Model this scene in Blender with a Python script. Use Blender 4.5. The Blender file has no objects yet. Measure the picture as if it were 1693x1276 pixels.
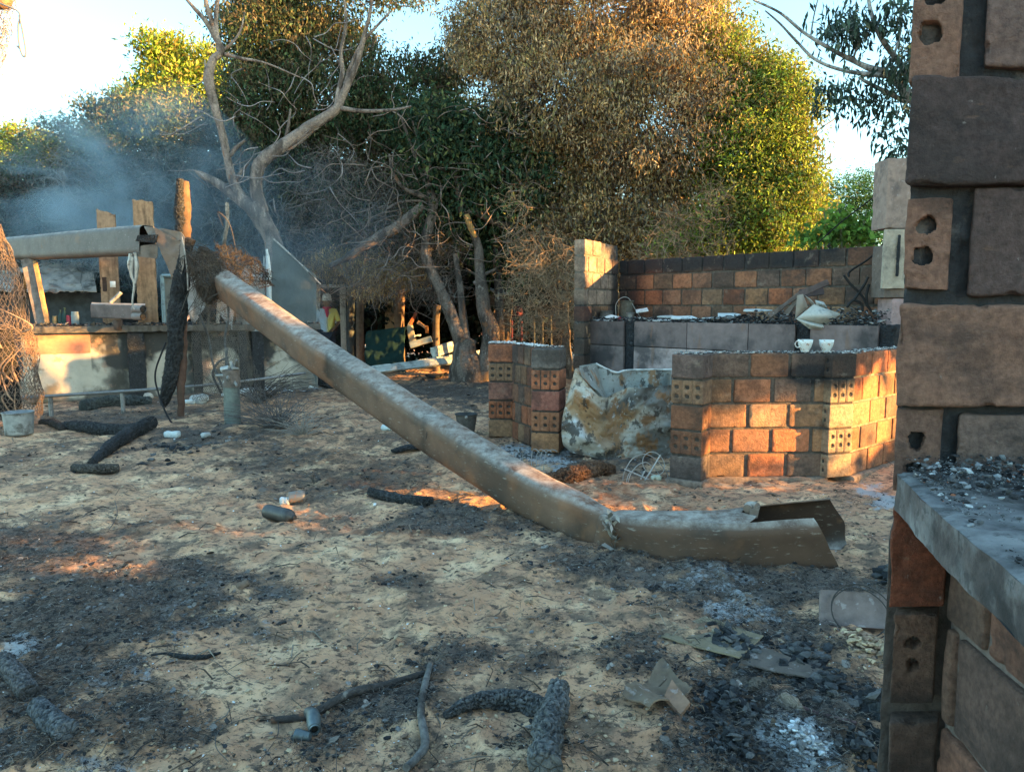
import bpy, math, random
import numpy as np
from mathutils import Vector, Matrix

# ------------------------------------------------------------------ camera, light, exposure
SC = bpy.context.scene
COL = SC.collection
F_PX, CX, CY, HC = 1230.0, 846.5, 638.0, 1.55
PITCH = math.atan(133.0 / F_PX)
cam = bpy.data.cameras.new("camera"); camo = bpy.data.objects.new("camera", cam); COL.objects.link(camo)
camo.location = (0, 0, HC); camo.rotation_euler = (math.pi / 2 - PITCH, 0, 0)
cam.sensor_width = 36.0; cam.lens = 36.0 * F_PX / 1693.0; cam.clip_start = 0.05; cam.clip_end = 900.0
SC.camera = camo

SUN_EL = math.radians(12.0)
SUN_A = math.radians(14.0)            # the sun stands to the right, a little behind the camera
S = np.array([math.cos(SUN_A) * math.cos(SUN_EL), -math.sin(SUN_A) * math.cos(SUN_EL), math.sin(SUN_EL)])
w = bpy.data.worlds.new("World"); SC.world = w; w.use_nodes = True
nt = w.node_tree; nt.nodes.clear()
sky = nt.nodes.new("ShaderNodeTexSky"); sky.sky_type = 'NISHITA'; sky.sun_disc = False
sky.sun_elevation = SUN_EL; sky.sun_rotation = math.radians(90.0 + 14.0)
sky.air_density = 1.0; sky.dust_density = 0.9; sky.ozone_density = 2.5; sky.altitude = 50
bg = nt.nodes.new("ShaderNodeBackground"); bg.inputs[1].default_value = 0.14
wo = nt.nodes.new("ShaderNodeOutputWorld")
tn0 = nt.nodes.new("ShaderNodeMix"); tn0.data_type = 'RGBA'; tn0.blend_type = 'MULTIPLY'; tn0.inputs[0].default_value = 1.0; tn0.inputs[7].default_value = (.88, .96, .80, 1)
nt.links.new(sky.outputs[0], tn0.inputs[6]); nt.links.new(tn0.outputs[2], bg.inputs[0]); nt.links.new(bg.outputs[0], wo.inputs[0])
sl = bpy.data.lights.new("sun", 'SUN'); slo = bpy.data.objects.new("sun", sl); COL.objects.link(slo)
sl.energy = 5.0; sl.angle = math.radians(0.6); sl.color = (1.0, 0.52, 0.15)
slo.rotation_euler = Vector((-S[0], -S[1], -S[2])).to_track_quat('-Z', 'Y').to_euler()
SC.view_settings.view_transform = 'Standard'; SC.view_settings.look = 'None'
SC.view_settings.exposure = 2.7; SC.view_settings.gamma = 1.0
SC.cycles.max_bounces = 6; SC.cycles.diffuse_bounces = 3; SC.cycles.glossy_bounces = 2
SC.cycles.transmission_bounces = 3; SC.cycles.volume_bounces = 0; SC.cycles.transparent_max_bounces = 8
SC.cycles.use_denoising = True; SC.cycles.volume_step_rate = 4.0; SC.cycles.volume_max_steps = 64

# ------------------------------------------------------------------ helpers
RNG = np.random.default_rng(7)
random.seed(7)
cp, sp = math.cos(PITCH), math.sin(PITCH)
def ray(x, y):
    u = (x - CX) / F_PX; v = (CY - y) / F_PX
    return np.array([u, cp + v * sp, -sp + v * cp])
def P(x, y, Y):
    d = ray(x, y); return np.array([0, 0, HC]) + d * (Y / d[1])
def G(x, y, z=0.0):
    d = ray(x, y); return np.array([0, 0, HC]) + d * ((z - HC) / d[2])
def pxm(Y): return Y / F_PX

def _h(ix, iy, iz, seed):
    n = (ix.astype(np.int64) * 374761393 + iy.astype(np.int64) * 668265263 + iz.astype(np.int64) * 2147483647 + seed * 974634777) & 0xffffffff
    n = ((n ^ (n >> 13)) * 1274126177) & 0xffffffff
    n = ((n ^ (n >> 15)) * 2246822519) & 0xffffffff
    n = n ^ (n >> 16)
    return (n & 0xffffff) / float(0xffffff)
def vn(p, seed=0):
    p = np.asarray(p, float); i = np.floor(p); f = p - i; f = f * f * (3 - 2 * f); i = i.astype(np.int64)
    r = 0
    for dx in (0, 1):
        wx = f[:, 0] if dx else 1 - f[:, 0]
        for dy in (0, 1):
            wy = f[:, 1] if dy else 1 - f[:, 1]
            for dz in (0, 1):
                wz = f[:, 2] if dz else 1 - f[:, 2]
                r = r + wx * wy * wz * _h(i[:, 0] + dx, i[:, 1] + dy, i[:, 2] + dz, seed)
    return r
def fbm(p, o=4, seed=0, gain=.5):
    s = 0; a = 1; t = 0
    p = np.asarray(p, float)
    for k in range(o):
        s = s + a * (vn(p, seed + k * 17) - .5); t += a; a *= gain; p = p * 2.03 + 5.3
    return s / t          # about -.5 .. .5
def xyz(x, y, z=None):
    x = np.asarray(x, float); return np.stack([x, np.broadcast_to(y, x.shape), np.zeros_like(x) if z is None else np.broadcast_to(z, x.shape)], -1)
def sstep(a, b, x):
    t = np.clip((x - a) / (b - a), 0, 1); return t * t * (3 - 2 * t)

class MB:
    def __init__(s): s.V = []; s.F = {}; s.C = []; s.n = 0
    def add(s, V, F, c=(.5, .5, .5)):
        V = np.asarray(V, float).reshape(-1, 3)
        if isinstance(F, (list, tuple)) and len(F) and not isinstance(F, np.ndarray):
            by = {}
            for f in F: by.setdefault(len(f), []).append(f)
            Fs = [np.array(v) for v in by.values()]
        else: Fs = [np.asarray(F)]
        for f in Fs:
            if f.size: s.F.setdefault(f.shape[1], []).append(f + s.n)
        c = np.asarray(c, float)
        if c.ndim == 1: c = np.broadcast_to(c[:3], (len(V), 3))
        s.V.append(V); s.C.append(c); s.n += len(V)
        return s
    def build(s, name, mat, parent=None, smooth=True, loc=None):
        V = np.concatenate(s.V); C = np.concatenate(s.C)
        if parent is not None and loc is None: V = V - np.array(parent.location)
        if loc is not None and parent is None: V = V - np.array(loc)
        me = bpy.data.meshes.new(name)
        me.vertices.add(len(V)); me.vertices.foreach_set("co", V.astype(np.float32).ravel())
        idx = []; ls = []; lt = []; st = 0
        for k, fl in s.F.items():
            f = np.concatenate(fl); idx.append(f.ravel()); m = len(f)
            ls.append(st + np.arange(m) * k); lt.append(np.full(m, k)); st += m * k
        idx = np.concatenate(idx).astype(np.int32); ls = np.concatenate(ls).astype(np.int32); lt = np.concatenate(lt).astype(np.int32)
        me.loops.add(len(idx)); me.loops.foreach_set("vertex_index", idx)
        me.polygons.add(len(ls)); me.polygons.foreach_set("loop_start", ls); me.polygons.foreach_set("loop_total", lt)
        me.polygons.foreach_set("use_smooth", np.full(len(ls), smooth))
        ca = me.color_attributes.new("Col", 'FLOAT_COLOR', 'POINT')
        ca.data.foreach_set("color", np.concatenate([C, np.ones((len(C), 1))], 1).astype(np.float32).ravel())
        me.update(calc_edges=True); me.validate()
        me.materials.append(mat)
        o = bpy.data.objects.new(name, me); COL.objects.link(o)
        if parent is not None: o.parent = parent
        elif loc is not None: o.location = loc
        return o
def thing(name, label, cat, loc=(0, 0, 0), group=None):
    o = bpy.data.objects.new(name, None); COL.objects.link(o); o.location = tuple(float(q) for q in loc); o.empty_display_size = .1
    o["label"] = label; o["category"] = cat
    if group: o["group"] = group
    return o
def tag(o, label, cat, group=None):
    o["label"] = label; o["category"] = cat
    if group: o["group"] = group
    return o

def grid_faces(nu, nv, off=0, wrap_u=False):
    a = np.arange(nu if wrap_u else nu - 1); b = np.arange(nv - 1)
    A, B = np.meshgrid(a, b, indexing='ij'); A2 = (A + 1) % nu
    return np.stack([A * nv + B, A2 * nv + B, A2 * nv + B + 1, A * nv + B + 1], -1).reshape(-1, 4) + off
def catmull(pts, n):
    pts = np.asarray(pts, float)
    if len(pts) < 3:
        t = np.linspace(0, 1, n)[:, None]; return pts[0] * (1 - t) + pts[-1] * t
    q = np.concatenate([[2 * pts[0] - pts[1]], pts, [2 * pts[-1] - pts[-2]]]); m = len(pts) - 1
    out = []
    for t in np.linspace(0, m - 1e-6, n):
        i = int(t); f = t - i; a, b, c, d = q[i:i + 4]
        out.append(.5 * (2 * b + (c - a) * f + (2 * a - 5 * b + 4 * c - d) * f * f + (3 * b - a - 3 * c + d) * f ** 3))
    return np.array(out)
def tube(mb, pts, rad, seg=8, n=None, amp=0.0, nsc=6.0, c=(.3, .3, .3), seed=0, cap=True, cvar=0.0, flat=None, crack=None):
    pts = np.asarray(pts, float); rad = np.broadcast_to(np.asarray(rad, float), (len(pts),)) if np.ndim(rad) else np.full(len(pts), float(rad))
    if n is None: n = max(2, len(pts) * 3) if len(pts) > 2 else 2
    if n != len(pts):
        R = np.interp(np.linspace(0, len(pts) - 1, n), np.arange(len(pts)), rad); pts = catmull(pts, n); rad = R
    T = np.gradient(pts, axis=0); T /= np.linalg.norm(T, axis=1)[:, None] + 1e-9
    up = np.array([0, 0, 1.0]) if abs(T[0][2]) < .9 else np.array([1.0, 0, 0])
    N = np.cross(T[0], up); N /= np.linalg.norm(N); Ns = [N]
    for i in range(1, n):
        N = N - T[i] * np.dot(N, T[i]); N /= np.linalg.norm(N) + 1e-9; Ns.append(N)
    Ns = np.array(Ns); B = np.cross(T, Ns)
    a = np.linspace(0, 2 * math.pi, seg, endpoint=False)
    ca, sa = np.cos(a), np.sin(a)
    if flat: sa = sa * flat
    D = Ns[:, None, :] * ca[None, :, None] + B[:, None, :] * sa[None, :, None]
    V = pts[:, None, :] + D * rad[:, None, None]
    if amp:
        q = V.reshape(-1, 3); d = fbm(q * nsc, 4, seed) * amp * 2
        V = V + D * (d.reshape(n, seg) * rad[:, None])[:, :, None]
    ck = None
    if crack:
        cl, cw, gw, dep = crack; sl_ = np.concatenate([[0], np.cumsum(np.linalg.norm(np.diff(pts, axis=0), axis=1))])
        SS, AA = np.meshgrid(sl_, a, indexing='ij'); RR = np.broadcast_to(rad[:, None], SS.shape); q = V.reshape(-1, 3)
        w1 = fbm(q / cl * 1.1, 3, seed + 1).reshape(SS.shape); w2 = fbm(q / cw * .9 + 9, 3, seed + 2).reshape(SS.shape)
        v_ = AA * RR.mean() / cw + w2 * 2.6; u_ = SS / cl + .5 * (np.round(v_) % 2) + w1 * 2.4
        dm = np.minimum(np.abs(u_ - np.round(u_)) * cl, np.abs(v_ - np.round(v_)) * cw); g_ = 1 - sstep(0, gw, dm)
        lump = _h(np.round(u_ + .5).astype(int).ravel(), np.round(v_ + .5).astype(int).ravel(), np.zeros(SS.size, int), seed).reshape(SS.shape) - .5
        V = V - D * ((g_ - lump * .3) * dep)[:, :, None]; ck = g_.ravel()
    V = V.reshape(-1, 3)
    F = []
    i = np.arange(n - 1)[:, None]; j = np.arange(seg)[None, :]; j2 = (j + 1) % seg
    F = np.stack([i * seg + j, i * seg + j2, (i + 1) * seg + j2, (i + 1) * seg + j], -1).reshape(-1, 4)
    cc = np.broadcast_to(np.asarray(c, float), (len(V), 3))
    if cvar: cc = cc * (1 + cvar * 2 * fbm(V * nsc * .7, 3, seed + 5))[:, None]
    if ck is not None: cc = cc * (1 - .7 * ck[:, None])
    mb.add(V, F, cc)
    if cap and seg > 3:
        for k, rev in ((0, True), (n - 1, False)):
            ring = np.arange(seg) + k * seg
            cen = pts[k] + T[k] * rad[k] * (.25 if not rev else -.25)
            Vc = np.concatenate([V[ring], [cen]]); jj = np.arange(seg)
            f = np.stack([jj, (jj + 1) % seg, np.full(seg, seg)], 1)
            if rev: f = f[:, ::-1]
            mb.add(Vc, f, cc[ring[0]])
    return mb
def prisms(mb, A, B, ra, rb, c=(.3, .3, .3), seg=3):
    A = np.asarray(A, float); B = np.asarray(B, float); n = len(A)
    if n == 0: return mb
    T = B - A; L = np.linalg.norm(T, axis=1)[:, None] + 1e-9; T = T / L
    up = np.where(np.abs(T[:, 2:3]) < .9, np.array([[0, 0, 1.0]]), np.array([[1.0, 0, 0]]))
    N = np.cross(T, up); N /= np.linalg.norm(N, axis=1)[:, None] + 1e-9; Bn = np.cross(T, N)
    ra = np.broadcast_to(np.asarray(ra, float), (n,)); rb = np.broadcast_to(np.asarray(rb, float), (n,))
    a = np.arange(seg) * 2 * math.pi / seg
    D = N[:, None, :] * np.cos(a)[None, :, None] + Bn[:, None, :] * np.sin(a)[None, :, None]
    V = np.concatenate([A[:, None] + D * ra[:, None, None], B[:, None] + D * rb[:, None, None]], 1).reshape(-1, 3)
    base = np.arange(n)[:, None] * 2 * seg; j = np.arange(seg)[None, :]; j2 = (j + 1) % seg
    F = np.stack([base + j, base + j2, base + seg + j2, base + seg + j], -1).reshape(-1, 4)
    c = np.asarray(c, float)
    if c.ndim == 2: c = np.repeat(c, 2 * seg, 0)
    return mb.add(V, F, c)
def box(mb, c, s, R=None, col=(.5, .5, .5)):
    x, y, z = np.array(s) / 2.0
    V = np.array([[-x, -y, -z], [x, -y, -z], [x, y, -z], [-x, y, -z], [-x, -y, z], [x, -y, z], [x, y, z], [-x, y, z]])
    if R is not None: V = V @ np.asarray(R).T
    F = np.array([[3, 2, 1, 0], [4, 5, 6, 7], [0, 1, 5, 4], [1, 2, 6, 5], [2, 3, 7, 6], [3, 0, 4, 7]])
    return mb.add(V + np.array(c), F, col)
def rotz(a): c, s = math.cos(a), math.sin(a); return np.array([[c, -s, 0], [s, c, 0], [0, 0, 1.0]])
def rotx(a): c, s = math.cos(a), math.sin(a); return np.array([[1.0, 0, 0], [0, c, -s], [0, s, c]])
def roty(a): c, s = math.cos(a), math.sin(a); return np.array([[c, 0, s], [0, 1.0, 0], [-s, 0, c]])

def rbox(size, res, r=.012, amp=.004, nsc=14.0, seed=0, holes=None):
    """subdivided block with rounded, worn edges; holes: {face: function(a, b) -> depth}"""
    s = np.array(size, float); h = s / 2; Vs = []; Fs = []; off = 0
    r = min(r, min(h) * .95)
    for ax in range(3):
        for sg in (-1, 1):
            u, v = [(1, 2), (2, 0), (0, 1)][ax]
            nu = max(3, int(s[u] / res) + 1); nv = max(3, int(s[v] / res) + 1)
            if nu > 3: a = np.linspace(-h[u], h[u], nu)
            else: a = np.array([-h[u], 0, h[u]])
            b = np.linspace(-h[v], h[v], nv)
            A, B = np.meshgrid(a, b, indexing='ij')
            p = np.zeros((nu * nv, 3)); p[:, u] = A.ravel(); p[:, v] = B.ravel(); p[:, ax] = sg * h[ax]
            q = np.clip(p, -(h - r), h - r); d = p - q; L = np.linalg.norm(d, axis=1)[:, None]; nrm = d / (L + 1e-9)
            m = (L[:, 0] > 1e-9); p = q + nrm * r
            if amp:
                e = fbm(p * nsc + seed * 3.7, 4, seed); chip = np.clip(vn(p * nsc * 2.2 + seed, seed + 3) - .72, 0, 1) * 3.0
                edge = np.clip((np.abs(d) > 1e-6).sum(1) - 1, 0, 2)
                p = p + nrm * (e * 2 * amp - chip * amp * (1 + 3 * edge))[:, None]
            key = ('-' if sg < 0 else '+') + 'xyz'[ax]
            if holes and key in holes:
                if ax == 1: dep = holes[key](A * 0 + (p[:, 0]).reshape(A.shape), p[:, 2].reshape(A.shape))
                elif ax == 0: dep = holes[key](p[:, 1].reshape(A.shape), p[:, 2].reshape(A.shape))
                else: dep = holes[key](p[:, 0].reshape(A.shape), p[:, 1].reshape(A.shape))
                p[:, ax] -= sg * dep.ravel()
            F = grid_faces(nu, nv, off)
            if sg < 0: F = F[:, ::-1]
            Vs.append(p); Fs.append(F); off += len(p)
    return np.concatenate(Vs), np.concatenate(Fs)
def holes3(w, hh, cols=3, r=.017, depth=.06, groove=.010):
    def f(a, b):
        d = np.zeros_like(a); cw = w / cols
        for k in range(cols):
            c = -w / 2 + cw * (k + .5)
            for bb in (-hh * .19, hh * .2):
                rr = np.sqrt((a - c) ** 2 + (b - bb) ** 2); d = np.maximum(d, depth * (1 - sstep(r * .8, r * 1.05, rr)))
            if k:
                d = np.maximum(d, groove * (1 - sstep(.004, .012, np.abs(a - (c - cw / 2)))))
        return d
    return f

# ------------------------------------------------------------------ materials
def mat(name, rough=.9, scale=20.0, contrast=.35, bump=.3, bscale=60.0, col=None, metal=0.0, spots=None, spec=.3,
        stain=None, dust=None, translucent=0.0, vor=0.0, vscale=30.0, obj=True, bdist=.01):
    m = bpy.data.materials.new(name); m.use_nodes = True; t = m.node_tree; N = t.nodes; L = t.links
    b = N["Principled BSDF"]; b.inputs["Roughness"].default_value = rough; b.inputs["Metallic"].default_value = metal
    b.inputs["Specular IOR Level"].default_value = spec
    tc = N.new("ShaderNodeTexCoord"); co = tc.outputs["Object"]
    if col is None:
        at = N.new("ShaderNodeAttribute"); at.attribute_name = "Col"; base = at.outputs["Color"]
    else:
        rg = N.new("ShaderNodeRGB"); rg.outputs[0].default_value = (*col, 1); base = rg.outputs[0]
    if contrast:
        n1 = N.new("ShaderNodeTexNoise"); n1.inputs["Scale"].default_value = scale; n1.inputs["Detail"].default_value = 6; n1.inputs["Roughness"].default_value = .65
        L.new(co, n1.inputs["Vector"])
        mr = N.new("ShaderNodeMapRange"); mr.inputs[1].default_value = .3; mr.inputs[2].default_value = .7
        mr.inputs[3].default_value = 1 - contrast; mr.inputs[4].default_value = 1 + contrast
        L.new(n1.outputs[0], mr.inputs[0])
        mx = N.new("ShaderNodeVectorMath"); mx.operation = 'SCALE'; L.new(base, mx.inputs[0]); L.new(mr.outputs[0], mx.inputs["Scale"]); base = mx.outputs[0]
    for (sc_, lo, hi, c2, amt, st) in (stain or []):
        n2 = N.new("ShaderNodeTexNoise"); n2.inputs["Scale"].default_value = sc_; n2.inputs["Detail"].default_value = 7; n2.inputs["Roughness"].default_value = .62
        mp = N.new("ShaderNodeMapping"); mp.inputs["Scale"].default_value = st; mp.inputs["Location"].default_value = (sc_ * 3.1, lo * 40, 7)
        L.new(co, mp.inputs[0]); L.new(mp.outputs[0], n2.inputs["Vector"])
        r2 = N.new("ShaderNodeMapRange"); r2.inputs[1].default_value = lo; r2.inputs[2].default_value = hi; r2.inputs[3].default_value = 0; r2.inputs[4].default_value = amt
        L.new(n2.outputs[0], r2.inputs[0])
        mi = N.new("ShaderNodeMix"); mi.data_type = 'RGBA'; L.new(r2.outputs[0], mi.inputs[0]); L.new(base, mi.inputs[6]); mi.inputs[7].default_value = (*c2, 1); base = mi.outputs[2]
    if dust:
        ge = N.new("ShaderNodeNewGeometry"); sz = N.new("ShaderNodeSeparateXYZ"); L.new(ge.outputs["Normal"], sz.inputs[0])
        rz = N.new("ShaderNodeMapRange"); rz.inputs[1].default_value = .35; rz.inputs[2].default_value = .85; L.new(sz.outputs[2], rz.inputs[0])
        nd = N.new("ShaderNodeTexNoise"); nd.inputs["Scale"].default_value = 9; nd.inputs["Detail"].default_value = 7; nd.inputs["Roughness"].default_value = .75; L.new(co, nd.inputs["Vector"])
        rd = N.new("ShaderNodeMapRange"); rd.inputs[1].default_value = .36; rd.inputs[2].default_value = .72; L.new(nd.outputs[0], rd.inputs[0])
        md = N.new("ShaderNodeMath"); md.operation = 'MULTIPLY'; L.new(rz.outputs[0], md.inputs[0]); L.new(rd.outputs[0], md.inputs[1])
        mi = N.new("ShaderNodeMix"); mi.data_type = 'RGBA'; L.new(md.outputs[0], mi.inputs[0]); L.new(base, mi.inputs[6]); mi.inputs[7].default_value = (*dust, 1); base = mi.outputs[2]
    L.new(base, b.inputs["Base Color"])
    hgt = None
    if bump:
        nb = N.new("ShaderNodeTexNoise"); nb.inputs["Scale"].default_value = bscale; nb.inputs["Detail"].default_value = 8; nb.inputs["Roughness"].default_value = .7
        L.new(co, nb.inputs["Vector"]); hgt = nb.outputs[0]
    if vor:
        vo = N.new("ShaderNodeTexVoronoi"); vo.feature = 'DISTANCE_TO_EDGE'; vo.inputs["Scale"].default_value = vscale
        nw = N.new("ShaderNodeTexNoise"); nw.inputs["Scale"].default_value = vscale * .5; L.new(co, nw.inputs["Vector"])
        av = N.new("ShaderNodeVectorMath"); av.operation = 'MULTIPLY_ADD'; L.new(nw.outputs["Color"], av.inputs[0]); av.inputs[1].default_value = (.06,) * 3; L.new(co, av.inputs[2])
        L.new(av.outputs[0], vo.inputs["Vector"])
        ra = N.new("ShaderNodeMapRange"); ra.inputs[1].default_value = 0; ra.inputs[2].default_value = .15; L.new(vo.outputs[0], ra.inputs[0])
        ad = N.new("ShaderNodeMath"); ad.operation = 'MULTIPLY_ADD'; L.new(ra.outputs[0], ad.inputs[0]); ad.inputs[1].default_value = vor
        if hgt is not None: L.new(hgt, ad.inputs[2])
        hgt = ad.outputs[0]
    if hgt is not None:
        bp = N.new("ShaderNodeBump"); bp.inputs["Strength"].default_value = bump if bump else .6; bp.inputs["Distance"].default_value = bdist
        L.new(hgt, bp.inputs["Height"]); L.new(bp.outputs[0], b.inputs["Normal"])
    if translucent:
        tr = N.new("ShaderNodeBsdfTranslucent"); L.new(base, tr.inputs[0]); ms = N.new("ShaderNodeMixShader"); ms.inputs[0].default_value = translucent
        L.new(b.outputs[0], ms.inputs[1]); L.new(tr.outputs[0], ms.inputs[2]); L.new(ms.outputs[0], N["Material Output"].inputs[0])
    return m
SOOT = (.022, .024, .027)
M = {}
M['brick'] = mat("fired_brick", .95, 30, .35, 1.0, 60, stain=[(5, .52, .66, (.05, .045, .043), .55, (1, 1, 1)), (1.9, .49, .58, (.05, .038, .032), .5, (1, 1, 1.3)), (9, .60, .72, (.42, .33, .25), .35, (1, 1, 1))], bdist=.014)
M['brick_near'] = mat("sooty_brick", .95, 60, .38, 1.0, 150, stain=[(6, .5, .68, (.035, .033, .034), .6, (1, 1, 2)), (60, .66, .72, (.36, .33, .3), .5, (1, 1, 1)), (14, .62, .7, (.28, .17, .11), .4, (1, 1, 3)), (3.2, .5, .62, (.045, .038, .036), .65, (1, 1, 1))], bdist=.012)
M['mortar'] = mat("sooty_mortar", 1, 22, .45, 1.0, 55, bdist=.014, stain=[(9, .58, .68, (.22, .19, .16), .5, (1, 1, 1))])
M['bark'] = mat("grey_bark", .95, 30, .45, 1.0, 40, stain=[(5, .48, .58, (.05, .04, .035), .8, (1, 1, .35)), (9, .60, .66, (.42, .38, .33), .6, (1, 1, .5)), (4, .62, .66, (.30, .13, .06), .6, (1, 1, .6))], bdist=.02)
M['char'] = mat("charred_wood", .8, 40, .5, .9, 70, vor=1.2, vscale=32, spec=.5, bdist=.012, stain=[(18, .58, .68, (.12, .125, .13), .5, (1, 1, 1))])
M['wood'] = mat("scorched_wood", .9, 12, .3, .5, 60, stain=[(5, .5, .66, (.07, .05, .035), .6, (3, 3, .5))], bdist=.004)
M['leaf'] = mat("leaf", .7, 3, 0, 0, translucent=.30, spec=.25)
M['twig'] = mat("twig", .95, 20, .2, 0)
M['metal'] = mat("scorched_sheet_metal", .62, 5, .22, .2, 40, metal=.1, spec=.35, bdist=.004, dust=(.50, .46, .40),
    stain=[(2.6, .5, .68, (.05, .045, .042), .65, (1, 1, 1)), (16, .6, .7, (.42, .39, .34), .45, (1, 1, 4)), (3.5, .58, .7, (.24, .12, .06), .5, (1, 1, 1))])
M['galv'] = mat("galvanised_metal", .5, 14, .25, .15, 50, metal=.5, spec=.5, stain=[(7, .55, .65, (.05, .045, .04), .7, (1, 1, 1))])
M['paint'] = mat("scorched_paint", .7, 8, .15, .2, 40, stain=[(4, .52, .64, (.06, .055, .05), .6, (1, 1, 1)), (9, .6, .68, (.3, .17, .08), .5, (1, 1, 1))])
M['enamel'] = mat("burnt_enamel", .5, 9, .18, .2, 50, spec=.4, stain=[(4, .53, .59, (.28, .13, .045), .85, (1, 1, .7)), (7, .56, .60, (.05, .045, .04), .85, (1, 1, .7)), (20, .6, .64, (.10, .08, .06), .7, (1, 1, 1)), (16, .60, .66, (.6, .6, .57), .6, (1, 1, 1))])
M['stone'] = mat("scorched_stone", .92, 12, .28, .5, 90, stain=[(6, .52, .66, (.09, .08, .08), .6, (1, 1, 1)), (22, .6, .68, (.42, .38, .36), .5, (1, 1, 1))], bdist=.005)
M['plaster'] = mat("burnt_plaster", .9, 5, .12, .35, 50, stain=[(1.4, .52, .60, (.07, .062, .05), .9, (1, 1, .7)), (3.5, .57, .64, (.25, .19, .12), .7, (1, 1, 1)), (2.0, .60, .66, (.42, .24, .17), .7, (1, 1, 1))], bdist=.01)
M['slab'] = mat("sooty_slab", .9, 22, .4, .9, 90, stain=[(4, .46, .58, (.035, .035, .036), .85, (1, 1, 1)), (5, .50, .64, (.36, .37, .37), .55, (1, 1, 1)), (30, .55, .62, (.05, .05, .05), .6, (1, 1, 1))], bdist=.008)
M['tile'] = mat("sooty_tile", .75, 9, .22, .3, 60, stain=[(2.2, .46, .62, (.03, .03, .032), .8, (1, 1, 1)), (7, .6, .68, (.25, .13, .08), .5, (1, 1, .3))], bdist=.004)
M['wire'] = mat("burnt_wire", .7, 5, .2, 0, metal=.3)
M['ceramic'] = mat("ceramic", .35, 30, .05, 0, spec=.6, stain=[(30, .56, .6, (.35, .16, .08), .8, (1, 1, 1))])
M['cloth'] = mat("cloth", .95, 60, .15, .3, 200)
M['skin'] = mat("skin", .6, 40, .08, .1, 200)
M['ash'] = mat("ash", 1, 60, .3, .6, 120)
M['plain'] = mat("matt", .85, 20, .12, .15, 60)
M['dark'] = mat("dark_interior", .95, 6, .4, .4, 30)
M['rust'] = mat("rusty_metal", .8, 20, .35, .4, 60, metal=.2)
# ------------------------------------------------------------------ ground
BLOBS = {  # x, y, rx, ry (photo pixels), strength
 'char': [(90, 905, 170, 48, 1), (190, 1010, 200, 75, 1), (70, 1130, 130, 70, .9), (230, 1190, 130, 60, .9), (60, 1240, 150, 45, .8), (600, 790, 170, 38, .8),
          (480, 765, 150, 25, .8), (700, 862, 130, 26, 1), (745, 648, 115, 24, 1.25), (330, 728, 200, 26, 1), (200, 690, 200, 20, .9), (20, 760, 60, 20, .7),
          (640, 962, 60, 20, .8), (900, 870, 130, 30, .8), (1010, 945, 150, 28, 1), (1250, 965, 190, 40, 1.1), (1150, 1000, 120, 25, .7), (1280, 1050, 160, 45, .9),
          (1320, 1180, 150, 80, 1), (1060, 1085, 60, 25, .8), (760, 1095, 120, 36, .9), (640, 1165, 90, 40, 1), (540, 1200, 60, 50, .6), (880, 1030, 80, 25, .5),
          (430, 650, 150, 22, .8), (1000, 745, 110, 35, 1.1), (880, 740, 80, 22, .5), (560, 690, 60, 18, .5), (620, 730, 60, 12, .7), (1430, 1150, 60, 120, .6), (1380, 880, 80, 22, .5), (150, 770, 160, 12, .6), (560, 860, 120, 14, .6), (1180, 1240, 120, 40, .7), (870, 1235, 120, 45, .5), (1440, 830, 60, 20, .4), (310, 660, 150, 12, .8)],
 'ash': [(1475, 835, 45, 40, 1), (1245, 1085, 45, 22, .8), (1330, 1240, 50, 40, 1), (10, 1085, 40, 20, .9), (1215, 1010, 60, 18, .7), (1330, 1150, 60, 40, .4), (180, 1270, 100, 25, .6), (200, 1140, 80, 25, .5), (340, 1040, 100, 30, .4), (870, 755, 70, 20, .8), (1180, 960, 90, 20, .5), (300, 1000, 150, 40, .35), (450, 640, 100, 8, .9)],
 'red': [(990, 815, 90, 28, 1), (1120, 815, 60, 22, .8), (560, 800, 80, 14, .6), (700, 880, 160, 14, .8), (60, 985, 40, 12, .6), (280, 870, 120, 20, .4), (900, 1190, 60, 40, .5), (1170, 1200, 60, 40, .7), (500, 660, 120, 14, .5), (560, 1150, 60, 30, .4), (1370, 880, 60, 20, .6)],
}
def _wb(lst):
    out = []
    for x, y, rx, ry, s in lst:
        c = G(x, y); a = G(x, max(y - ry, 560)); b = G(x, y + ry); out.append((c[0], (a[1] + b[1]) / 2, rx / F_PX * c[1], abs(a[1] - b[1]) / 2 + .03, s))
    return out
WB = {k: _wb(v) for k, v in BLOBS.items()}
def mask(kind, x, y):
    nz = fbm(xyz(x * 2.4, y * 2.0), 5, 11) * 2.2 + fbm(xyz(x * 9, y * 9), 4, 12) * 1.6
    m = np.zeros_like(x)
    for cx, cy, rx, ry, s in WB[kind]:
        d = np.sqrt(((x - cx) / rx) ** 2 + ((y - cy) / ry) ** 2)
        m = np.maximum(m, s * sstep(1.45, .35, d + nz))
    return m
def gz(x, y):
    x = np.asarray(x, float); y = np.asarray(y, float)
    sh = x.shape; x = x.ravel(); y = np.broadcast_to(y, sh).ravel()
    a = sstep(40, 12, np.abs(y))
    z = fbm(xyz(x * .55, y * .55), 3, 1) * .09 + fbm(xyz(x * 2.6, y * 2.6), 4, 2) * .085
    r = 1 - np.abs(fbm(xyz(x * 4.5 + 3, y * 4.5), 3, 3)) * 4; z = z + np.clip(r, 0, 1) ** 2 * .026
    z = z + fbm(xyz(x * 14, y * 14), 3, 4) * .022 + mask_l(x, y) * (fbm(xyz(x * 30, y * 30), 2, 6) * .035 + .012)
    z = z * a - .01
    return z.reshape(sh)
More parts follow.
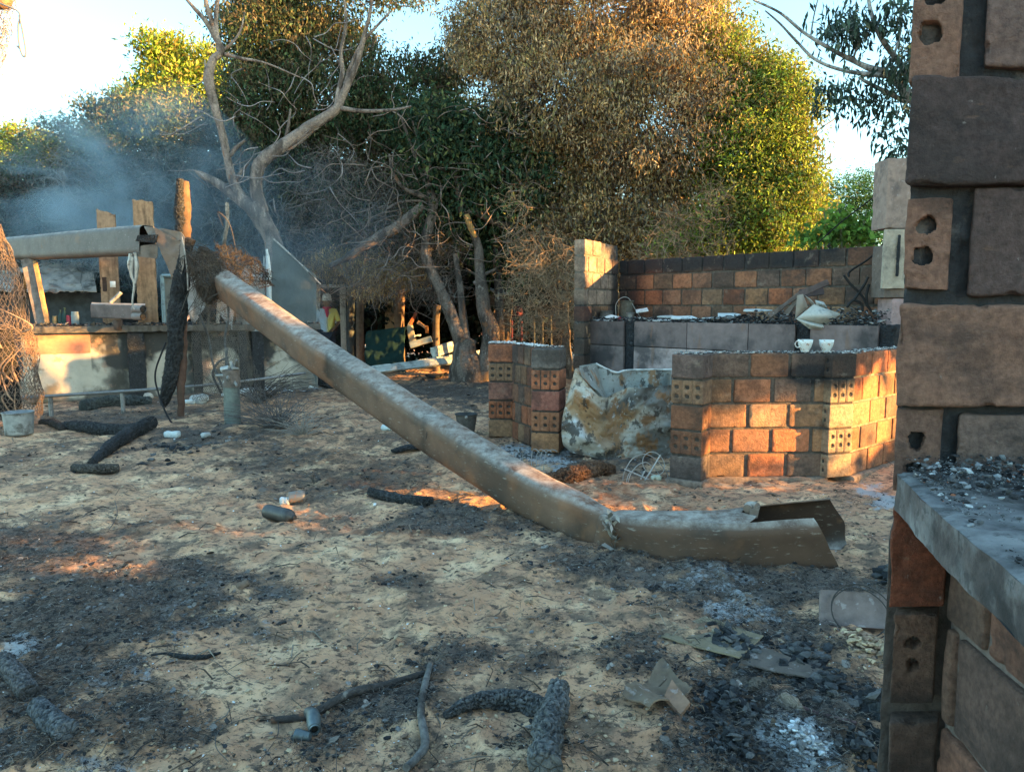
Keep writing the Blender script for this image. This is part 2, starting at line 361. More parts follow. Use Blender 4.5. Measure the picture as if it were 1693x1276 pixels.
def mask_l(x, y):
    m = np.zeros_like(x)
    for cx, cy, rx, ry, s in WB['char']:
        d = np.sqrt(((x - cx) / rx) ** 2 + ((y - cy) / ry) ** 2); m = np.maximum(m, min(s, 1) * sstep(1.2, .7, d))
    return m
def g1(x, y): return float(gz(np.array([x]), np.array([y]))[0])
def ax_lines(c, step, grow, far):
    out = [c]; s = step
    while out[-1] < far: out.append(out[-1] + s); s *= grow
    return out
yl = [1.3]
while yl[-1] < 14: yl.append(yl[-1] + max(.010, .0042 * yl[-1]))
while yl[-1] < 420: yl.append(yl[-1] * 1.05)
yl = np.array([-400, -150, -60, -25, -10, -5, -2.5, -1, -.2, .3, .7, 1.0] + yl)
xr = np.arange(-2.4, 2.4, .014)
e = ax_lines(2.4, .016, 1.022, 420); xl = np.concatenate([-np.array(e)[::-1], xr[1:], np.array(e)])
X, Y = np.meshgrid(xl, yl, indexing='ij'); Xr, Yr = X.ravel(), Y.ravel()
Z = gz(Xr, Yr)
MK = np.stack([np.clip(mask(k, Xr, Yr), 0, 1.2) for k in ('char', 'ash', 'red')], 1)
gb = MB(); gb.add(np.stack([Xr, Yr, Z], 1), grid_faces(len(xl), len(yl)), MK)
def ground_mat():
    m = bpy.data.materials.new("burnt_sandy_ground"); m.use_nodes = True; t = m.node_tree; N = t.nodes; L = t.links
    b = N["Principled BSDF"]; b.inputs["Roughness"].default_value = .95; b.inputs["Specular IOR Level"].default_value = .2
    tc = N.new("ShaderNodeTexCoord"); co = tc.outputs["Object"]
    at = N.new("ShaderNodeAttribute"); at.attribute_name = "Col"; sx = N.new("ShaderNodeSeparateColor"); L.new(at.outputs[0], sx.inputs[0])
    def noise(s, d=6, r=.6, st=(1, 1, 1)):
        n = N.new("ShaderNodeTexNoise"); n.inputs["Scale"].default_value = s; n.inputs["Detail"].default_value = d; n.inputs["Roughness"].default_value = r
        mp = N.new("ShaderNodeMapping"); mp.inputs["Scale"].default_value = st; mp.inputs["Location"].default_value = (s, s * 2, 0); L.new(co, mp.inputs[0]); L.new(mp.outputs[0], n.inputs["Vector"]); return n.outputs[0]
    def rng(v, a, bb, c=0, d=1):
        r = N.new("ShaderNodeMapRange"); r.inputs[1].default_value = a; r.inputs[2].default_value = bb; r.inputs[3].default_value = c; r.inputs[4].default_value = d; L.new(v, r.inputs[0]); return r.outputs[0]
    def mix(f, a, bb):
        n = N.new("ShaderNodeMix"); n.data_type = 'RGBA'
        if isinstance(f, float): n.inputs[0].default_value = f
        else: L.new(f, n.inputs[0])
        for i, q in ((6, a), (7, bb)):
            if isinstance(q, tuple): n.inputs[i].default_value = (*q, 1)
            else: L.new(q, n.inputs[i])
        return n.outputs[2]
    def mth(op, a, bb=None, c=None):
        n = N.new("ShaderNodeMath"); n.operation = op
        for i, q in enumerate((a, bb, c)):
            if q is None: continue
            if isinstance(q, (int, float)): n.inputs[i].default_value = q
            else: L.new(q, n.inputs[i])
        return n.outputs[0]
    base = mix(rng(noise(1.6), .38, .62), (.74, .43, .25), (.54, .30, .18))
    base = mix(rng(noise(2.7), .50, .64), base, (.88, .59, .36))
    base = mix(rng(noise(3.2, 8, .7), .50, .60, 0, .9), base, (.20, .14, .10))
    base = mix(rng(noise(16, 6, .7, (1, 1.7, 1)), .53, .60, 0, .85), base, (.085, .07, .06))
    base = mix(mth('MULTIPLY', sx.outputs[2], rng(noise(14), .35, .6)), base, (.36, .15, .075))
    nf = noise(38, 7, .75); nm = noise(9, 6, .7)
    cf = mth('ADD', sx.outputs[0], mth('ADD', mth('MULTIPLY', mth('SUBTRACT', nf, .5), 1.3), mth('MULTIPLY', mth('SUBTRACT', nm, .5), 1.6)))
    charc = mix(rng(noise(60, 5, .7), .35, .65), (.030, .025, .022), (.17, .135, .11))
    charc = mix(rng(noise(5), .45, .62, 0, .6), charc, (.20, .17, .15))
    base = mix(rng(cf, .10, .60, 0, .60), base, mix(nm, (.24, .15, .10), (.11, .08, .062)))
    base = mix(rng(cf, .55, .98, 0, .92), base, charc)
    af = mth('ADD', sx.outputs[1], mth('ADD', mth('MULTIPLY', mth('SUBTRACT', nf, .5), 1.5), mth('MULTIPLY', mth('SUBTRACT', nm, .5), 1.2)))
    base = mix(rng(af, .45, .8, 0, .85), base, (.46, .48, .49))
    base = mix(rng(noise(120, 3, .6), .68, .73, 0, .8), base, (.03, .028, .027))
    L.new(base, b.inputs["Base Color"])
    bp = N.new("ShaderNodeBump"); bp.inputs["Strength"].default_value = .8; bp.inputs["Distance"].default_value = .02
    hh = mth('ADD', noise(45, 8, .75), mth('MULTIPLY', noise(160, 3, .6), .35)); L.new(hh, bp.inputs["Height"]); L.new(bp.outputs[0], b.inputs["Normal"])
    return m
go = gb.build("ground", ground_mat()); go["kind"] = "structure"; go["label"] = "sandy yard scorched by fire with ash and charcoal"

# ------------------------------------------------------------------ loose stuff on the ground
def scatter_px(n, y0=600, y1=1290, x0=-150, x1=1560):
    x = RNG.uniform(x0, x1, n); y = RNG.uniform(0, 1, n) ** .8 * (y1 - y0) + y0
    u = (x - CX) / F_PX; v = (CY - y) / F_PX; t = (-HC) / (-sp + v * cp)
    return u * t, (cp + v * sp) * t
def strands(n, kindw, lo, hi, r, cols, name, label, seed, lift=.02, minm=.25):
    x, y = scatter_px(n * 3); m = mask('char', x, y) if kindw else 1 - mask('char', x, y)
    k = (RNG.uniform(0, 1, len(x)) * (1 - minm) + minm * .5 < m); x = x[k][:n]; y = y[k][:n]; n = len(x)
    L = RNG.uniform(lo, hi, n) * (.6 + .08 * y); a = RNG.uniform(0, 2 * math.pi, n); tl = RNG.normal(0, .28, n)
    z = gz(x, y) + RNG.uniform(0, lift, n)
    A = np.stack([x, y, z], 1); D = np.stack([np.cos(a) * np.cos(tl), np.sin(a) * np.cos(tl), np.abs(np.sin(tl)) * .7], 1)
    Mid = A + D * L[:, None] * .5 + np.stack([RNG.normal(0, .1, n), RNG.normal(0, .1, n), RNG.uniform(-.05, .2, n)], 1) * L[:, None]
    B = A + D * L[:, None]; B[:, 2] = np.maximum(B[:, 2] - L * .1, gz(B[:, 0], B[:, 1]) + .001)
    rr = r * (.6 + .12 * y) * RNG.uniform(.5, 1.4, n)
    c = np.array(cols)[RNG.integers(0, len(cols), n)] * RNG.uniform(.6, 1.4, (n, 1))
    mb = MB(); prisms(mb, A, Mid, rr, rr, c); prisms(mb, Mid, B, rr, rr * .4, c)
    o = mb.build(name, M['twig']); o["kind"] = "stuff"; o["label"] = label; return o
strands(34000, True, .015, .06, .0009, [(.028, .026, .026), (.06, .054, .05), (.13, .12, .11), (.02, .02, .02), (.26, .23, .20)], "burnt_straw", "burnt thatch straw in dark drifts over the yard", 1)
strands(9000, False, .012, .05, .0008, [(.10, .07, .05), (.2, .15, .1), (.04, .035, .03)], "dry_litter", "dry bits of straw and twig on the bare sand", 2, .006, .3)
strands(420, False, .04, .20, .0030, [(.08, .06, .05), (.14, .10, .07), (.04, .036, .034), (.22, .19, .15)], "twig_litter", "scattered burnt twigs lying on the sand", 3, .01, .3)
ICO = np.array([[0, 0, 1.0], [.894, 0, .447], [.276, .851, .447], [-.724, .526, .447], [-.724, -.526, .447], [.276, -.851, .447], [.724, .526, -.447], [-.276, .851, -.447], [-.894, 0, -.447], [-.276, -.851, -.447], [.724, -.526, -.447], [0, 0, -1]])
ICOF = np.array([[0, 1, 2], [0, 2, 3], [0, 3, 4], [0, 4, 5], [0, 5, 1], [1, 6, 2], [2, 7, 3], [3, 8, 4], [4, 9, 5], [5, 10, 1], [6, 7, 2], [7, 8, 3], [8, 9, 4], [9, 10, 5], [10, 6, 1], [11, 7, 6], [11, 8, 7], [11, 9, 8], [11, 10, 9], [11, 6, 10]])
def chips(mb, x, y, z, s, c, squash=.6, elong=1.5):
    n = len(x); V = ICO[None] * RNG.uniform(.55, 1.25, (n, 12, 1)); V = V * np.array([1, 1, squash]); V[:, :, 0] *= RNG.uniform(.8, elong, (n, 1))
    a = RNG.uniform(0, 6.28, n); t = RNG.normal(0, .35, n); ca, sa = np.cos(a)[:, None], np.sin(a)[:, None]
    ct, st = np.cos(t)[:, None], np.sin(t)[:, None]
    X = V[:, :, 0] * ct - V[:, :, 2] * st; Zz = V[:, :, 0] * st + V[:, :, 2] * ct; Yy = V[:, :, 1]
    V = np.stack([X * ca - Yy * sa, X * sa + Yy * ca, Zz], -1) * s[:, None, None] + np.stack([x, y, z], 1)[:, None]
    F = (ICOF[None] + np.arange(n)[:, None, None] * 12).reshape(-1, 3)
    return mb.add(V.reshape(-1, 3), F, np.repeat(c, 12, 0))
def chip_stuff(n, kindw, smin, smax, cols, name, label, minm=.2, matn='ash', squash=.6):
    x, y = scatter_px(n * 3); m = mask('char', x, y) if kindw == 1 else (1 - mask('char', x, y) if kindw == 0 else np.ones_like(x))
    k = RNG.uniform(0, 1, len(x)) * (1 - minm) < m; x = x[k][:n]; y = y[k][:n]; n = len(x)
    s = smin * (smax / smin) ** (RNG.uniform(0, 1, n) ** 2.5) * (.5 + .13 * y)
    c = np.array(cols)[RNG.integers(0, len(cols), n)] * RNG.uniform(.7, 1.3, (n, 1)); mb = MB()
    chips(mb, x, y, gz(x, y) + s * .2, s, c, squash); o = mb.build(name, M[matn], smooth=False); o["kind"] = "stuff"; o["label"] = label
chip_stuff(8000, 1, .003, .016, [(.02, .021, .023), (.035, .036, .04), (.07, .07, .07), (.2, .2, .2)], "charcoal_chips", "black charcoal crumbs strewn over the yard")
chip_stuff(7000, 0, .003, .015, [(.42, .30, .19), (.34, .22, .14), (.5, .38, .25), (.1, .08, .06)], "sand_clods", "crumbs and clods of sandy earth")
chip_stuff(2600, 1, .006, .026, [(.03, .03, .032), (.06, .055, .05), (.16, .13, .11), (.26, .23, .2)], "burnt_flakes", "flat burnt flakes of bark and thatch over the dark ash", .25, 'ash', .16)
chip_stuff(900, 0, .005, .022, [(.2, .13, .09), (.12, .09, .07), (.36, .27, .18)], "dry_leaves", "dry curled leaves on the sand", .3, 'ash', .16)
chip_stuff(900, 2, .003, .007, [(.75, .78, .8), (.6, .6, .58)], "white_ash_flecks", "white flecks of ash on the ground")
# clusters of larger burnt lumps lower right
def heap(name, label, px, cols, n, spread, hgt, smin, smax, matn='ash', seed=0):
    c = G(*px); r = np.abs(RNG.normal(0, .5, n)); a = RNG.uniform(0, 6.28, n)
    x = c[0] + np.cos(a) * r * spread; y = c[1] + np.sin(a) * r * spread * 1.3
    z = gz(x, y) + np.clip(1 - r, 0, 1) * hgt * RNG.uniform(0, 1, n)
    s = RNG.uniform(smin, smax, n); cc = np.array(cols)[RNG.integers(0, len(cols), n)] * RNG.uniform(.7, 1.3, (n, 1)); mb = MB()
    chips(mb, x, y, z, s, cc, .55, 2.0); o = mb.build(name, M[matn], smooth=False); o["kind"] = "stuff"; o["label"] = label; return o
DK = [(.022, .024, .027), (.045, .047, .05), (.10, .10, .10)]
for px, n, sp_, h, sm in (((1215, 1075), 150, .20, .05, .020), ((1330, 1095), 130, .17, .04, .022), ((1210, 1170), 200, .17, .05, .016), ((1360, 1140), 120, .13, .05, .020), ((1440, 1180), 100, .09, .07, .025), ((1220, 1235), 220, .14, .05, .012), ((1430, 1250), 140, .12, .05, .013), ((1480, 960), 70, .12, .12, .045), ((1200, 865), 90, .22, .05, .016), ((300, 745), 60, .7, .05, .03)):
    heap("charcoal_heap", "lumps of black charcoal heaped on the ground", px, DK, n, sp_, h, sm * .4, sm * 1.35)
heap("sand_heap", "crumbly heap of pale sandy clods by the brick pillar", (1435, 1075), [(.5, .38, .24), (.42, .3, .2), (.3, .2, .14)], 260, .17, .05, .005, .020)
heap("ash_heap", "white and blue grey ash in the lower right", (1330, 1235), [(.6, .66, .7), (.4, .42, .44), (.2, .21, .22)], 420, .10, .05, .004, .014)
heap("rubble_heap", "pale rubble by the plaster wall", (440, 645), [(.6, .62, .6), (.3, .3, .3), (.1, .1, .1)], 160, 1.0, .05, .02, .06)
heap("ash_heap", "pale ash at the foot of the left brick pillars", (868, 752), [(.4, .4, .4), (.25, .24, .23), (.1, .1, .1)], 260, .35, .04, .006, .02)
# ------------------------------------------------------------------ brickwork
BC = [(.38, .165, .085), (.42, .21, .105), (.30, .145, .085), (.22, .135, .095), (.48, .17, .08), (.40, .23, .13)]
def bcol(dark=0.0, rs=None):
    c = np.array(BC[(rs or RNG).integers(0, len(BC))]) * (rs or RNG).uniform(.8, 1.2)
    return c * (1 - dark) + np.array(SOOT) * dark
def frame(p, d):
    d = np.array([d[0], d[1], 0.0]); d /= np.linalg.norm(d); n = np.array([d[1], -d[0], 0])   # n points out of the face
    return np.array([p[0], p[1], 0.0]), d, -n
def put(mb, V, F, fr, c, off):
    o, d, inn = fr; V = V + np.array(off)
    W = o + V[:, 0:1] * d + V[:, 1:2] * inn + V[:, 2:3] * np.array([0, 0, 1.0])
    return mb.add(W, F, c)
def vcol(V, c, cx, soot):
    """soot: function(s, z) -> 0..1 ; V local"""
    k = soot(V[:, 0] + cx[0], V[:, 2] + cx[2])[:, None] if soot else np.zeros((len(V), 1))
    return np.asarray(c)[None] * (1 - k) + np.array(SOOT)[None] * k
def brick(mb, fr, s0, s1, z0, z1, th, c, res=.02, amp=.003, seed=0, holes=None, soot=None, prj=0.0, r=.010):
    w_, h_ = s1 - s0, z1 - z0
    V, F = rbox((w_, th, h_), res, r, amp, 14, seed, holes)
    V = V @ rotz(RNG.normal(0, .006)).T
    off = ((s0 + s1) / 2, th / 2 + RNG.normal(0, .002) - prj, (z0 + z1) / 2)
    put(mb, V, F, fr, vcol(V, c, off, soot), off)
def wall(fr, ln, z0, n, mb, mm, H=.2, J=.02, L=.30, th=.14, dark=None, soot=None, res=.022, jw=.018, off=.5, tops=None, amp=.003, mc=(.12, .095, .075), cols=None):
    for k in range(n):
        za = z0 + k * (H + J); s = -(off * (k % 2)) * (L + jw); i = 0
        while s < ln - .02:
            a, b = max(s, 0), min(s + L + RNG.normal(0, .004), ln)
            if b - a > .04 and not (tops and tops(k, (a + b) / 2)):
                c = bcol(dark(k, (a + b) / 2) if dark else 0)
                if cols and (k, i) in cols: c = np.array(cols[(k, i)])
                brick(mb, fr, a, b, za, za + H, th, c, res, amp, RNG.integers(0, 999), soot=soot)
            s += L + jw; i += 1
    zt = z0 + n * (H + J) - J - .015
    V, F = rbox((ln - .01, th - .026, zt - z0 + .01), .03, .006, .007, 20, 5)
    off = (ln / 2, th / 2 + .002, (z0 + zt) / 2)
    put(mm, V, F, fr, vcol(V, mc, off, soot), off)
def pier(fr, w_, dp, z0, n, mb, mm, first=0, H=.2, J=.02, soot=None, dark=None, sidew=.08, res=.0085, sideholes='+x', cols=None):
    for k in range(n):
        za = z0 + k * (H + J); c = bcol(dark(k) if dark else 0)
        if cols and k in cols: c = np.array(cols[k])
        if (k + first) % 2:
            h3 = holes3(w_, H); brick(mb, fr, 0, w_, za, za + H, dp, c, res, .0022, RNG.integers(0, 999), {'-y': h3}, soot, 0, .007)
        else:
            hs = holes3(dp, H, 2)
            brick(mb, fr, 0, w_, za, za + H, dp, c, res, .003, RNG.integers(0, 999), {sideholes: hs, '+x': hs}, soot, 0, .008)
    zt = z0 + n * (H + J) - J - .02
    V, F = rbox((w_ - .02, dp - .02, zt - z0), .04, .006, .003, 20, 5); off = (w_ / 2, dp / 2, (z0 + zt) / 2)
    put(mm, V, F, fr, vcol(V, (.085, .07, .058), off, soot), off)

def rubble_top(mb, fr, ln, th, z, n, cols, smin=.006, smax=.022):
    s = RNG.uniform(0, ln, n); q = RNG.uniform(.01, th, n); o, d, inn = fr
    p = o + s[:, None] * d + q[:, None] * inn; c = np.array(cols)[RNG.integers(0, len(cols), n)]
    chips(mb, p[:, 0], p[:, 1], np.full(n, z) + RNG.uniform(0, .012, n), RNG.uniform(smin, smax, n), c, .5, 1.6)
ASHC = [(.55, .52, .48), (.35, .33, .31), (.2, .19, .18), (.08, .08, .08)]

# --- the bar front, a faceted wall that faces the camera
def plan(px, Y, z=0): p = P(px, 700, Y); q = G(px, 700); return np.array([(px - CX) / F_PX * (Y * cp + (HC - .5) * sp), Y])
bar = thing("brick_bar_wall", "faceted brick bar wall with low orange sun on its right half, two cups on top", "wall", (2.6, 6.5, 0))
mb, mm = MB(), MB()
pA0 = np.array([1.375, 6.385]); pA1 = np.array([1.608, 6.225]); frA = frame(pA0, pA1 - pA0)
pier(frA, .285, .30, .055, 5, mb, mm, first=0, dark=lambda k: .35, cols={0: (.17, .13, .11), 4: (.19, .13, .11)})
pB0, pB1 = np.array([1.715, 6.40]), np.array([2.74, 6.44])
frB = frame(pB0, pB1 - pB0); lnB = np.linalg.norm(pB1 - pB0)
sootB = lambda s, z: np.clip(sstep(.86, .95, z + .05 * np.sin(s * 9)) * sstep(1.06, .98, z) * sstep(.55, .75, s) * 1.0 + sstep(.72, .80, s) * sstep(.86, .95, z) * .6, 0, .92)
wall(frB, lnB, .055, 5, mb, mm, L=.325, dark=lambda k, s: [.05, 0, .1, .25, .2][k], soot=sootB, res=.014, jw=.03, off=.4, th=.16, amp=.0045)
pC0, pC1 = np.array([2.745, 6.36]), np.array([3.02, 6.42]); frC = frame(pC0, pC1 - pC0)
sootC = lambda s, z: np.clip(sstep(.80, .93, z + .04 * np.sin(s * 20)), 0, .85)
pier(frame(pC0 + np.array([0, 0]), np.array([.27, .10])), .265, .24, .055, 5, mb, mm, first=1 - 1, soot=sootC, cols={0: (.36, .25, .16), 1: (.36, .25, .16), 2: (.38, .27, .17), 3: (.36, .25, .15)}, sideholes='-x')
pD0, pD1 = np.array([3.0, 6.47]), np.array([3.85, 7.22]); frD = frame(pD0, pD1 - pD0); lnD = np.linalg.norm(pD1 - pD0)
wall(frD, lnD, .055, 5, mb, mm, L=.325, dark=lambda k, s: 0, res=.016, jw=.02, th=.16, mc=(.25, .2, .15))
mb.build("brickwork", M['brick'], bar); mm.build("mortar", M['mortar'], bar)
pl = MB()
for p0, p1, d0 in ((pA0, pA1, .02), (pB0, pB1, .05), (pD0, pD1, .05)):
    fr = frame(p0, p1 - p0); ln = np.linalg.norm(p1 - p0); V, F = rbox((ln + .06, .26, .075), .02, .02, .012, 10, 3); put(pl, V, F, fr, (.27, .2, .15), (ln / 2, .08, .018))
pl.build("footing", M['mortar'], bar)
tp = MB()
for fr, ln in ((frA, .28), (frB, lnB), (frC, .3), (frD, lnD)):
    rubble_top(tp, fr, ln, .16, 1.14, int(220 * ln) + 20, ASHC, .004, .016)
o = tp.build("ash_on_top", M['ash'], bar, smooth=False); o["kind"] = "stuff"

# --- two burnt brick pillars on the left of the bar
lp = thing("brick_pillar_pair", "sooty stepped brick pillars joined by a short wall, left of the crumpled white chest", "pillar", (.2, 7.9, 0))
mb, mm = MB(), MB()
a0 = np.array([-.275, 8.62]); a1 = a0 + .29 * np.array([math.cos(-.12), math.sin(-.12)])
fr1 = frame(a0, a1 - a0); sootL = lambda s, z: np.clip(sstep(.9, 1.0, z) * .35 + sstep(.2, .05, z) * .2 + .12, 0, 1)
pier(fr1, .285, .28, .02, 5, mb, mm, first=0, soot=sootL, cols={2: (.36, .17, .12)})
b0 = np.array([.20, 7.74]); b1 = b0 + .30 * np.array([math.cos(-.28), math.sin(-.28)])
fr2 = frame(b0, b1 - b0)
pier(fr2, .30, .34, .02, 5, mb, mm, first=0, soot=sootL, cols={2: (.42, .16, .11), 4: (.24, .2, .17)})
l0 = np.array([.0, 8.52]); l1 = np.array([.27, 7.88]); frl = frame(l0, l1 - l0)
wall(frl, np.linalg.norm(l1 - l0), .02, 5, mb, mm, L=.16, th=.14, jw=.01, soot=sootL, res=.015, dark=lambda k, s: .3)
mb.build("brickwork", M['brick'], lp); mm.build("mortar", M['mortar'], lp)
tp = MB(); rubble_top(tp, fr1, .29, .28, 1.115, 160, [(.75, .73, .7), (.5, .48, .46), (.3, .28, .26)], .006, .022); rubble_top(tp, frl, .7, .14, 1.115, 150, [(.75, .73, .7), (.5, .48, .46)], .006, .02); rubble_top(tp, fr2, .3, .34, 1.115, 80, ASHC, .004, .012)
o = tp.build("ash_on_top", M['ash'], lp, smooth=False); o["kind"] = "stuff"

# --- back wall of the burnt kitchen with its side return
bw = thing("brick_back_wall", "long brick wall with a row of soot black bricks along its top, behind the tiled counter", "wall", (2.8, 9.6, 0))
mb, mm = MB(), MB()
w0 = np.array([1.58, 11.05]); w1 = np.array([4.45, 7.78]); frW = frame(w0, w1 - w0); lnW = np.linalg.norm(w1 - w0)
def darkW(k, s): return [0, 0, 0, 0, 0, .1, .15, .1, .05, .85][k] if k < 10 else .9
sootW = lambda s, z: np.clip(sstep(.62, .25, s) * .85 + sstep(1.98, 2.06, z + .02 * np.sin(s * 7)) * .8 * (1 - .6 * sstep(3.2, 3.5, s)) + (fbm(xyz(s * 2.5, z * 4), 3, 8) > .13) * .35, 0, .95)
wall(frW, lnW, .02, 10, mb, mm, L=.30, th=.14, dark=lambda k, s: (.75 if k == 9 and s < 2.7 else (.5 if k == 9 else .08 + .3 * (RNG.uniform() < .25))), soot=sootW, res=.028, jw=.02, off=.5)
r0 = np.array([.965, 9.95]); r1 = np.array([1.56, 11.0]); frR = frame(r0, r1 - r0); lnR = np.linalg.norm(r1 - r0)
sootR = lambda s, z: np.clip(sstep(.85, 1.05, s) * .8 + sstep(1.75, 1.55, z + .25 * s) * .8 * (fbm(xyz(s * 5, z * 5), 3, 9) > -.12), 0, .95)
wall(frR, lnR, .02, 11, mb, mm, L=.26, th=.16, soot=sootR, res=.03, jw=.02, tops=lambda k, s: k == 10 and not (.02 < s < .42), amp=.004, cols={(k, i): (.40, .27, .19) for k in range(7, 11) for i in range(4)}, mc=(.17, .14, .11))
mb.build("brickwork", M['brick'], bw); mm.build("mortar", M['mortar'], bw)

# --- tiled counter in front of it
ct = thing("tiled_counter", "low counter faced with sooty pinkish slabs, covered in broken tiles", "counter", (2.3, 8.9, 0))
c0 = np.array([.99, 10.2]); c1 = np.array([3.80, 7.42]); frc = frame(c0, c1 - c0); lnc = np.linalg.norm(c1 - c0)
mbt = MB(); mbk = MB(); s = 0; i = 0
ws = [.66, .16, .78, .80, .55, .16, .70, .40]
while s < lnc - .05:
    wd = min(ws[i % len(ws)], lnc - s)
    blk = wd < .2
    for z0, z1, cc in ((0.0, .66, (.2, .16, .15)), (.67, 1.02, (.36, .27, .245)), (1.03, 1.345, (.20, .145, .135))):
        if blk: V, F = rbox((wd, .66, z1 - z0 + .01), .03, .02, .02, 18, i); put(mbk, V, F, frc, (.022, .023, .026), (s + wd / 2, .36, (z0 + z1) / 2)); continue
        c_ = np.array(cc) * RNG.uniform(.85, 1.15) * (.55 if i == 0 else 1) * (1.35 if z0 == .67 and 1 < i < 4 else 1)
        V, F = rbox((wd - .006, .04, z1 - z0), .03, .005, .002, 10, i); put(mbt, V, F, frc, c_, (s + wd / 2, .02, (z0 + z1) / 2))
    s += wd; i += 1
V, F = rbox((lnc - .02, .60, 1.335), .15, .01, .004, 5, 1); put(mbk, V, F, frc, (.05, .045, .045), (lnc / 2, .35, .668))
mbt.build("facing", M['tile'], ct); mbk.build("core", M['char'], ct)
dh = MB(); n = 2600; s_ = RNG.uniform(.05, lnc - .1, n); q = RNG.uniform(.0, .6, n); o_, d_, in_ = frc; p = o_ + s_[:, None] * d_ + q[:, None] * in_
hz = .05 + .10 * sstep(1.7, 2.6, s_) * (.4 + vn(xyz(s_ * 5, s_ * 0), 3)); chips(dh, p[:, 0], p[:, 1], 1.345 + RNG.uniform(0, 1, n) ** 1.5 * hz, RNG.uniform(.006, .022, n), np.array([(.03, .03, .033), (.06, .06, .06), (.2, .2, .2), (.35, .33, .3)])[RNG.choice(4, n, p=[.5, .25, .17, .08])], .4, 2.2)
oo = dh.build("burnt_debris", M['ash'], ct, smooth=False); oo["kind"] = "stuff"
# broken white tiles lying on the counter
M['shard'] = mat("glazed_shard", .5, 30, .1, .1, 60, stain=[(9, .55, .65, (.12, .11, .1), .8, (1, 1, 1))])
SH = [(1062, 514, 9.9, .22, -.4, -.35, "long pale tile shard propped on the small tin"), (1105, 524, 9.6, .18, .2, -.12, "square white tile fragment lying left of the pile"), (1130, 526, 9.3, .22, .5, -.25, "brightest white tile slab with a sharp right tip"),
      (1090, 530, 9.5, .20, .1, -.1, "thin tile piece lowest at the counter edge"), (1155, 531, 9.2, .2, 0, -.08, "grey white tile flat along the counter edge"), (1185, 527, 9.0, .17, .4, -.1, "small tile fragment near the middle of the counter"),
      (1205, 522, 8.9, .17, .6, -.4, "tilted white tile leaning on charred bits"), (1250, 514, 8.6, .2, .5, -.15, "thin white sheet piece under the dark board"), (995, 531, 10.1, .18, .2, -.3, "pale shard beside the red scrap"), (1012, 525, 10.1, .12, .5, -.5, "little shard by the left pier"), (1415, 541, 7.9, .12, .3, -.2, "white flake in the charcoal right of the basin")]
for x, y, Yd, s1, r1_, t1, lb in SH:
    n = int(RNG.integers(4, 7)); a = np.arange(n) * 6.28 / n + RNG.uniform(-.3, .3, n); r = RNG.uniform(.7, 1.1, n)
    b = np.stack([np.cos(a) * r * s1, np.sin(a) * r * s1 * .5, a * 0], 1); V = np.concatenate([b, b + [0, 0, .012]]) @ (rotz(r1_ - .8) @ rotx(-t1)).T
    F = [list(range(n))[::-1], list(range(n, 2 * n))] + [[i, (i + 1) % n, n + (i + 1) % n, n + i] for i in range(n)]
    c = P(x, y, Yd); m_ = MB(); m_.add(V + c, F, np.array((.62, .64, .62)) * RNG.uniform(.8, 1.1)); tag(m_.build("tile_shard", M['shard'], smooth=False, loc=c), lb, "tile shard", "broken tiles on the kitchen counter")

# --- pale slab pillar at the right end
pp = thing("pale_pillar", "pale plaster panel pillar with a pinkish foot, at the right end of the kitchen", "pillar", (4.2, 8.0, 0))
def xat(px, Y, z): return (px - CX) / F_PX * (Y * cp - (z - HC) * sp)
for z0, z1, x0, x1, cc, nm in ((0, 1.62, 1468, 1530, (.40, .27, .25), "panel"), (1.63, 2.17, 1464, 1530, (.17, .13, .105), "panel"), (1.72, 2.32, 1461, 1500, (.44, .37, .28), "panel"), (2.33, 3.03, 1466, 1530, (.32, .23, .185), "panel")):
    Yp = 7.7 if (x0 != 1461) else 7.66
    xa, xb = xat(x0, Yp, (z0 + z1) / 2), xat(x1, Yp, (z0 + z1) / 2); V, F = rbox((xb - xa, .3 if x0 != 1461 else .04, z1 - z0), .03, .008, .006, 9, int(x0)); m_ = MB(); m_.add(V + [(xa + xb) / 2, Yp + (.15 if x0 != 1461 else .02) , (z0 + z1) / 2], F, cc); m_.build(nm, M['stone'], pp)
V, F = rbox((.03, .03, .42), .02, .012, .01, 20, 2); m_ = MB(); m_.add(V + [xat(1485, 7.63, 2.05), 7.63, 2.05], F, SOOT); m_.build("burnt_strip", M['char'], pp)

# ------------------------------------------------------------------ brick pillar and counter close to the camera
np_ = thing("brick_corner_pillar", "tall soot dark brick pillar close by on the right, above the ash covered ledge", "pillar", (1.3, 1.55, 0))
mb, mm = MB(), MB(); Y0 = 1.5
frN = (np.array([.79, Y0, 0]), np.array([1.0, 0, 0]), np.array([.62, 1.0, 0]))      # the pillar stands askew: its left face turns away
def nb(s0, s1, z0, z1, c, hl=None, prj=0.0, amp=.004, seed=0, r=.012, jit=0):
    hs = None
    if hl:
        def f(a, b, hl=hl):
            d = np.zeros_like(a)
            for (u, v, rr, dd) in hl:
                q = np.sqrt((a - u) ** 2 + ((b - v) * .92) ** 2) + fbm(xyz(a.ravel() * 90, b.ravel() * 90), 3, 4).reshape(a.shape) * .016
                d = np.maximum(d, dd * (1 - sstep(rr * .88, rr * 1.04, q)))
            return d
        hs = {'-y': f}
    V, F = rbox((s1 - s0, .16, z1 - z0), .0030, r * .55, amp * 1.35, 13, seed, hs)
    # broad dents
    V = V + np.stack([fbm(V * 6 + seed, 2, 2) * .010, fbm(V * 9 + seed, 3, 3) * .012, fbm(V * 7 + seed, 2, 5) * .010], 1)
    off = ((s0 + s1) / 2, .08 - prj, (z0 + z1) / 2); put(mb, V, F, frN, c, off)
def X_(px, y): d = ray(px, y); return d[0] * (Y0 / d[1]) - .79
def Z_(y): d = ray(900, y); return HC + d[2] * (Y0 / d[1])
DKB = (.115, .095, .09)
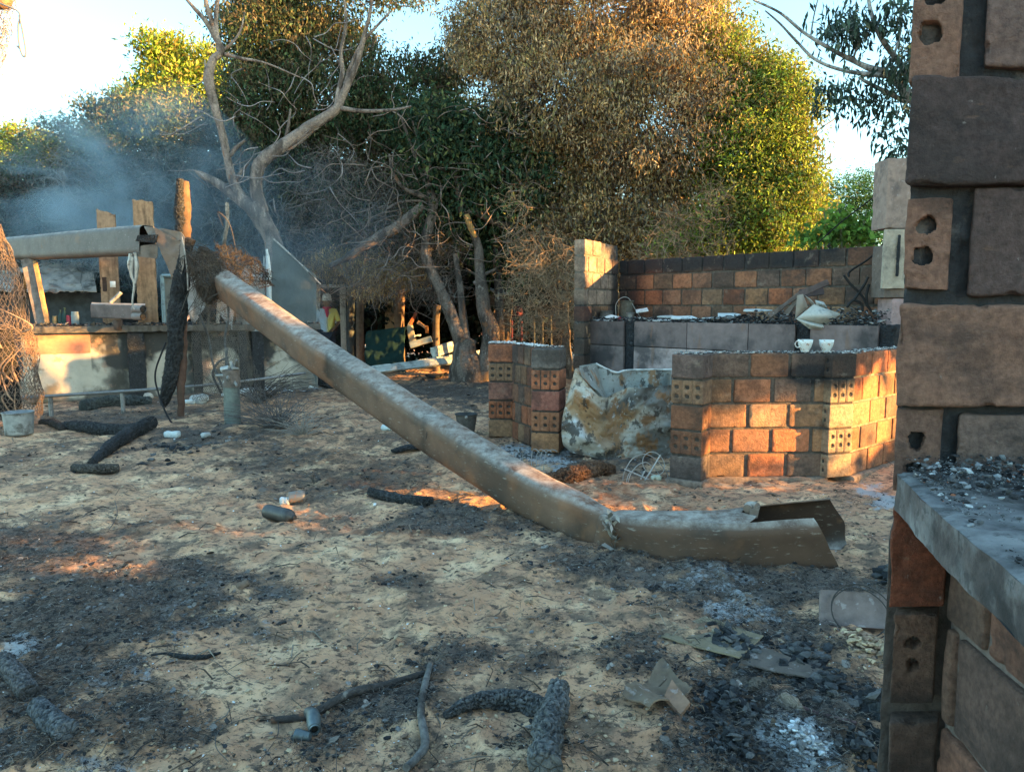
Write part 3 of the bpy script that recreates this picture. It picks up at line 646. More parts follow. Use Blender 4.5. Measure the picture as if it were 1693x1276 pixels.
nb(X_(1508, 60), X_(1589, 60), Z_(134), Z_(-75), (.27, .155, .11), [(-.010, -.027, .0195, .07), (-.008, .045, .0195, .07)], seed=1, r=.006)
nb(X_(1628, 60), 1.0, Z_(112), Z_(-80), (.20, .135, .115), None, seed=2, r=.014)
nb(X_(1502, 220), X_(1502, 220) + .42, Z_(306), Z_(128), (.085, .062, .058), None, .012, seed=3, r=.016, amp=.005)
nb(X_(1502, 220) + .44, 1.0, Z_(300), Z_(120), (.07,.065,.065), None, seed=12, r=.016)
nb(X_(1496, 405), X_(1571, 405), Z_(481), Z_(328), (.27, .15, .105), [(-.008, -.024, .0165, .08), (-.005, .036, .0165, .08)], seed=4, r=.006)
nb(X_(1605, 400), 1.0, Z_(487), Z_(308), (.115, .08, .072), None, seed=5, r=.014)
nb(X_(1485, 590), X_(1485, 590) + .46, Z_(671), Z_(503), (.27, .155, .11), None, .012, seed=6, r=.014, amp=.005)
nb(X_(1485, 590) + .48, 1.0, Z_(671), Z_(503), (.27, .165, .12), None, seed=13, r=.014)
nb(X_(1480, 730), X_(1556, 730), Z_(812), Z_(677), (.20, .12, .09), [(-.002, .018, .0165, .05), (-.004, -.045, .0165, .05)], seed=7, r=.007)
nb(X_(1583, 730), 1.0, Z_(825), Z_(686), (.22, .155, .13), None, seed=8, r=.012)
# below the ledge
nb(X_(1472, 930), .115, Z_(1003), Z_(838), (.25, .09, .052), None, .006, seed=9, r=.008, amp=.005)
nb(X_(1474, 1085), X_(1546, 1085), Z_(1162), Z_(1012), (.19, .12, .09), [(-.003, -.016, .0125, .06), (-.003, .032, .0125, .06)], .004, seed=10, r=.006)
nb(X_(1470, 1225), .118, Z_(1345), Z_(1190), (.18, .12, .095), None, .004, seed=11, r=.010)
nb(X_(1470, 1225) + .003, .118, Z_(1345) - .22, Z_(1345) - .02, (.18, .12, .095), None, 0, seed=14, r=.010)
nb(X_(1470, 1225) + .003, .118, -.05, Z_(1345) - .24, (.18, .12, .095), None, 0, seed=15, r=.010)
V, F = rbox((1.0, .13, 1.7), .008, .005, .012, 14, 3); put(mm, V, F, frN, (.04, .042, .045), (.50 + X_(1500, 200) + .012, .085, 1.18 + .85))
V, F = rbox((.19, .10, 1.11), .010, .005, .006, 14, 4); put(mm, V, F, frN, (.12, .105, .095), (.085, .085, .525))
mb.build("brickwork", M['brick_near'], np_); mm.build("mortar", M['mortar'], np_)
# the counter that runs toward the camera
nc = thing("brick_counter", "brick counter with a thick ledge under blue grey ash, close by on the right", "counter", (.9, .9, 0))
ZL = HC + ray(900, 780)[2] * (Y0 / ray(900, 780)[1])
e0 = np.array([.785, 1.497]); e1 = np.array([.628, .88]); ed = (e1 - e0) / np.linalg.norm(e1 - e0)
nu, nv = 170, 90; U, Vv = np.meshgrid(np.linspace(0, 1.45, nu), np.linspace(0, .75, nv), indexing='ij'); U, Vv = U.ravel(), Vv.ravel()
px_ = e0[0] + ed[0] * U + Vv + fbm(xyz(U * 9, U * 0), 4, 3) * .012 * (Vv < .01); py_ = e0[1] + ed[1] * U
zt = ZL + fbm(xyz(px_ * 14, py_ * 14), 5, 9) * .018 * sstep(0, .05, Vv) - sstep(.02, 0, Vv) * .004
top = np.stack([px_, py_, zt], 1); bot = top.copy(); bot[:, 2] = ZL - .078
mc_ = MB(); F = grid_faces(nu, nv); mc_.add(top, F[:, ::-1], (.17, .175, .18)); mc_.add(bot, F, (.1, .1, .1))
k = np.arange(nu); nrow = 9
L0 = top[k * nv]; side = np.stack([L0 * (1 - t) + bot[k * nv] * t for t in np.linspace(0, 1, nrow)], 1)
side = side + np.stack([fbm(side.reshape(-1, 3) * 16, 4, 5), side.reshape(-1, 3)[:, 0] * 0, side.reshape(-1, 3)[:, 0] * 0], 1).reshape(side.shape) * .012
mc_.add(side.reshape(-1, 3), grid_faces(nu, nrow), (.12, .105, .10))
mc_.build("ledge", M['slab'], nc)
# its brick side: bricks laid along the face that recedes toward the camera
s0 = np.array([.905, 1.50]); s1 = np.array([.80, .45]); frS = frame(s1, s0 - s1)
frS = (np.array([s0[0], s0[1], 0]), np.array([*(s1 - s0) / np.linalg.norm(s1 - s0), 0]), np.array([1.0, -.1, 0]) / np.linalg.norm([1, -.1]))
mb, mm = MB(), MB()
for k in range(6):
    z1 = [ZL - .085, .885, .665, .445, .225, .005][k] ; z0 = [.90, .68, .46, .24, .02, -.2][k]
    s = [-.14, -.02, -.2, -.05, -.18, 0][k] + .17
    s = [.0, .0, .0, .0, .0, 0][k]
    cuts = [[0, .16, .44, .74, 1.04], [0, .05, .33, .63, .93], [0, .2, .5, .8, 1.04], [0, .09, .39, .7, 1.0], [0, .22, .5, .8, 1.04], [0, .3, .6, .9]][k]
    for i in range(len(cuts) - 1):
        V, F = rbox((cuts[i + 1] - cuts[i] - .018, .14, z1 - z0 - .0), .006, .010, .004, 11, k * 7 + i); off = ((cuts[i] + cuts[i + 1]) / 2, .07, (z0 + z1) / 2)
        V = V + np.stack([V[:, 0] * 0, fbm(V * 8 + k, 3, 3) * .01, V[:, 0] * 0], 1)
        c = [(.19, .12, .09), (.22, .135, .10), (.28, .14, .095), (.17, .11, .09)][(k + i * 2) % 4]
        put(mb, V, F, frS, c, off)
V, F = rbox((1.06, .12, ZL - .07), .012, .004, .005, 14, 3); put(mm, V, F, frS, (.20, .165, .145), (.53, .076, (ZL - .08) / 2))
mb.build("brickwork", M['brick_near'], nc); mm.build("mortar", M['mortar'], nc)
# ash and charcoal lying on the ledge
ash = MB(); n = 34000; u = RNG.uniform(0, 1.3, n); v = .02 + RNG.uniform(0, 1, n) * .7; x = e0[0] + ed[0] * u + v; y = e0[1] + ed[1] * u
dens = fbm(xyz(x * 5, y * 5), 4, 21) * 2 + sstep(1.25, 1.5, y) * .9 + sstep(.05, .25, v) * .2; kp = dens + RNG.uniform(-.4, .4, n) > .25; x, y, v = x[kp], y[kp], v[kp]; n = len(x)
hgt = sstep(1.2, 1.5, y) * .035; cc = np.array([(.03, .032, .035), (.1, .105, .11), (.24, .26, .28), (.42, .46, .48), (.3, .12, .07)])[RNG.choice(5, n, p=[.40, .34, .17, .07, .02])]
chips(ash, x, y, ZL + .002 + RNG.uniform(0, 1, n) * hgt, .0011 + .0075 * RNG.uniform(0, 1, n) ** 8, cc, .6, 1.7)
oo = ash.build("ledge_ash", M['ash'], smooth=False); oo["kind"] = "stuff"; oo["label"] = "blue grey ash and charcoal crumbs on the near ledge"
# ------------------------------------------------------------------ the bent metal beam
def section(w_, h_, r, k=5):
    """rounded box outline, local (across, up)"""
    pts = []
    for cx, cy, a0 in ((w_ / 2 - r, h_ / 2 - r, 0), (-w_ / 2 + r, h_ / 2 - r, 90), (-w_ / 2 + r, -h_ / 2 + r, 180), (w_ / 2 - r, -h_ / 2 + r, 270)):
        for i in range(k): a = math.radians(a0 + 90 * i / (k - 1)); pts.append((cx + r * math.cos(a), cy + r * math.sin(a)))
        # extra points along the flat that follows
    out = []
    for i in range(len(pts)):
        p, q = np.array(pts[i]), np.array(pts[(i + 1) % len(pts)]); L = np.linalg.norm(q - p); m = max(1, int(L / .03))
        for t in range(m): out.append(p + (q - p) * t / m)
    return np.array(out)
def loft(mb, path, sec, scl, n, amp=.006, seed=0, c=(.3, .25, .2), roll=0.0, thick=.006, nsc=3.0, rolls=None, filt=None):
    pts = catmull(path, n); t = np.linspace(0, 1, n); sc = np.array([np.interp(t, np.linspace(0, 1, len(scl)), [q[i] for q in scl]) for i in (0, 1)]).T
    T = np.gradient(pts, axis=0); T /= np.linalg.norm(T, axis=1)[:, None]; A = np.cross(T, [0, 0, 1.0]); A /= np.linalg.norm(A, axis=1)[:, None]; U = np.cross(A, T)
    rl = np.full(n, roll) if rolls is None else np.interp(t, np.linspace(0, 1, len(rolls)), rolls)
    A2 = A * np.cos(rl)[:, None] + U * np.sin(rl)[:, None]; U2 = -A * np.sin(rl)[:, None] + U * np.cos(rl)[:, None]
    m = len(sec); res = []
    for inset in (0, thick):
        s_ = sec * (1 - inset / np.abs(sec).max())
        V = pts[:, None] + A2[:, None] * (s_[None, :, 0:1] * sc[:, None, 0:1]) + U2[:, None] * (s_[None, :, 1:2] * sc[:, None, 1:2])
        V = V.reshape(-1, 3); Vo = V + (V - np.repeat(pts, m, 0)) * (fbm(V * nsc + seed, 4, seed) * amp * 8)[:, None]
        res.append(Vo)
    i = np.arange(n - 1)[:, None]; j = np.arange(m)[None]; j2 = (j + 1) % m
    F = np.stack([i * m + j, i * m + j2, (i + 1) * m + j2, (i + 1) * m + j], -1).reshape(-1, 4)
    cc = np.asarray(c) if np.ndim(c) == 1 else c
    if filt is not None:
        fc = res[0][F].mean(1); sj = (F[:, 0] % m); F = F[filt(fc, sec[sj, 0], sec[sj, 1])]
    mb.add(res[0], F, cc); mb.add(res[1], F[:, ::-1], (.05, .045, .04))
    for k in ((0, n - 1) if filt is None else ()):
        R = np.arange(m) + k * m; Vr = np.concatenate([res[0][R], res[1][R]]); jj = np.arange(m); mb.add(Vr, np.stack([jj, (jj + 1) % m, m + (jj + 1) % m, m + jj], 1), (.2, .17, .14))
    return pts, A2, U2
beam = thing("bent_metal_beam", "long bent scorched metal box beam, propped on a burnt post and sloping down to the sand", "metal beam", (0, 6, 0))
BCOL = (.165, .10, .068)
sec = section(.27, .37, .075)
pth = [P(366, 468, 10.1), P(430, 516, 9.0), P(520, 582, 7.9), P(620, 650, 6.95), P(700, 705, 6.35), P(790, 762, 5.75), P(880, 818, 5.25), P(950, 855, 4.92), P(1004, 878, 4.72)]
mb = MB(); loft(mb, pth, sec, [(1, 1), (1, 1), (.98, .98), (.96, .96), (.92, .93), (.9, .90), (.88, .88), (.82, .86), (.5, .72)], 150, .010, 1, BCOL, rolls=[-.30, -.25, -.2, -.15, -.15, -.15, -.1, 0, 0])
Vm = mb.V[0].reshape(150, -1, 3); Cm = np.array(mb.C[0]).reshape(150, -1, 3).copy(); tt = np.linspace(0, 1, 150)
for t0, w0, k0 in ((.30, .010, .75), (.305, .03, .35), (.53, .006, .5), (.70, .05, .35), (.12, .02, .4), (.93, .03, .5)): Cm *= (1 - k0 * np.exp(-((tt - t0) / w0) ** 2))[:, None, None]
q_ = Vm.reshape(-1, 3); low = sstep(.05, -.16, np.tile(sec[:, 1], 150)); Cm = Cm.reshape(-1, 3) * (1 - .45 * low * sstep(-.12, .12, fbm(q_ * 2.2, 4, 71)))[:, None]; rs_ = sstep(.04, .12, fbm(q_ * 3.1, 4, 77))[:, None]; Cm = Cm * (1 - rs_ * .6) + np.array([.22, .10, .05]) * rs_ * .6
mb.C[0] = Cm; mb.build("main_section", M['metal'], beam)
pth = [P(994, 874, 4.76), P(1020, 888, 4.66), P(1100, 899, 4.50), P(1180, 898, 4.43), P(1262, 893, 4.42), P(1420, 880, 4.42)]
def channel(mb, path, sec, scl, ends, n=90, thick=.006, c=(.115, .068, .046), rolls=None, seed=4, amp=.01):
    """open folded sheet: every strip of the section runs to its own end (photo x)"""
    N = 400; pts = catmull(path, N); t = np.linspace(0, 1, N); sc = np.array([np.interp(t, np.linspace(0, 1, len(scl)), [q[i] for q in scl]) for i in (0, 1)]).T
    T = np.gradient(pts, axis=0); T /= np.linalg.norm(T, axis=1)[:, None]; A = np.cross(T, [0, 0, 1.0]); A /= np.linalg.norm(A, axis=1)[:, None]; U = np.cross(A, T); rl = np.interp(t, np.linspace(0, 1, len(rolls)), rolls)
    A2 = A * np.cos(rl)[:, None] + U * np.sin(rl)[:, None]; U2 = -A * np.sin(rl)[:, None] + U * np.cos(rl)[:, None]
    rel = pts - [0, 0, HC]; xpx = CX + F_PX * rel[:, 0] / (rel[:, 1] * cp - rel[:, 2] * sp)
    for sel, efun in ends:
        idx = [q for q in range(len(sec)) if sel(*sec[q])]
        if 0 in idx and len(sec) - 1 in idx: g = max(range(len(idx) - 1), key=lambda q: idx[q + 1] - idx[q]); idx = idx[g + 1:] + idx[:g + 1]
        W = []
        for layer, inset in ((0, 0), (1, thick)):
            L = []
            for q in idx:
                a, u = sec[q] * (1 - inset / .18); te = np.interp(efun(*sec[q]), xpx, t); fi = np.linspace(0, te, n) * (N - 1); i0 = np.clip(fi.astype(int), 0, N - 2); f = (fi - i0)[:, None]
                g = lambda X_: X_[i0] * (1 - f) + X_[i0 + 1] * f
                s2 = g(sc); L.append(g(pts) + g(A2) * (a * s2[:, 0:1]) + g(U2) * (u * s2[:, 1:2]))
            W.append(np.stack(L, 0))
        for layer in (0, 1):
            V = W[layer].reshape(-1, 3); V = V + np.stack([fbm(V * 3 + seed, 4, seed + k_) for k_ in range(3)], 1) * amp * 2.2; W[layer] = V
            F = grid_faces(len(idx), n); mb.add(V, F if layer else F[:, ::-1], np.asarray(c) * (1 if layer == 0 else .45))
        m = len(idx); e = np.arange(m) * n + n - 1; k_ = np.arange(m - 1); mb.add(np.concatenate([W[0][e], W[1][e]]), np.stack([k_, k_ + 1, m + k_ + 1, m + k_], 1), np.asarray(c) * 1.3)
        for row in (0, m - 1):
            r0_ = row * n + np.arange(n); k2 = np.arange(n - 1); mb.add(np.concatenate([W[0][r0_], W[1][r0_]]), np.stack([k2, k2 + 1, n + k2 + 1, n + k2], 1), np.asarray(c) * 1.2)
mb = MB(); channel(mb, pth, sec, [(.45, .70), (.8, .92), (1.0, 1.02), (1.05, 1.0), (1.2, 1.0), (1.45, 1.02)],
    [(lambda a, u: a > .08, lambda a, u: 1330 + (.185 - u) / .37 * 44), (lambda a, u: a < -.08, lambda a, u: 1385 + (.185 - u) / .37 * 60), (lambda a, u: u > .10 and abs(a) < .10, lambda a, u: 1236 + 9 * math.sin(a * 50)), (lambda a, u: u < -.10 and abs(a) < .10, lambda a, u: 1352 + a * 30)],
    rolls=[0, -.05, -.1, -.14, -.16, -.16]); mb.build("end_section", M['metal'], beam)
mb = MB()
for hx, hy, Yh_ in ((1324, 898, 4.285), (1351, 900, 4.28)):
    lathe0 = P(hx, hy, Yh_); a_ = np.linspace(0, 6.28, 14, endpoint=False); V = np.stack([np.cos(a_) * .011, a_ * 0, np.sin(a_) * .013], 1) + lathe0; mb.add(V, [list(range(14))], (.008, .008, .008))
mb.build("bolt_hole", M['char'], beam, smooth=False)
# open channel end: three separate plates that run past the closed part
def plate(mb, quad, nu=24, nv=12, th=.006, c=BCOL, amp=.006, seed=0, curl=0.0, holes=None):
    q = [np.array(p, float) for p in quad]; U, V = np.meshgrid(np.linspace(0, 1, nu), np.linspace(0, 1, nv), indexing='ij'); U, V = U.ravel()[:, None], V.ravel()[:, None]
    W = (q[0] * (1 - U) + q[1] * U) * (1 - V) + (q[3] * (1 - U) + q[2] * U) * V
    nrm = np.cross(q[1] - q[0], q[3] - q[0]); nrm /= np.linalg.norm(nrm)
    W = W + nrm * (fbm(W * 5 + seed, 4, seed) * amp * 2 + curl * ((V[:, 0] - .5) ** 2 * 4) - 0)[:, None]
    F = grid_faces(nu, nv); 
    if holes is not None:
        fc = np.stack([U[:, 0], V[:, 0]], 1)[F].mean(1); keep = np.ones(len(F), bool)
        for (hu, hv, ru, rv) in holes: keep &= ((fc[:, 0] - hu) / ru) ** 2 + ((fc[:, 1] - hv) / rv) ** 2 > 1
        F = F[keep]
    mb.add(W, F, c); mb.add(W - nrm * th, F[:, ::-1], np.asarray(c) * .8)
    e_ = [np.arange(nu) * nv, np.arange(nu) * nv + nv - 1, np.arange(nv), (nu - 1) * nv + np.arange(nv)]
    for e in e_:
        R = np.concatenate([W[e], W[e] - nrm * th]); L = len(e); k = np.arange(L - 1); mb.add(R, np.stack([k, k + 1, L + k + 1, L + k], 1), c)
    return mb
# gusset and clip
mb = MB(); tri = [P(1266, 874, 4.345), P(1304, 897, 4.32), P(1304, 907, 4.31), P(1293, 921, 4.30), P(1286, 917, 4.30), P(1264, 880, 4.34)]
tri = np.array(tri); nrm = np.cross(tri[2] - tri[0], tri[4] - tri[0]); nrm /= np.linalg.norm(nrm); nrm *= np.sign(-nrm[1]); cen = tri.mean(0); tri2 = tri + nrm * .018; tri = tri - nrm * .01
mb.add(np.concatenate([tri, tri2]), [list(range(6)), list(range(11, 5, -1))] + [[i, (i + 1) % 6, 6 + (i + 1) % 6, 6 + i] for i in range(6)], (.25, .2, .165)); mb.build("gusset_plate", M['metal'], beam, smooth=False)
mb = MB(); tube(mb, [P(1236, 841, 4.40), P(1240, 836, 4.44), P(1252, 838, 4.40)], [.028, .028, .028], 12, 12, c=(.22, .17, .14)); plate(mb, [P(1240, 842, 4.39), P(1256, 836, 4.39), P(1252, 856, 4.385), P(1238, 858, 4.385)], 6, 6, c=(.25, .2, .17)); mb.build("clip", M['metal'], beam)
# torn bright metal at the lower kink
mb = MB()
for k in range(26):
    c = P(1011 + RNG.normal(0, 6), 880 + RNG.uniform(-28, 20), 4.52 + RNG.uniform(-.03, .03)); d = RNG.normal(0, .035, 3); e_ = RNG.normal(0, .028, 3)
    plate(mb, [c, c + d * .7, c + d * .7 + e_ * .8, c + e_], 5, 5, .002, (.34, .31, .27), .02, k)
mb.build("torn_kink", M['galv'], beam)
# upper run, further back on the left
pth = [P(18, 411, 13.2), P(80, 408, 12.2), P(150, 403, 11.3), P(215, 399, 10.55), P(244, 398, 10.3)]
mb = MB(); loft(mb, pth, section(.25, .40, .07), [(1, .95), (1, 1), (1, 1), (1, 1.02), (.95, 1.05)], 70, .010, 7, (.12, .105, .095), roll=.05); mb.build("upper_section", M['metal'], beam)
mb = MB()
plate(mb, [P(238, 374, 10.25), P(300, 385, 10.0), P(306, 398, 9.95), P(248, 396, 10.1)], 20, 10, c=(.26, .19, .14), amp=.06, seed=3)
plate(mb, [P(256, 376, 10.05), P(303, 402, 9.95), P(302, 440, 9.95), P(262, 408, 10.0)], 20, 14, c=(.24, .165, .12), amp=.03, seed=5)
plate(mb, [P(262, 406, 10.0), P(302, 438, 9.95), P(303, 468, 9.95), P(293, 482, 9.95)], 16, 12, c=(.24, .165, .12), amp=.02, seed=6)
plate(mb, [P(226, 408, 10.25), P(262, 402, 10.2), P(258, 428, 10.2), P(230, 424, 10.25)], 12, 10, c=(.28, .23, .19), amp=.05, seed=8)
plate(mb, [P(294, 478, 9.95), P(300, 384, 9.9), P(306, 392, 9.9), P(304, 440, 9.9)], 12, 10, c=(.28, .23, .19), amp=.02, seed=18)
mb.build("torn_flap", M['metal'], beam)
mb = MB(); plate(mb, [P(228, 389, 10.05), P(262, 388, 10.0), P(259, 402, 10.0), P(224, 399, 10.05)], 8, 5, c=(.012, .012, .012), amp=.01, seed=9); mb.build("burnt_opening", M['char'], beam)
mb = MB()
for a_ in ([(219, 425), (217, 452), (222, 470), (219, 500), (222, 512)], [(217, 420), (214, 440), (217, 455)], [(224, 418), (226, 450), (221, 480)]):
    tube(mb, [P(x, y, 10.2) for x, y in a_], [.03, .025, .015, .012, .008][:len(a_)], 6, 16, amp=.5, nsc=14, c=(.45, .42, .38))
tube(mb, [P(301, 392, 9.9), P(309, 440, 9.9), P(311, 480, 9.9)], .012, 6, 12, c=(.3, .28, .26)); mb.build("hanging_shred", M['galv'], beam)
mb = MB()
for x in (430, 601, 720): 
    pass
for (x, y, Yd, L_) in ((706, 722, 6.2, .22),): tube(mb, [P(708, 700, 6.08), P(704, 728, 6.05)], [.004, .002], 5, 5, c=(.02, .02, .02))
mb.build("scratch", M['char'], beam)

# ------------------------------------------------------------------ burnt upright posts
def charlog(name, label, cat, pts, rad, col=(.035, .036, .038), m='char', seg=18, n=60, amp=.22, nsc=9, group=None, seed=None, parent=None, cvar=.5, flat=None):
    mb = MB(); pts = [np.array(p) for p in pts]; rm = max(rad)
    ck = (rm * 1.7, rm * .42, rm * .10, rm * .20) if m == 'char' else None
    tube(mb, pts, rad, max(seg, 36 if ck else 0), max(n, 110 if ck else 0), amp, nsc, col, seed if seed is not None else int(RNG.integers(0, 999)), True, cvar, flat, ck)
    if parent is not None: return mb.build(name, M[m], parent)
    o = mb.build(name, M[m], loc=pts[0]); return tag(o, label, cat, group)
up = thing("burnt_post", "tall burnt forked post with its pale stump top rising above the metal beam", "post", tuple(P(300, 600, 10.05) * [1, 1, 0]))
charlog("stump_top", "", "", [P(304, 412, 10.15), P(305, 375, 10.15), P(305, 330, 10.15), P(306, 300, 10.15)], [.085, .078, .075, .05], (.13, .078, .045), 'wood', 22, 60, .35, 9, parent=up)
charlog("charred_shell", "", "", [P(299, 400, 10.12), P(298, 345, 10.1), P(297, 296, 10.1)], [.075, .075, .045], parent=up, amp=.4, n=50)
charlog("trunk", "", "", [P(312, 395, 10.0), P(303, 440, 10.0), P(296, 500, 10.0), P(290, 560, 10.0), P(284, 610, 10.0), P(273, 660, 10.0), P(271, 674, 10.0)], [.085, .095, .115, .115, .10, .07, .02], parent=up, amp=.5, n=160, seg=40, nsc=5)
charlog("rear_leg", "", "", [P(300, 520, 10.15), P(301, 590, 10.1), P(299, 640, 10.05), P(299, 688, 10.0)], [.07, .06, .055, .04], (.10, .055, .04), 'wood', 16, 70, .35, 9, parent=up)
wr = MB(); tube(wr, [P(274, 566, 9.9), P(257, 615, 9.85), P(262, 650, 9.8), P(278, 690, 9.6), P(297, 713, 9.5)], .012, 6, 40, c=(.02, .02, .022)); wr.build("iron_rod", M['wire'], up)

# ------------------------------------------------------------------ left: plastered counter wall, ledge, timbers
q0 = np.array([-7.75, 11.75]); q1 = np.array([-3.60, 13.75]); frQ = frame(q0, q1 - q0); lnQ = np.linalg.norm(q1 - q0)
pw = thing("plastered_counter_wall", "low white plastered counter wall stained with soot, timber ledge on top", "wall", (-5.6, 12.6, 0))
mb = MB(); V, F = rbox((lnQ, .22, 1.12), .02, .02, .012, 4, 2)
def sq(s, z):
    e = fbm(xyz(s * 3, z * 3), 5, 31) * 1.3
    return np.clip(np.maximum.reduce([sstep(.55, .75, z + e - .25 * (s < .95)) * sstep(.75, .95, s + e * .5) * .92, sstep(.25, .1, np.abs(s - 1.42 + e * .5)) * .7, sstep(.22, .05, np.abs(s - 2.35 + e)) * .8, sstep(.35, .1, np.abs(s - 3.5 + e)) * .75, sstep(4.1, 4.4, s + e * .6) * .6, sstep(.18, .05, z + e * .5) * .7]), 0, .95)
put(mb, V, F, frQ, vcol(V, (.52, .46, .37), (lnQ / 2, 0, .55), sq), (lnQ / 2, .11, .55)); mb.build("plaster", M['plaster'], pw)
mb = MB(); V, F = rbox((.9, .012, .30), .03, .004, .002, 6, 3); put(mb, V, F, frQ, (.55, .23, .14), (.50, -.006, .93)); mb.build("orange_patch", M['plain'], pw)  # thin orange panel on the upper left of the wall
mb = MB(); V, F = rbox((lnQ + .1, .46, .11), .035, .012, .012, 7, 4); put(mb, V, F, frQ, (.13, .115, .10), (lnQ / 2, .10, 1.165)); mb.build("ledge", M['wood'], pw)
for i, (s, wd, hh) in enumerate(((1.62, .26, 1.10), (2.55, .15, 1.10), (3.30, .13, 1.1), (3.55, .2, 1.1))):
    mb = MB(); V, F = rbox((wd, .12, hh), .03, .02, .02, 12, i); put(mb, V, F, frQ, (.035, .036, .038), (s, -.06, hh / 2)); mb.build("charred_upright", M['char'], pw)
db = MB(); s_ = RNG.uniform(.1, lnQ, 420); qq = RNG.uniform(-.1, .3, 420); o_, d_, in_ = frQ; p = o_ + s_[:, None] * d_ + qq[:, None] * in_
chips(db, p[:, 0], p[:, 1], np.full(420, 1.225) + RNG.uniform(0, .03, 420), RNG.uniform(.01, .04, 420), np.array(DK + [(.2, .17, .14), (.3, .2, .15)])[RNG.integers(0, 5, 420)], .5, 2.5); o = db.build("burnt_debris", M['ash'], pw, smooth=False); o["kind"] = "stuff"

def board(name, label, a, b, wd, th, col, m='wood', parent=None, group=None, cut=0.0, seed=0, face=None):
    """plank between two points; wd across, th thick"""
    a, b = np.array(a, float), np.array(b, float); T = b - a; L = np.linalg.norm(T); T /= L
    A = np.array(face, float) if face is not None else np.array([1.0, 0.15, 0]); A = A - T * np.dot(A, T); A /= np.linalg.norm(A); Bn = np.cross(T, A)
    V, F = rbox((wd, th, L), .02, .006, .005, 6, seed)
    if cut: V[:, 2] += np.where(V[:, 2] > L / 2 - .03, 1, 0) * (cut * V[:, 0] / wd + fbm(V * 20, 2, 3) * .06)
    W = (a + b) / 2 + V[:, 0:1] * A + V[:, 1:2] * Bn + V[:, 2:3] * T
    mb = MB(); cc = np.array(col) * (1 + .8 * fbm(np.stack([V[:, 0] * 30, V[:, 1] * 30, V[:, 2] * 1.2], 1), 3, seed))[:, None]; mb.add(W, F, cc)
    if parent is not None: return mb.build(name, M[m], parent)
    return tag(mb.build(name, M[m], loc=a), label, "plank", group)
G1 = "scorched planks standing by the plastered wall"
board("plank", "upright scorched plank with a slot and a white tag, shorter of the two standing planks", P(186, 541, 12.75), P(175, 350, 12.6), .29, .05, (.30, .205, .135), cut=-.10, seed=3, group=G1)
board("plank", "tallest upright scorched plank, just left of the burnt post", P(246, 540, 12.75), P(236, 332, 12.5), .31, .06, (.32, .205, .125), cut=-.02, seed=5, group=G1)
board("plank", "leaning grooved plank propped under the left end of the metal beam", P(72, 538, 12.2), P(46, 428, 12.5), .21, .05, (.24, .19, .16), seed=6, group=G1)
board("plank", "thin orange brown batten leaning beside the grooved plank", P(79, 536, 12.15), P(58, 432, 12.45), .06, .05, (.5, .26, .11), seed=7, group=G1)
tg = MB(); box(tg, P(186.5, 470, 12.45), (.09, .006, .10), None, (.75, .75, .72)); tag(tg.build("paper_tag", M['plain'], loc=P(186.5, 470, 12.45)), "small white paper tag stuck on the shorter standing plank", "tag")
tg = MB(); V, F = rbox((.07, .03, .24), .02, .01, .004, 20); tg.add(V + P(173, 470, 12.5), F, (.05, .035, .03)); tag(tg.build("latch_plate", M['rust'], loc=P(173, 470, 12.5)), "rusty slotted latch plate on the edge of the shorter standing plank", "latch")
charlog("charred_stick", "charred stick leaning behind the wire netting at far left", "stick", [P(28, 520, 12.6), P(33, 480, 12.6), P(39, 452, 12.6)], [.09, .10, .05])
# double tube metal box lying on the ledge
mbx = thing("twin_tube_bracket", "rusty metal box with two round tube ends lying on the timber ledge", "bracket", P(195, 535, 12.1))
mb = MB(); loft(mb, [P(155, 514, 12.35), P(190, 515, 12.2), P(232, 516, 12.0)], section(.12, .23, .02), [(1, 1), (1, 1), (1, 1)], 20, .01, 3, (.16, .125, .12)); plate(mb, [P(150, 503, 12.3), P(240, 505, 11.95), P(240, 502, 12.1), P(152, 500, 12.45)], 12, 4, c=(.35, .33, .33)); mb.build("body", M['metal'], mbx)
for yy in (511, 523):
    mb = MB(); c = P(238, yy, 11.9); a = np.linspace(0, 6.28, 16, endpoint=False)
    for r_, d_ in ((.062, 0),): tube(mb, [c + [-.18, .05, 0], c + [.02, -.06, 0]], [.06, .06], 16, 4, c=(.2, .18, .18), cap=False)
    tube(mb, [c + [-.10, .0, 0], c + [.018, -.055, 0]], [.05, .05], 16, 3, c=(.01, .01, .01)); mb.build("tube", M['metal'], mbx)
mb = MB(); box(mb, P(195, 537, 12.25), (.12, .1, .16), None, (.15, .1, .08)); mb.build("support", M['wood'], mbx)
charlog("plank", "small broken grey batten lying across the metal box", "plank", [P(183, 500, 12.2), P(200, 484, 12.2)], [.03, .03], (.3, .3, .3), 'wood', 6, 6, .1)
# bottles and tins on the ledge
def lathe(mb, c, prof, seg=20, col=(.5, .5, .5), tilt=None):
    a = np.linspace(0, 2 * math.pi, seg, endpoint=False); pr = np.array(prof); V = np.stack([pr[:, 0:1] * np.cos(a), pr[:, 0:1] * np.sin(a), np.broadcast_to(pr[:, 1:2], (len(pr), seg))], -1).reshape(-1, 3)
    if tilt is not None: V = V @ np.asarray(tilt).T
    m = len(pr); i = np.arange(m - 1)[:, None]; j = np.arange(seg)[None]; j2 = (j + 1) % seg
    return mb.add(V + np.array(c), np.stack([i * seg + j, i * seg + j2, (i + 1) * seg + j2, (i + 1) * seg + j], -1).reshape(-1, 4), col)
BOT = [(0, 0), (.036, 0), (.04, .01), (.04, .13), (.032, .17), (.015, .20), (.014, .25), (.017, .252), (.017, .262), (0, .263)]
JAR = [(0, 0), (.045, 0), (.05, .01), (.05, .15), (.044, .17), (.046, .175), (.046, .20), (0, .2)]
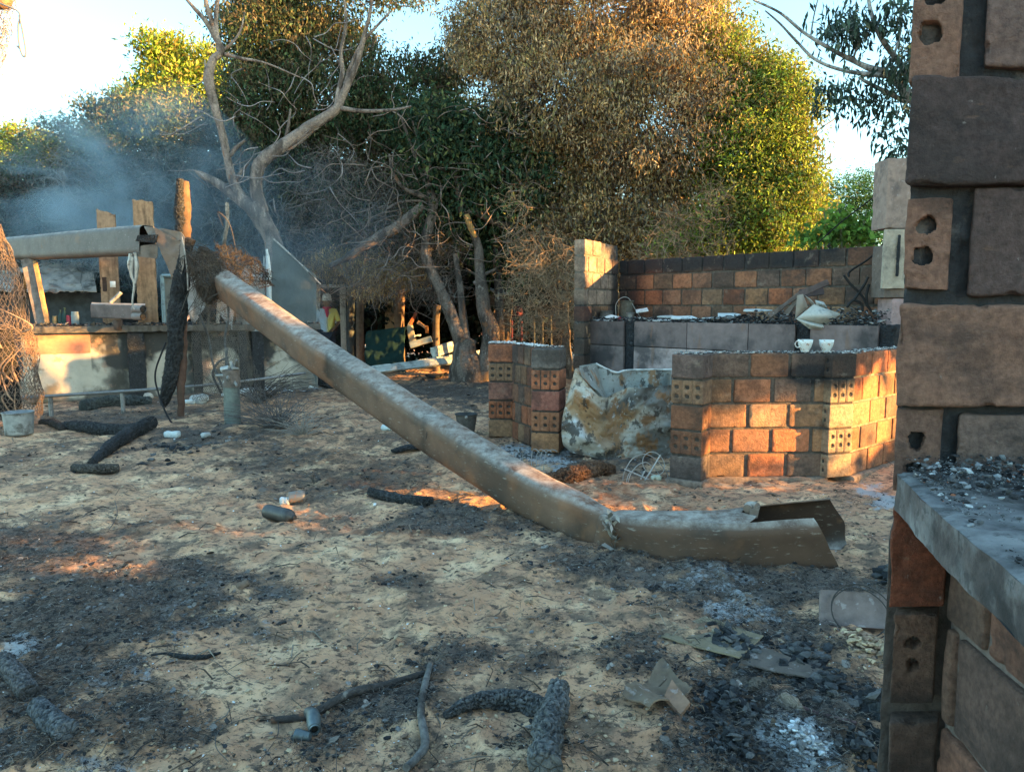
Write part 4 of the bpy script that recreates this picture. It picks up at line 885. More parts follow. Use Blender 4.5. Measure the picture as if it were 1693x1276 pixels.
for x, pr, cc, sc_, lb in ((92, JAR, (.28, .2, .1), .8, "small amber jar leftmost on the ledge"), (101, BOT, (.03, .06, .06), 1, "slim dark green bottle between the amber jar and the red tin"), (108, BOT, (.02, .05, .05), 1.12, "tallest dark bottle on the ledge"),
                           (115, JAR, (.35, .05, .07), .85, "small red tin beside the tallest dark bottle"), (125, JAR, (.22, .27, .28), 1.15, "tall pale glass jar rightmost on the ledge")):
    c = P(x, 539, 12.2); c[2] = 1.22; mb = MB(); lathe(mb, c, np.array(pr) * sc_, 16, cc)
    tag(mb.build("bottle" if pr is BOT else "jar", M['plain'], loc=c), lb, "bottle" if pr is BOT else "jar", "bottles and jars on the timber ledge")

# shack behind, window frame, hanging panels
sh = thing("burnt_shack", "smoke dimmed shack with a pale rusty roof sheet, behind the metal beam at left", "shack", tuple(P(95, 560, 17) * [1, 1, 0]))
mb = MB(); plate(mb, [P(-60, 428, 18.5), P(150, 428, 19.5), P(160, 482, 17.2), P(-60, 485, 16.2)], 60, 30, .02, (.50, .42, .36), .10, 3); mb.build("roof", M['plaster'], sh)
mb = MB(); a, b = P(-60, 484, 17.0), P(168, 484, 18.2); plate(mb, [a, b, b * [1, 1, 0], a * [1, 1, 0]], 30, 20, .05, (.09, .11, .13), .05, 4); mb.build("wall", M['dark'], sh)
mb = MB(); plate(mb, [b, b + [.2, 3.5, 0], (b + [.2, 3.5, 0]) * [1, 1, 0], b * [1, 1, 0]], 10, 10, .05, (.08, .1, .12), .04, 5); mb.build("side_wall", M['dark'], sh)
wf = thing("leaning_window", "blue grey metal window frame leaning behind the burnt post", "window", tuple(P(275, 560, 13.2)))
for (a, b, t) in (((268, 455), (272, 545), .035), ((268, 456), (290, 456), .03), ((290, 456), (292, 545), .03)):
    mb = MB(); tube(mb, [P(*a, 13.0), P(*b, 13.0)], t, 4, 2, c=(.30, .40, .42)); mb.build("frame", M['paint'], wf)
mb = MB(); plate(mb, [P(269, 458, 13.05), P(290, 458, 13.05), P(291, 545, 13.05), P(272, 545, 13.05)], 8, 14, c=(.35, .33, .28), amp=.02); mb.build("panel", M['paint'], wf)
for i, (q, c, lb) in enumerate(((((300, 455), (330, 440), (345, 500), (318, 540)), (.42, .40, .38), "crumpled pale sheet hanging directly behind the burnt post"), (((372, 452), (392, 470), (385, 545), (362, 520)), (.45, .45, .44), "torn pale sheet hanging under the top of the sloping beam"), (((398, 440), (432, 436), (440, 548), (402, 548)), (.34, .34, .33), "grey scorched sheet left of the white edge frame"), (((320, 500), (352, 470), (362, 530), (330, 545)), (.03, .04, .05), "black scorched board under the wire bundle"), (((405, 500), (430, 496), (440, 545), (410, 545)), (.5, .5, .5), "small pale plate on the ledge below the sloping beam"))):
    mb = MB(); plate(mb, [P(*k, 12.9 + i * .12) for k in q], 24, 24, .004, c, .12, i * 3); tag(mb.build("scorched_sheet", M['paint'], loc=P(*q[3], 12.9 + i * .12)), lb, "metal sheet", "scorched sheets above the plastered wall")
gp = thing("green_panel", "tall grey green sheet panel with a sloping top and a white edge frame", "panel", tuple(P(485, 650, 13.6) * [1, 1, 0]))
mb = MB(); pts = [P(438, 620, 13.5), P(452, 396, 13.5), P(523, 456, 13.75), P(523, 640, 13.75)]; plate(mb, [pts[1], pts[2], pts[3], pts[0]], 40, 40, .02, (.15, .17, .165), .03, 2); mb.build("sheet", M['plain'], gp)
mb = MB(); tube(mb, [P(441, 412, 13.3), P(444, 440, 13.3), P(446, 500, 13.3), P(452, 560, 13.3)], [.02, .05, .05, .045], 5, 30, .35, 12, (.62, .64, .62)); tube(mb, [P(437, 424, 13.35), P(438, 545, 13.35)], .02, 5, 10, c=(.4, .42, .4)); mb.build("white_edge", M['paint'], gp)
mb = MB(); tube(mb, [P(452, 395, 13.45), P(490, 430, 13.55), P(530, 470, 13.7)], .015, 5, 20, .3, 9, (.45, .43, .4)); mb.build("top_edge", M['bark'], gp)

# rail, stand pipe, bucket, pots
rl = thing("low_pipe_rail", "thin low pipe rail on short posts in front of the plastered wall", "rail", tuple(G(200, 690)))
A0, A1 = P(-60, 664, 9.9), P(300, 640, 10.9); A2 = P(420, 628, 11.6); A3 = P(505, 617, 12.2)
mb = MB(); tube(mb, [A0, A1, A2, A3], .022, 8, 40, .15, 3, (.24, .24, .24)); mb.build("pipe", M['galv'], rl)
for x, y, yb, Yd in ((83, 655, 685, 10.3), (202, 646, 675, 10.65), (68, 660, 680, 10.4)):
    mb = MB(); a = P(x, y, Yd); tube(mb, [a, a * [1, 1, 0] - [0, 0, .03]], .03 if x != 68 else .018, 8, 4, c=(.28, .28, .28)); mb.build("post", M['galv'], rl)
spz = thing("stand_pipe", "short grey metal pipe stub with a burnt fitting, before the plastered wall", "pipe", tuple(G(385, 703)))
b0_ = G(385, 702)
mb = MB(); tube(mb, [b0_ + [0, 0, -.03], b0_ + [0, 0, .52]], [.105, .10], 22, 10, .05, 5, (.16, .19, .18)); mb.build("pipe", M['galv'], spz)
mb = MB(); tube(mb, [b0_ + [0, 0, .50], b0_ + [0, 0, .72]], [.115, .11], 20, 14, .35, 16, (.17, .14, .12)); mb.build("collar", M['rust'], spz)
mb = MB()
for k in range(9): a = b0_ + [0, 0, .66] + RNG.normal(0, .05, 3); tube(mb, [a, a + RNG.normal(0, .08, 3) * [1, 1, .7]], [.035, .015], 6, 6, .4, 20, (.3, .29, .27))
tube(mb, [b0_ + [-.12, 0, .72], b0_ + [-.02, 0, .74]], [.04, .04], 8, 5, c=(.5, .5, .48)); mb.build("fitting", M['galv'], spz)
def pot(name, label, cat, px, Y, r0, r1, h, col, m='galv', rim=True, tilt=None, ribs=0, handle=False, z=None):
    c = P(px, 700, Y) * [1, 1, 0]; c[2] = (g1(c[0], c[1]) - .008) if z is None else z; t = thing(name, label, cat, tuple(c)); mb = MB()
    pr = [(0, 0), (r0, 0)]; 
    for i in range(1, 11): zz = h * i / 10; pr.append((r0 + (r1 - r0) * i / 10 + (ribs * (i % 2)), zz))
    pr += [(r1 + .006, h + .002), (r1 + .006, h - .01), (r1 - .004, h - .002), (r0 - .006, .02), (0, .02)]
    lathe(mb, c, pr, 36, col, tilt); mb.build("bowl", M[m], t)
    if handle:
        mb = MB(); a = np.linspace(0, math.pi, 12); tube(mb, [c + np.array([r1 * math.cos(q), -.02 - .03 * math.sin(q), h + r1 * .0 - (h * .8) * math.sin(q) * handle]) for q in a], .004, 5, 24, c=(.4, .4, .38)); mb.build("handle", M['galv'], t)
    return t
pot("metal_bucket", "dented galvanised bucket standing on the sand at far left", "bucket", 31, 8.75, .145, .165, .27, (.33, .35, .35), handle=0)
pot("cooking_pot", "dark metal cooking pot with a round lug, left of the brick pillars", "pot", 771, 8.75, .095, .13, .23, (.10, .095, .09), m='rust')
mb = MB(); c = P(771, 690, 8.60); lathe(mb, c, [(0, .01), (.016, .008), (.02, 0)], 10, (.3, .29, .27), rotx(math.pi / 2)); 
o = mb.build("lug", M['galv'], bpy.data.objects["cooking_pot"])
tn = pot("tin_bucket", "battered tin pail with a wire handle on the tiled counter by the side wall", "pail", 1033, 10.35, .085, .095, .27, (.13, .115, .09), m='rust', z=1.345)
mb = MB(); c = P(1033, 540, 10.3); c[2] = 1.345; tube(mb, [c + [-.13, -.05, .05], c + [-.13, -.03, .22], c + [-.05, 0, .31], c + [.05, 0, .30], c + [.13, -.03, .16], c + [.2, -.06, .05]], .005, 5, 30, c=(.35, .33, .3)); mb.build("handle", M['galv'], tn)
pot("small_tin", "small dented tin mug in front of the tin pail", "tin", 1039, 9.95, .05, .05, .11, (.2, .19, .18), z=1.345)
pot("small_kettle", "smoke blackened squat pot beside the left side wall", "pot", 1000, 10.3, .10, .085, .13, (.12, .11, .10), m='rust', z=1.345)
mb = MB(); c = P(1026, 528, 10.0); V, F = rbox((.07, .05, .06), .01, .02, .02, 20, 2); mb.add(V + c, F, (.3, .03, .04)); tag(mb.build("red_scrap", M['plain'], loc=c), "crushed red can on the edge of the tiled counter", "can")
# cups on the bar
def cup(label, px, py, Y, hasr, s):
    c = P(px, py, Y); c[2] = 1.145; t = thing("tea_cup", label, "cup", tuple(c), "white tea cups on the bar wall"); mb = MB()
    pr = [(0, .004), (.022, 0), (.026, .004), (.028, .014), (.040, .035), (.047, .06), (.050, .085), (.047, .085), (.042, .05), (.025, .016), (0, .014)]
    lathe(mb, c, np.array(pr) * s, 36, (.74, .76, .72)); mb.build("bowl", M['ceramic'], t)
    if hasr: mb = MB(); tube(mb, [c + np.array(q) * s for q in ([-.043, -.01, .07], [-.062, -.014, .075], [-.074, -.016, .055], [-.062, -.014, .034], [-.038, -.01, .035])], .0055, 8, 30, c=(.72, .72, .68)); mb.build("handle", M['ceramic'], t)
cup("white tea cup with rusty stains and its handle to the left", 1331, 575, 6.50, True, 1.28)
cup("plain white cup without a visible handle, right of the stained cup", 1366, 575, 6.52, False, 1.25)
# pallid basin and scorched boards on the tiled counter
bs = thing("broken_basin", "broken pale basin tipped on the burnt counter between charred boards", "basin", tuple(P(1350, 535, 8.1)))
def patch(mb, poly, Y, depth, c, n=26, th=.008, seed=0, amp=.01):
    """curved sheet: poly is four corner pixels, bulging toward the viewer by depth"""
    q = [P(*p, Y + (p[2] if len(p) > 2 else 0)) if False else P(p[0], p[1], Y + (p[2] if len(p) > 2 else 0)) for p in poly]
    U, V = np.meshgrid(np.linspace(0, 1, n), np.linspace(0, 1, n), indexing='ij'); U, V = U.ravel()[:, None], V.ravel()[:, None]
    W = (q[0] * (1 - U) + q[1] * U) * (1 - V) + (q[3] * (1 - U) + q[2] * U) * V; b_ = np.sin(U * math.pi) * np.sin(V * math.pi)
    W = W + np.array([0, -1, 0]) * b_ * depth + fbm(W * 9, 3, seed)[:, None] * amp; F = grid_faces(n, n)
    mb.add(W, F, c); mb.add(W + [0, th, 0], F[:, ::-1], np.asarray(c) * .7); return mb
mb = MB(); patch(mb, [(1316, 527), (1346, 503), (1390, 519), (1368, 538)], 7.95, .10, (.50, .48, .42), seed=3)
patch(mb, [(1316, 527), (1368, 538), (1362, 545), (1338, 543)], 7.93, .06, (.46, .45, .4), seed=4); mb.build("bowl", M['shard'], bs)
mb = MB(); patch(mb, [(1318, 488), (1328, 486), (1336, 508), (1315, 526)], 7.98, .04, (.30, .25, .2), seed=5); mb.build("side", M['paint'], bs)
mb = MB(); patch(mb, [(1330, 487), (1343, 497), (1350, 507), (1346, 510)], 8.0, .03, (.35, .31, .26), seed=6); patch(mb, [(1348, 496), (1362, 500), (1372, 515), (1350, 506)], 8.05, .05, (.5, .5, .46), seed=7); mb.build("rim", M['shard'], bs)
G2 = "charred boards tipped on the kitchen counter"
for a, b, wd, cc, lb in (((1272, 523), (1322, 486), .05, (.16, .12, .1), "long thin brown board slanting up to the basin"), ((1300, 520), (1320, 492), .06, (.2, .16, .13), "short brown board close against the basin"), ((1321, 487), (1370, 466), .07, (.13, .09, .08), "brown board jutting up right over the basin"), ((1322, 486), (1362, 480), .10, (.07, .05, .05), "dark wedge of board under the jutting board")):
    board("charred_board", lb, P(*a, 8.35), P(*b, 8.3), wd, .03, cc, group=G2, face=(0, .3, 1.0))
BR = [[(1395, 455), (1406, 470), (1424, 488), (1434, 506), (1446, 520)], [(1435, 458), (1428, 472), (1412, 495)], [(1400, 508), (1410, 497), (1424, 503), (1426, 515)], [(1445, 484), (1458, 493), (1462, 503)], [(1434, 505), (1433, 488), (1437, 470)]]
wt = MB()
for k in BR: tube(wt, [P(x, y, 8.0) for x, y in k], [.014] * len(k), 5, 16, .2, 20, (.03, .03, .03))
tag(wt.build("bent_iron_wires", M['wire'], loc=P(1430, 520, 8.0)), "tangle of black bent wires sticking out of the charcoal at the counter end", "wire")
cb = MB(); tube(cb, [P(1352, 402, 9.0), P(1390, 368, 8.6), P(1440, 330, 8.2), P(1470, 308, 8.0)], .008, 5, 20, c=(.02, .02, .02)); tube(cb, [P(1470, 392, 8.0), P(1440, 425, 8.15), P(1406, 448, 8.3), P(1403, 458, 8.3)], .012, 5, 20, .3, 9, c=(.02, .02, .02)); tag(cb.build("black_cable", M['wire'], loc=P(1352, 402, 9.0)), "thin black cable slanting up over the brick back wall", "cable")
# ------------------------------------------------------------------ crumpled white chest
cf = thing("crumpled_chest", "crumpled rust stained white enamel chest between the brick pillars and the bar", "freezer", tuple(P(1020, 740, 7.45) * [1, 1, 0]))
def poly_interp(pts, t): pts = np.array(pts, float); return np.interp(t, pts[:, 0], pts[:, 1])
nu, nv = 120, 90; U, V = np.meshgrid(np.linspace(0, 1, nu), np.linspace(0, 1, nv), indexing='ij'); U, V = U.ravel(), V.ravel()
xl_ = 931 + 0 * V + 22 * V ** 2 - 6 * np.sin(V * 3.1); xr_ = np.full_like(V, 1112.0)
px_ = xl_ + (xr_ - xl_) * U
ytop = np.interp(px_, [930, 950, 962, 975, 990, 1002, 1020, 1040, 1060, 1112], [640, 606, 624, 640, 655, 658, 648, 640, 642, 636])
ybot = np.interp(px_, [930, 945, 985, 1030, 1060, 1112], [735, 748, 757, 766, 764, 770])
py_ = ybot + (ytop - ybot) * V
Yc = 7.45 - .10 * np.sin(U * 3.14) + .12 * (V > 0) * V * sstep(.5, .2, np.abs(U - .38) * 2) + .16 * V * np.exp(-((U - .42) / .16) ** 2) - .06 * np.exp(-((U - .2) / .1) ** 2) * V + fbm(np.stack([U * 4, V * 4, U * 0], 1), 4, 8) * .16 - .05 * np.abs(np.sin((U - V * .5) * 9)) * sstep(.3, .8, V)
W = np.stack([P(a, b, c) for a, b, c in zip(px_, py_, Yc)])
mb = MB(); F = grid_faces(nu, nv); U2, V2 = U + fbm(np.stack([U * 3, V * 3, U * 0], 1), 4, 61) * .35, V + fbm(np.stack([U * 3, V * 3, U * 0 + 9], 1), 4, 62) * .35
def cm(base, k, c): return base * (1 - k[:, None]) + np.array(c) * k[:, None]
ec = np.tile(np.array([(.46, .41, .33)]), (len(U), 1)); ec = cm(ec, sstep(.35, .2, np.hypot(U2 - .3, (V2 - .55) * 1.2)) * .8, (.36, .19, .07)); ec = cm(ec, sstep(.20, .10, np.hypot(U2 - .5, V2 - .3)) * .7, (.34, .18, .08))
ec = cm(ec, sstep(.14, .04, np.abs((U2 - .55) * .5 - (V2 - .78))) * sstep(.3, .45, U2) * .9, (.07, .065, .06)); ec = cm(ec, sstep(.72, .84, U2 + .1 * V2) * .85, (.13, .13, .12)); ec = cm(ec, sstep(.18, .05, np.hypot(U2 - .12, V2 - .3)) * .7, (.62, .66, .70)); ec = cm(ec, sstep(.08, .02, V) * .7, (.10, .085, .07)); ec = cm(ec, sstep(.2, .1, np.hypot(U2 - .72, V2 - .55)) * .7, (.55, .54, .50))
mb.add(W, F, ec); mb.add(W + [0, .01, 0], F[:, ::-1], (.2, .19, .18)); mb.build("front_panel", M['enamel'], cf)
mb = MB()
n2 = 60; U, V = np.meshgrid(np.linspace(0, 1, n2), np.linspace(0, 1, 24), indexing='ij'); U, V = U.ravel(), V.ravel(); px_ = 958 + 152 * U
yt = np.interp(px_, [950, 975, 985, 1000, 1020, 1040, 1112], [606, 602, 600, 609, 616, 612, 611]); py_ = 660 + (yt - 660) * V
W = np.stack([P(a, b, 8.05 + .05 * math.sin(a * .08)) for a, b in zip(px_, py_)]); mb.add(W, grid_faces(n2, 24), (.36, .37, .34)); mb.add(W + [0, .012, 0], grid_faces(n2, 24)[:, ::-1], (.12, .12, .12)); mb.build("rear_panel", M['enamel'], cf)
mb = MB(); tube(mb, [P(985, 601, 8.02), P(1000, 609, 8.02), P(1020, 616, 8.02), P(1040, 612, 8.02), P(1112, 611, 8.02)], .014, 6, 40, .2, 8, (.6, .6, .56)); mb.build("lid_trim", M['paint'], cf)
mb = MB(); plate(mb, [P(950, 610, 7.5), P(985, 602, 8.0), P(1000, 655, 8.0), P(1000, 660, 7.6)], 20, 20, .006, (.28, .28, .25), .04, 4); mb.build("left_panel", M['enamel'], cf)
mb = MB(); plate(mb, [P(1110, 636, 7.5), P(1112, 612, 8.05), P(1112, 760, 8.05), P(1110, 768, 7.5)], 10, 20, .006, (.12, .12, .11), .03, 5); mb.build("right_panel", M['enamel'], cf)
mb = MB(); plate(mb, [P(955, 690, 7.55), P(1105, 690, 7.55), P(1105, 668, 8.0), P(965, 668, 8.0)], 30, 16, .006, (.03, .03, .03), .12, 6); mb.build("inner_tray", M['char'], cf)

# wire coils and fan guard
def ring(mb, c, r, nrm, rr=.004, col=(.5, .47, .43), seg=5, n=40, ell=1.0, arc=2 * math.pi, wob=.02):
    nrm = np.array(nrm, float); nrm /= np.linalg.norm(nrm); a = np.cross(nrm, [0, 0, 1.0]); a /= np.linalg.norm(a) + 1e-9; b = np.cross(nrm, a); t = np.linspace(0, arc, n)
    q = np.array(c) + r * (np.cos(t)[:, None] * a + np.sin(t)[:, None] * b * ell); q = q + np.stack([fbm(q * 6 + k, 2, k) for k in range(3)], 1) * wob * 2
    return tube(mb, q, rr, seg, n, c=col, cap=False)
mb = MB()
for k, x in enumerate((858, 872, 888, 898, 906, 914)):
    ring(mb, P(x, 765, 7.0 + .03 * k), .13, (1, .25 + .1 * k, .1), .0035, (.42, .42, .42), arc=5.2)
tag(mb.build("wire_spring", M['wire'], loc=P(885, 780, 7.0)), "coiled grey spring of wire hoops behind the lower beam", "wire coil")
fg = thing("fan_guard", "bent round wire guard with spokes lying against the bar pier", "fan guard", tuple(P(1065, 800, 6.55)))
mb = MB(); ring(mb, P(1067, 790, 6.5), .205, (.2, -1, .25), .0045, (.5, .42, .36)); ring(mb, P(1063, 795, 6.45), .17, (.5, -1, -.1), .004, (.5, .45, .4)); ring(mb, P(1082, 765, 6.5), .10, (.1, -1, .5), .0035, (.5, .45, .4)); ring(mb, P(1050, 800, 6.45), .13, (.9, -1, .2), .004, (.5, .42, .36)); mb.build("hoop", M['wire'], fg)
for a, b in (((1092, 752), (1058, 808)), ((1066, 778), (1050, 812)), ((1032, 775), (1090, 800))): 
    mb = MB(); tube(mb, [P(*a, 6.45), P(*b, 6.4)], .007, 6, 6, c=(.55, .5, .45)); mb.build("spoke", M['wire'], fg)

# ------------------------------------------------------------------ logs and sticks on the ground
def glog(name, label, pxs, rads, col=(.035, .036, .038), m='char', n=80, seg=18, amp=.25, nsc=10, lift=.6, group=None, cat="log", flat=None, cvar=.5):
    pts = []
    for (x, y), r in zip(pxs, rads):
        g = G(x, y); g[2] = g1(g[0], g[1]) + r * lift; pts.append(g)
    return charlog(name, label, cat, pts, rads, col, m, seg, n, amp, nsc, group, flat=flat, cvar=cvar)
GL = "charred logs and sticks lying in the yard"
glog("charred_log", "charred log leaning against the foot of the plastered wall, right of its middle", [(505, 612), (522, 632), (548, 645)], [.13, .12, .06], group=GL)
glog("charred_log", "grey charred log lying parallel to the plastered wall under the pipe rail", [(137, 680), (180, 674), (215, 670), (250, 669)], [.10, .12, .11, .07], (.10, .11, .10), group=GL)
glog("charred_log", "small black log with a pale broken end, right of the bucket", [(70, 703), (90, 707), (104, 713)], [.05, .055, .04], (.05, .04, .035), group=GL)
glog("charred_log", "long black log lying sideways in front of the burnt post", [(108, 709), (140, 716), (180, 720), (232, 722)], [.06, .08, .085, .09], group=GL)
glog("charred_log", "thick charred log pointing down left across the end of the long black log", [(250, 714), (220, 727), (185, 745), (152, 770)], [.09, .085, .07, .04], group=GL, lift=.8)
glog("charred_log", "flat brown burnt log below the thick charred log", [(122, 776), (150, 779), (196, 776)], [.04, .05, .045], (.1, .085, .07), group=GL)
glog("charred_log", "dark half buried log lying in the char left of the beam", [(612, 822), (650, 830), (690, 837), (716, 836)], [.035, .045, .045, .03], group=GL)
glog("charred_log", "cracked log with an orange brown scaly side, between the beam and the chest", [(905, 800), (945, 798), (980, 790), (1012, 781)], [.07, .09, .085, .05], (.20, .095, .045), 'char', group=GL, amp=.4, nsc=16)
glog("charred_log", "scaly grey log in the lower left corner, topmost piece", [(2, 1095), (25, 1130), (48, 1155)], [.04, .042, .038], (.13, .125, .125), group=GL, n=90, seg=26)
glog("charred_log", "scaly blue grey log end in the lower left, nearest piece", [(62, 1175), (85, 1205), (112, 1228)], [.040, .046, .044], (.12, .13, .14), group=GL, n=90, seg=28)
glog("charred_log", "lower arched piece of crackled charcoal at the bottom edge, running sideways", [(735, 1192), (785, 1172), (840, 1168), (890, 1180), (910, 1200)], [.015, .034, .048, .048, .03], (.09, .09, .09), group=GL, n=200, seg=48, amp=.5, nsc=16, lift=.7)
glog("charred_log", "big crackled grey charcoal log at the bottom edge, running toward the viewer", [(925, 1155), (918, 1195), (905, 1240), (900, 1300)], [.040, .050, .052, .055], (.15, .15, .145), group=GL, n=200, seg=52, amp=.4, nsc=16, lift=.8)
glog("charred_stick", "long dark stick lying across the lower middle of the yard", [(448, 1188), (510, 1180), (580, 1160), (640, 1142), (704, 1124)], [.012, .016, .017, .015, .012], (.07, .06, .055), 'bark', group=GL, lift=1.2, seg=12, cat="stick")
glog("charred_stick", "pale crooked stick running down to the bottom edge", [(712, 1116), (702, 1150), (696, 1195), (703, 1240), (690, 1262), (672, 1285)], [.012, .014, .014, .015, .014, .014], (.17, .16, .15), 'bark', group=GL, lift=1.8, seg=14, cat="stick")
glog("charred_stick", "thin black bent stick on the sand in the lower left", [(250, 1082), (280, 1080), (305, 1088), (335, 1088), (365, 1083)], [.006, .009, .012, .012, .006], group=GL, cat="stick")
glog("charred_stick", "thin stick beside the pale sheet shards", [(1250, 1090), (1285, 1100), (1330, 1115), (1382, 1140)], [.007, .007, .006, .004], (.08, .07, .06), 'bark', group=GL, cat="stick")
glog("charred_stick", "dull red brown rod in the lower right char", [(1320, 1180), (1360, 1195), (1415, 1215)], [.010, .010, .008], (.16, .10, .10), 'bark', group=GL, cat="stick")
glog("charred_stick", "small dark stick near the blackened heap by the pillars", [(895, 650), (915, 655), (930, 648), (948, 638)], [.02, .03, .02, .008], group=GL, cat="stick") if False else None
glog("charred_stick", "little forked stick on the sand in front of the far tree", [(705, 622), (722, 627), (738, 618)], [.03, .04, .015], group=GL, cat="stick")
glog("charred_stick", "flat dark piece of bark under the middle of the sloping beam", [(650, 748), (680, 743), (712, 742)], [.05, .08, .05], group=GL, cat="stick", flat=.4)
# bottle / canister and jar in the middle of the yard
cn = thing("burnt_canister", "scorched grey canister lying on the sand in the middle of the yard", "canister", tuple(G(462, 862)))
a, b = G(440, 856) + [0, 0, .052], G(486, 866) + [0, 0, .05]; d = (b - a)
mb = MB(); tube(mb, [a, a + d * .05, a + d * .1, a + d * .75, a + d * .88, a + d * .95, b], [.02, .045, .053, .053, .045, .03, .018], 26, 50, .05, 9, (.09, .085, .08)); mb.build("body", M['galv'], cn)
mb = MB(); tube(mb, [b - d * .02, b + d * .04], [.02, .018], 12, 4, c=(.05, .05, .05)); mb.build("neck", M['rust'], cn)
mb = MB(); a, b = G(478, 831) + [0, 0, .04], G(504, 829) + [0, 0, .045]; tube(mb, [a, a + (b - a) * .8, b], [.045, .05, .04], 20, 20, .05, 9, (.22, .19, .16)); tag(mb.build("small_jar", M['ceramic'], loc=a), "small pale jar lying half buried behind the canister", "jar")
mb = MB(); V, F = rbox((.08, .05, .06), .008, .02, .02, 20, 4); mb.add(V + G(472, 832) + [0, 0, .02], F, (.55, .58, .58)); tag(mb.build("pale_lump", M['ash'], loc=G(472, 832)), "pale lump touching the small jar", "lump")
# white scraps on the ground
G3 = "pale scraps and stones on the ground"
for i, (x, y, s, c, lb) in enumerate(((285, 729, .09, (.55, .6, .6), "white crumpled scrap right of the thick charred log"), (340, 730, .06, (.4, .42, .42), "small grey scrap in the char below the stand pipe"), (330, 668, .16, (.5, .5, .47), "rounded pale sack right of the burnt post"), (313, 671, .08, (.6, .66, .66), "little white scrap left of the rounded sack"),
        (225, 668, .10, (.75, .78, .76), "white crumbly plaster on the log under the rail"), (405, 655, .13, (.66, .68, .66), "crushed white plastic right of the stand pipe"), (370, 660, .07, (.7, .75, .75), "small white plastic piece left of the stand pipe"), (640, 712, .08, (.6, .7, .7), "pale bluish scrap under the upper beam"),
        (402, 978, .035, (.20, .14, .10), "small brown stone on the sand at lower left"), (245, 662, .11, (.5, .45, .38), "tan stone by the foot of the plastered wall"), (1085, 800, .05, (.5, .52, .4), "yellowish scrap under the fan guard"), (620, 840, .02, (.7, .7, .7), "tiny white scrap in the middle of the char"))):
    g = G(x, y); mb = MB(); V, F = rbox((s * 2, s * 1.2, s * 1.0), s / 6, s * .45, s * .22, .9 / s, i); V = V @ rotz(i * 1.3).T; mb.add(V + [g[0], g[1], g1(g[0], g[1]) + s * .35], F, c); tag(mb.build("pale_scrap" if "scrap" in lb or "plastic" in lb or "plaster" in lb else "stone" if "stone" in lb else "sack", M['cloth'] if "scrap" in lb else M['ash'], loc=g), lb, "scrap" if "scrap" in lb or "plas" in lb else ("stone" if "stone" in lb else "sack"), G3)
# sheet shards, lower right
def gsheet(name, label, cat, poly, zs, c, m='stone', th=.006, amp=.012, seed=0, group=None):
    q = [G(x, y) + [0, 0, z] for (x, y), z in zip(poly, zs)]; mb = MB(); plate(mb, q, 40, 30, th, c, amp, seed); return tag(mb.build(name, M[m], loc=q[0]), label, cat, group)
G4 = "scorched sheet pieces on the ground"
gsheet("scorched_sheet", "pale speckled sheet piece with a dark broken edge in the lower right yard", "sheet", [(1092, 1062), (1165, 1025), (1262, 1062), (1222, 1104)], [.03, .02, .03, .04], (.28, .22, .14), seed=2, group=G4)
gsheet("scorched_sheet", "thin curled sheet strip pointing right beyond the speckled piece", "sheet", [(1215, 1102), (1262, 1085), (1385, 1128), (1370, 1142)], [.03, .03, .03, .02], (.15, .12, .10), seed=3, group=G4, amp=.02)
gsheet("scorched_sheet", "crumpled tan sheet leaning over a lump at lower right", "sheet", [(1030, 1166), (1095, 1105), (1145, 1160), (1075, 1188)], [.02, .05, .05, .04], (.22, .16, .11), seed=4, group=G4, amp=.09)
gsheet("scorched_sheet", "brown board end poking out under the crumpled sheet", "sheet", [(1098, 1168), (1110, 1150), (1140, 1182), (1125, 1190)], [.03, .05, .035, .01], (.34, .2, .13), seed=5, group=G4, th=.02)
# flat concrete slab with a wire hoop
slb = thing("grey_slab", "flat grey stone slab tilted up by the brick pillar with a wire hoop on it", "slab", tuple(G(1410, 1035)))
q = [G(1355, 1038) + [0, 0, .02], G(1466, 1046) + [0, 0, .02], P(1468, 982, G(1466, 1046)[1] + .10), P(1357, 974, G(1355, 1038)[1] + .10)]
mb = MB(); plate(mb, q, 60, 40, .035, (.20, .155, .14), .008, 6); mb.build("slab", M['stone'], slb)
cen = (q[0] + q[1] + q[2] + q[3]) / 4; nrm = np.cross(q[1] - q[0], q[3] - q[0]); nrm /= np.linalg.norm(nrm); nrm *= np.sign(-nrm[1])
mb = MB(); ring(mb, cen + nrm * .050 + [.03, 0, -.03], .135, nrm, .0032, (.06, .055, .05), wob=.006); ring(mb, cen + nrm * .052 + [.02, 0, -.035], .122, nrm, .0028, (.06, .055, .05), wob=.012); mb.build("wire_hoop", M['wire'], slb)
# metal fitting and wire loops bottom left-centre
ft = thing("valve_fitting", "blue grey metal valve fitting lying on the burnt sand under the long dark stick", "valve", tuple(G(520, 1200)))
g = G(516, 1208)
mb = MB(); tube(mb, [g + [-.03, .07, .035], g + [0, .02, .045], g + [.02, -.04, .035]], [.020, .026, .024], 16, 24, .25, 30, (.11, .14, .15)); tube(mb, [g + [-.045, -.05, .014], g + [.01, -.06, .016]], [.022, .016], 12, 8, .2, 30, (.12, .15, .16)); mb.build("body", M['galv'], ft)
mb = MB(); tube(mb, [g + [.018, -.035, .036], g + [.024, -.052, .034]], [.017, .019], 14, 4, c=(.16, .2, .21), cap=False); tube(mb, [g + [.018, -.035, .036], g + [.023, -.048, .034]], [.012, .012], 12, 3, c=(.01, .01, .01)); mb.build("mouth", M['galv'], ft)
G5 = "thin burnt wires lying in the yard"
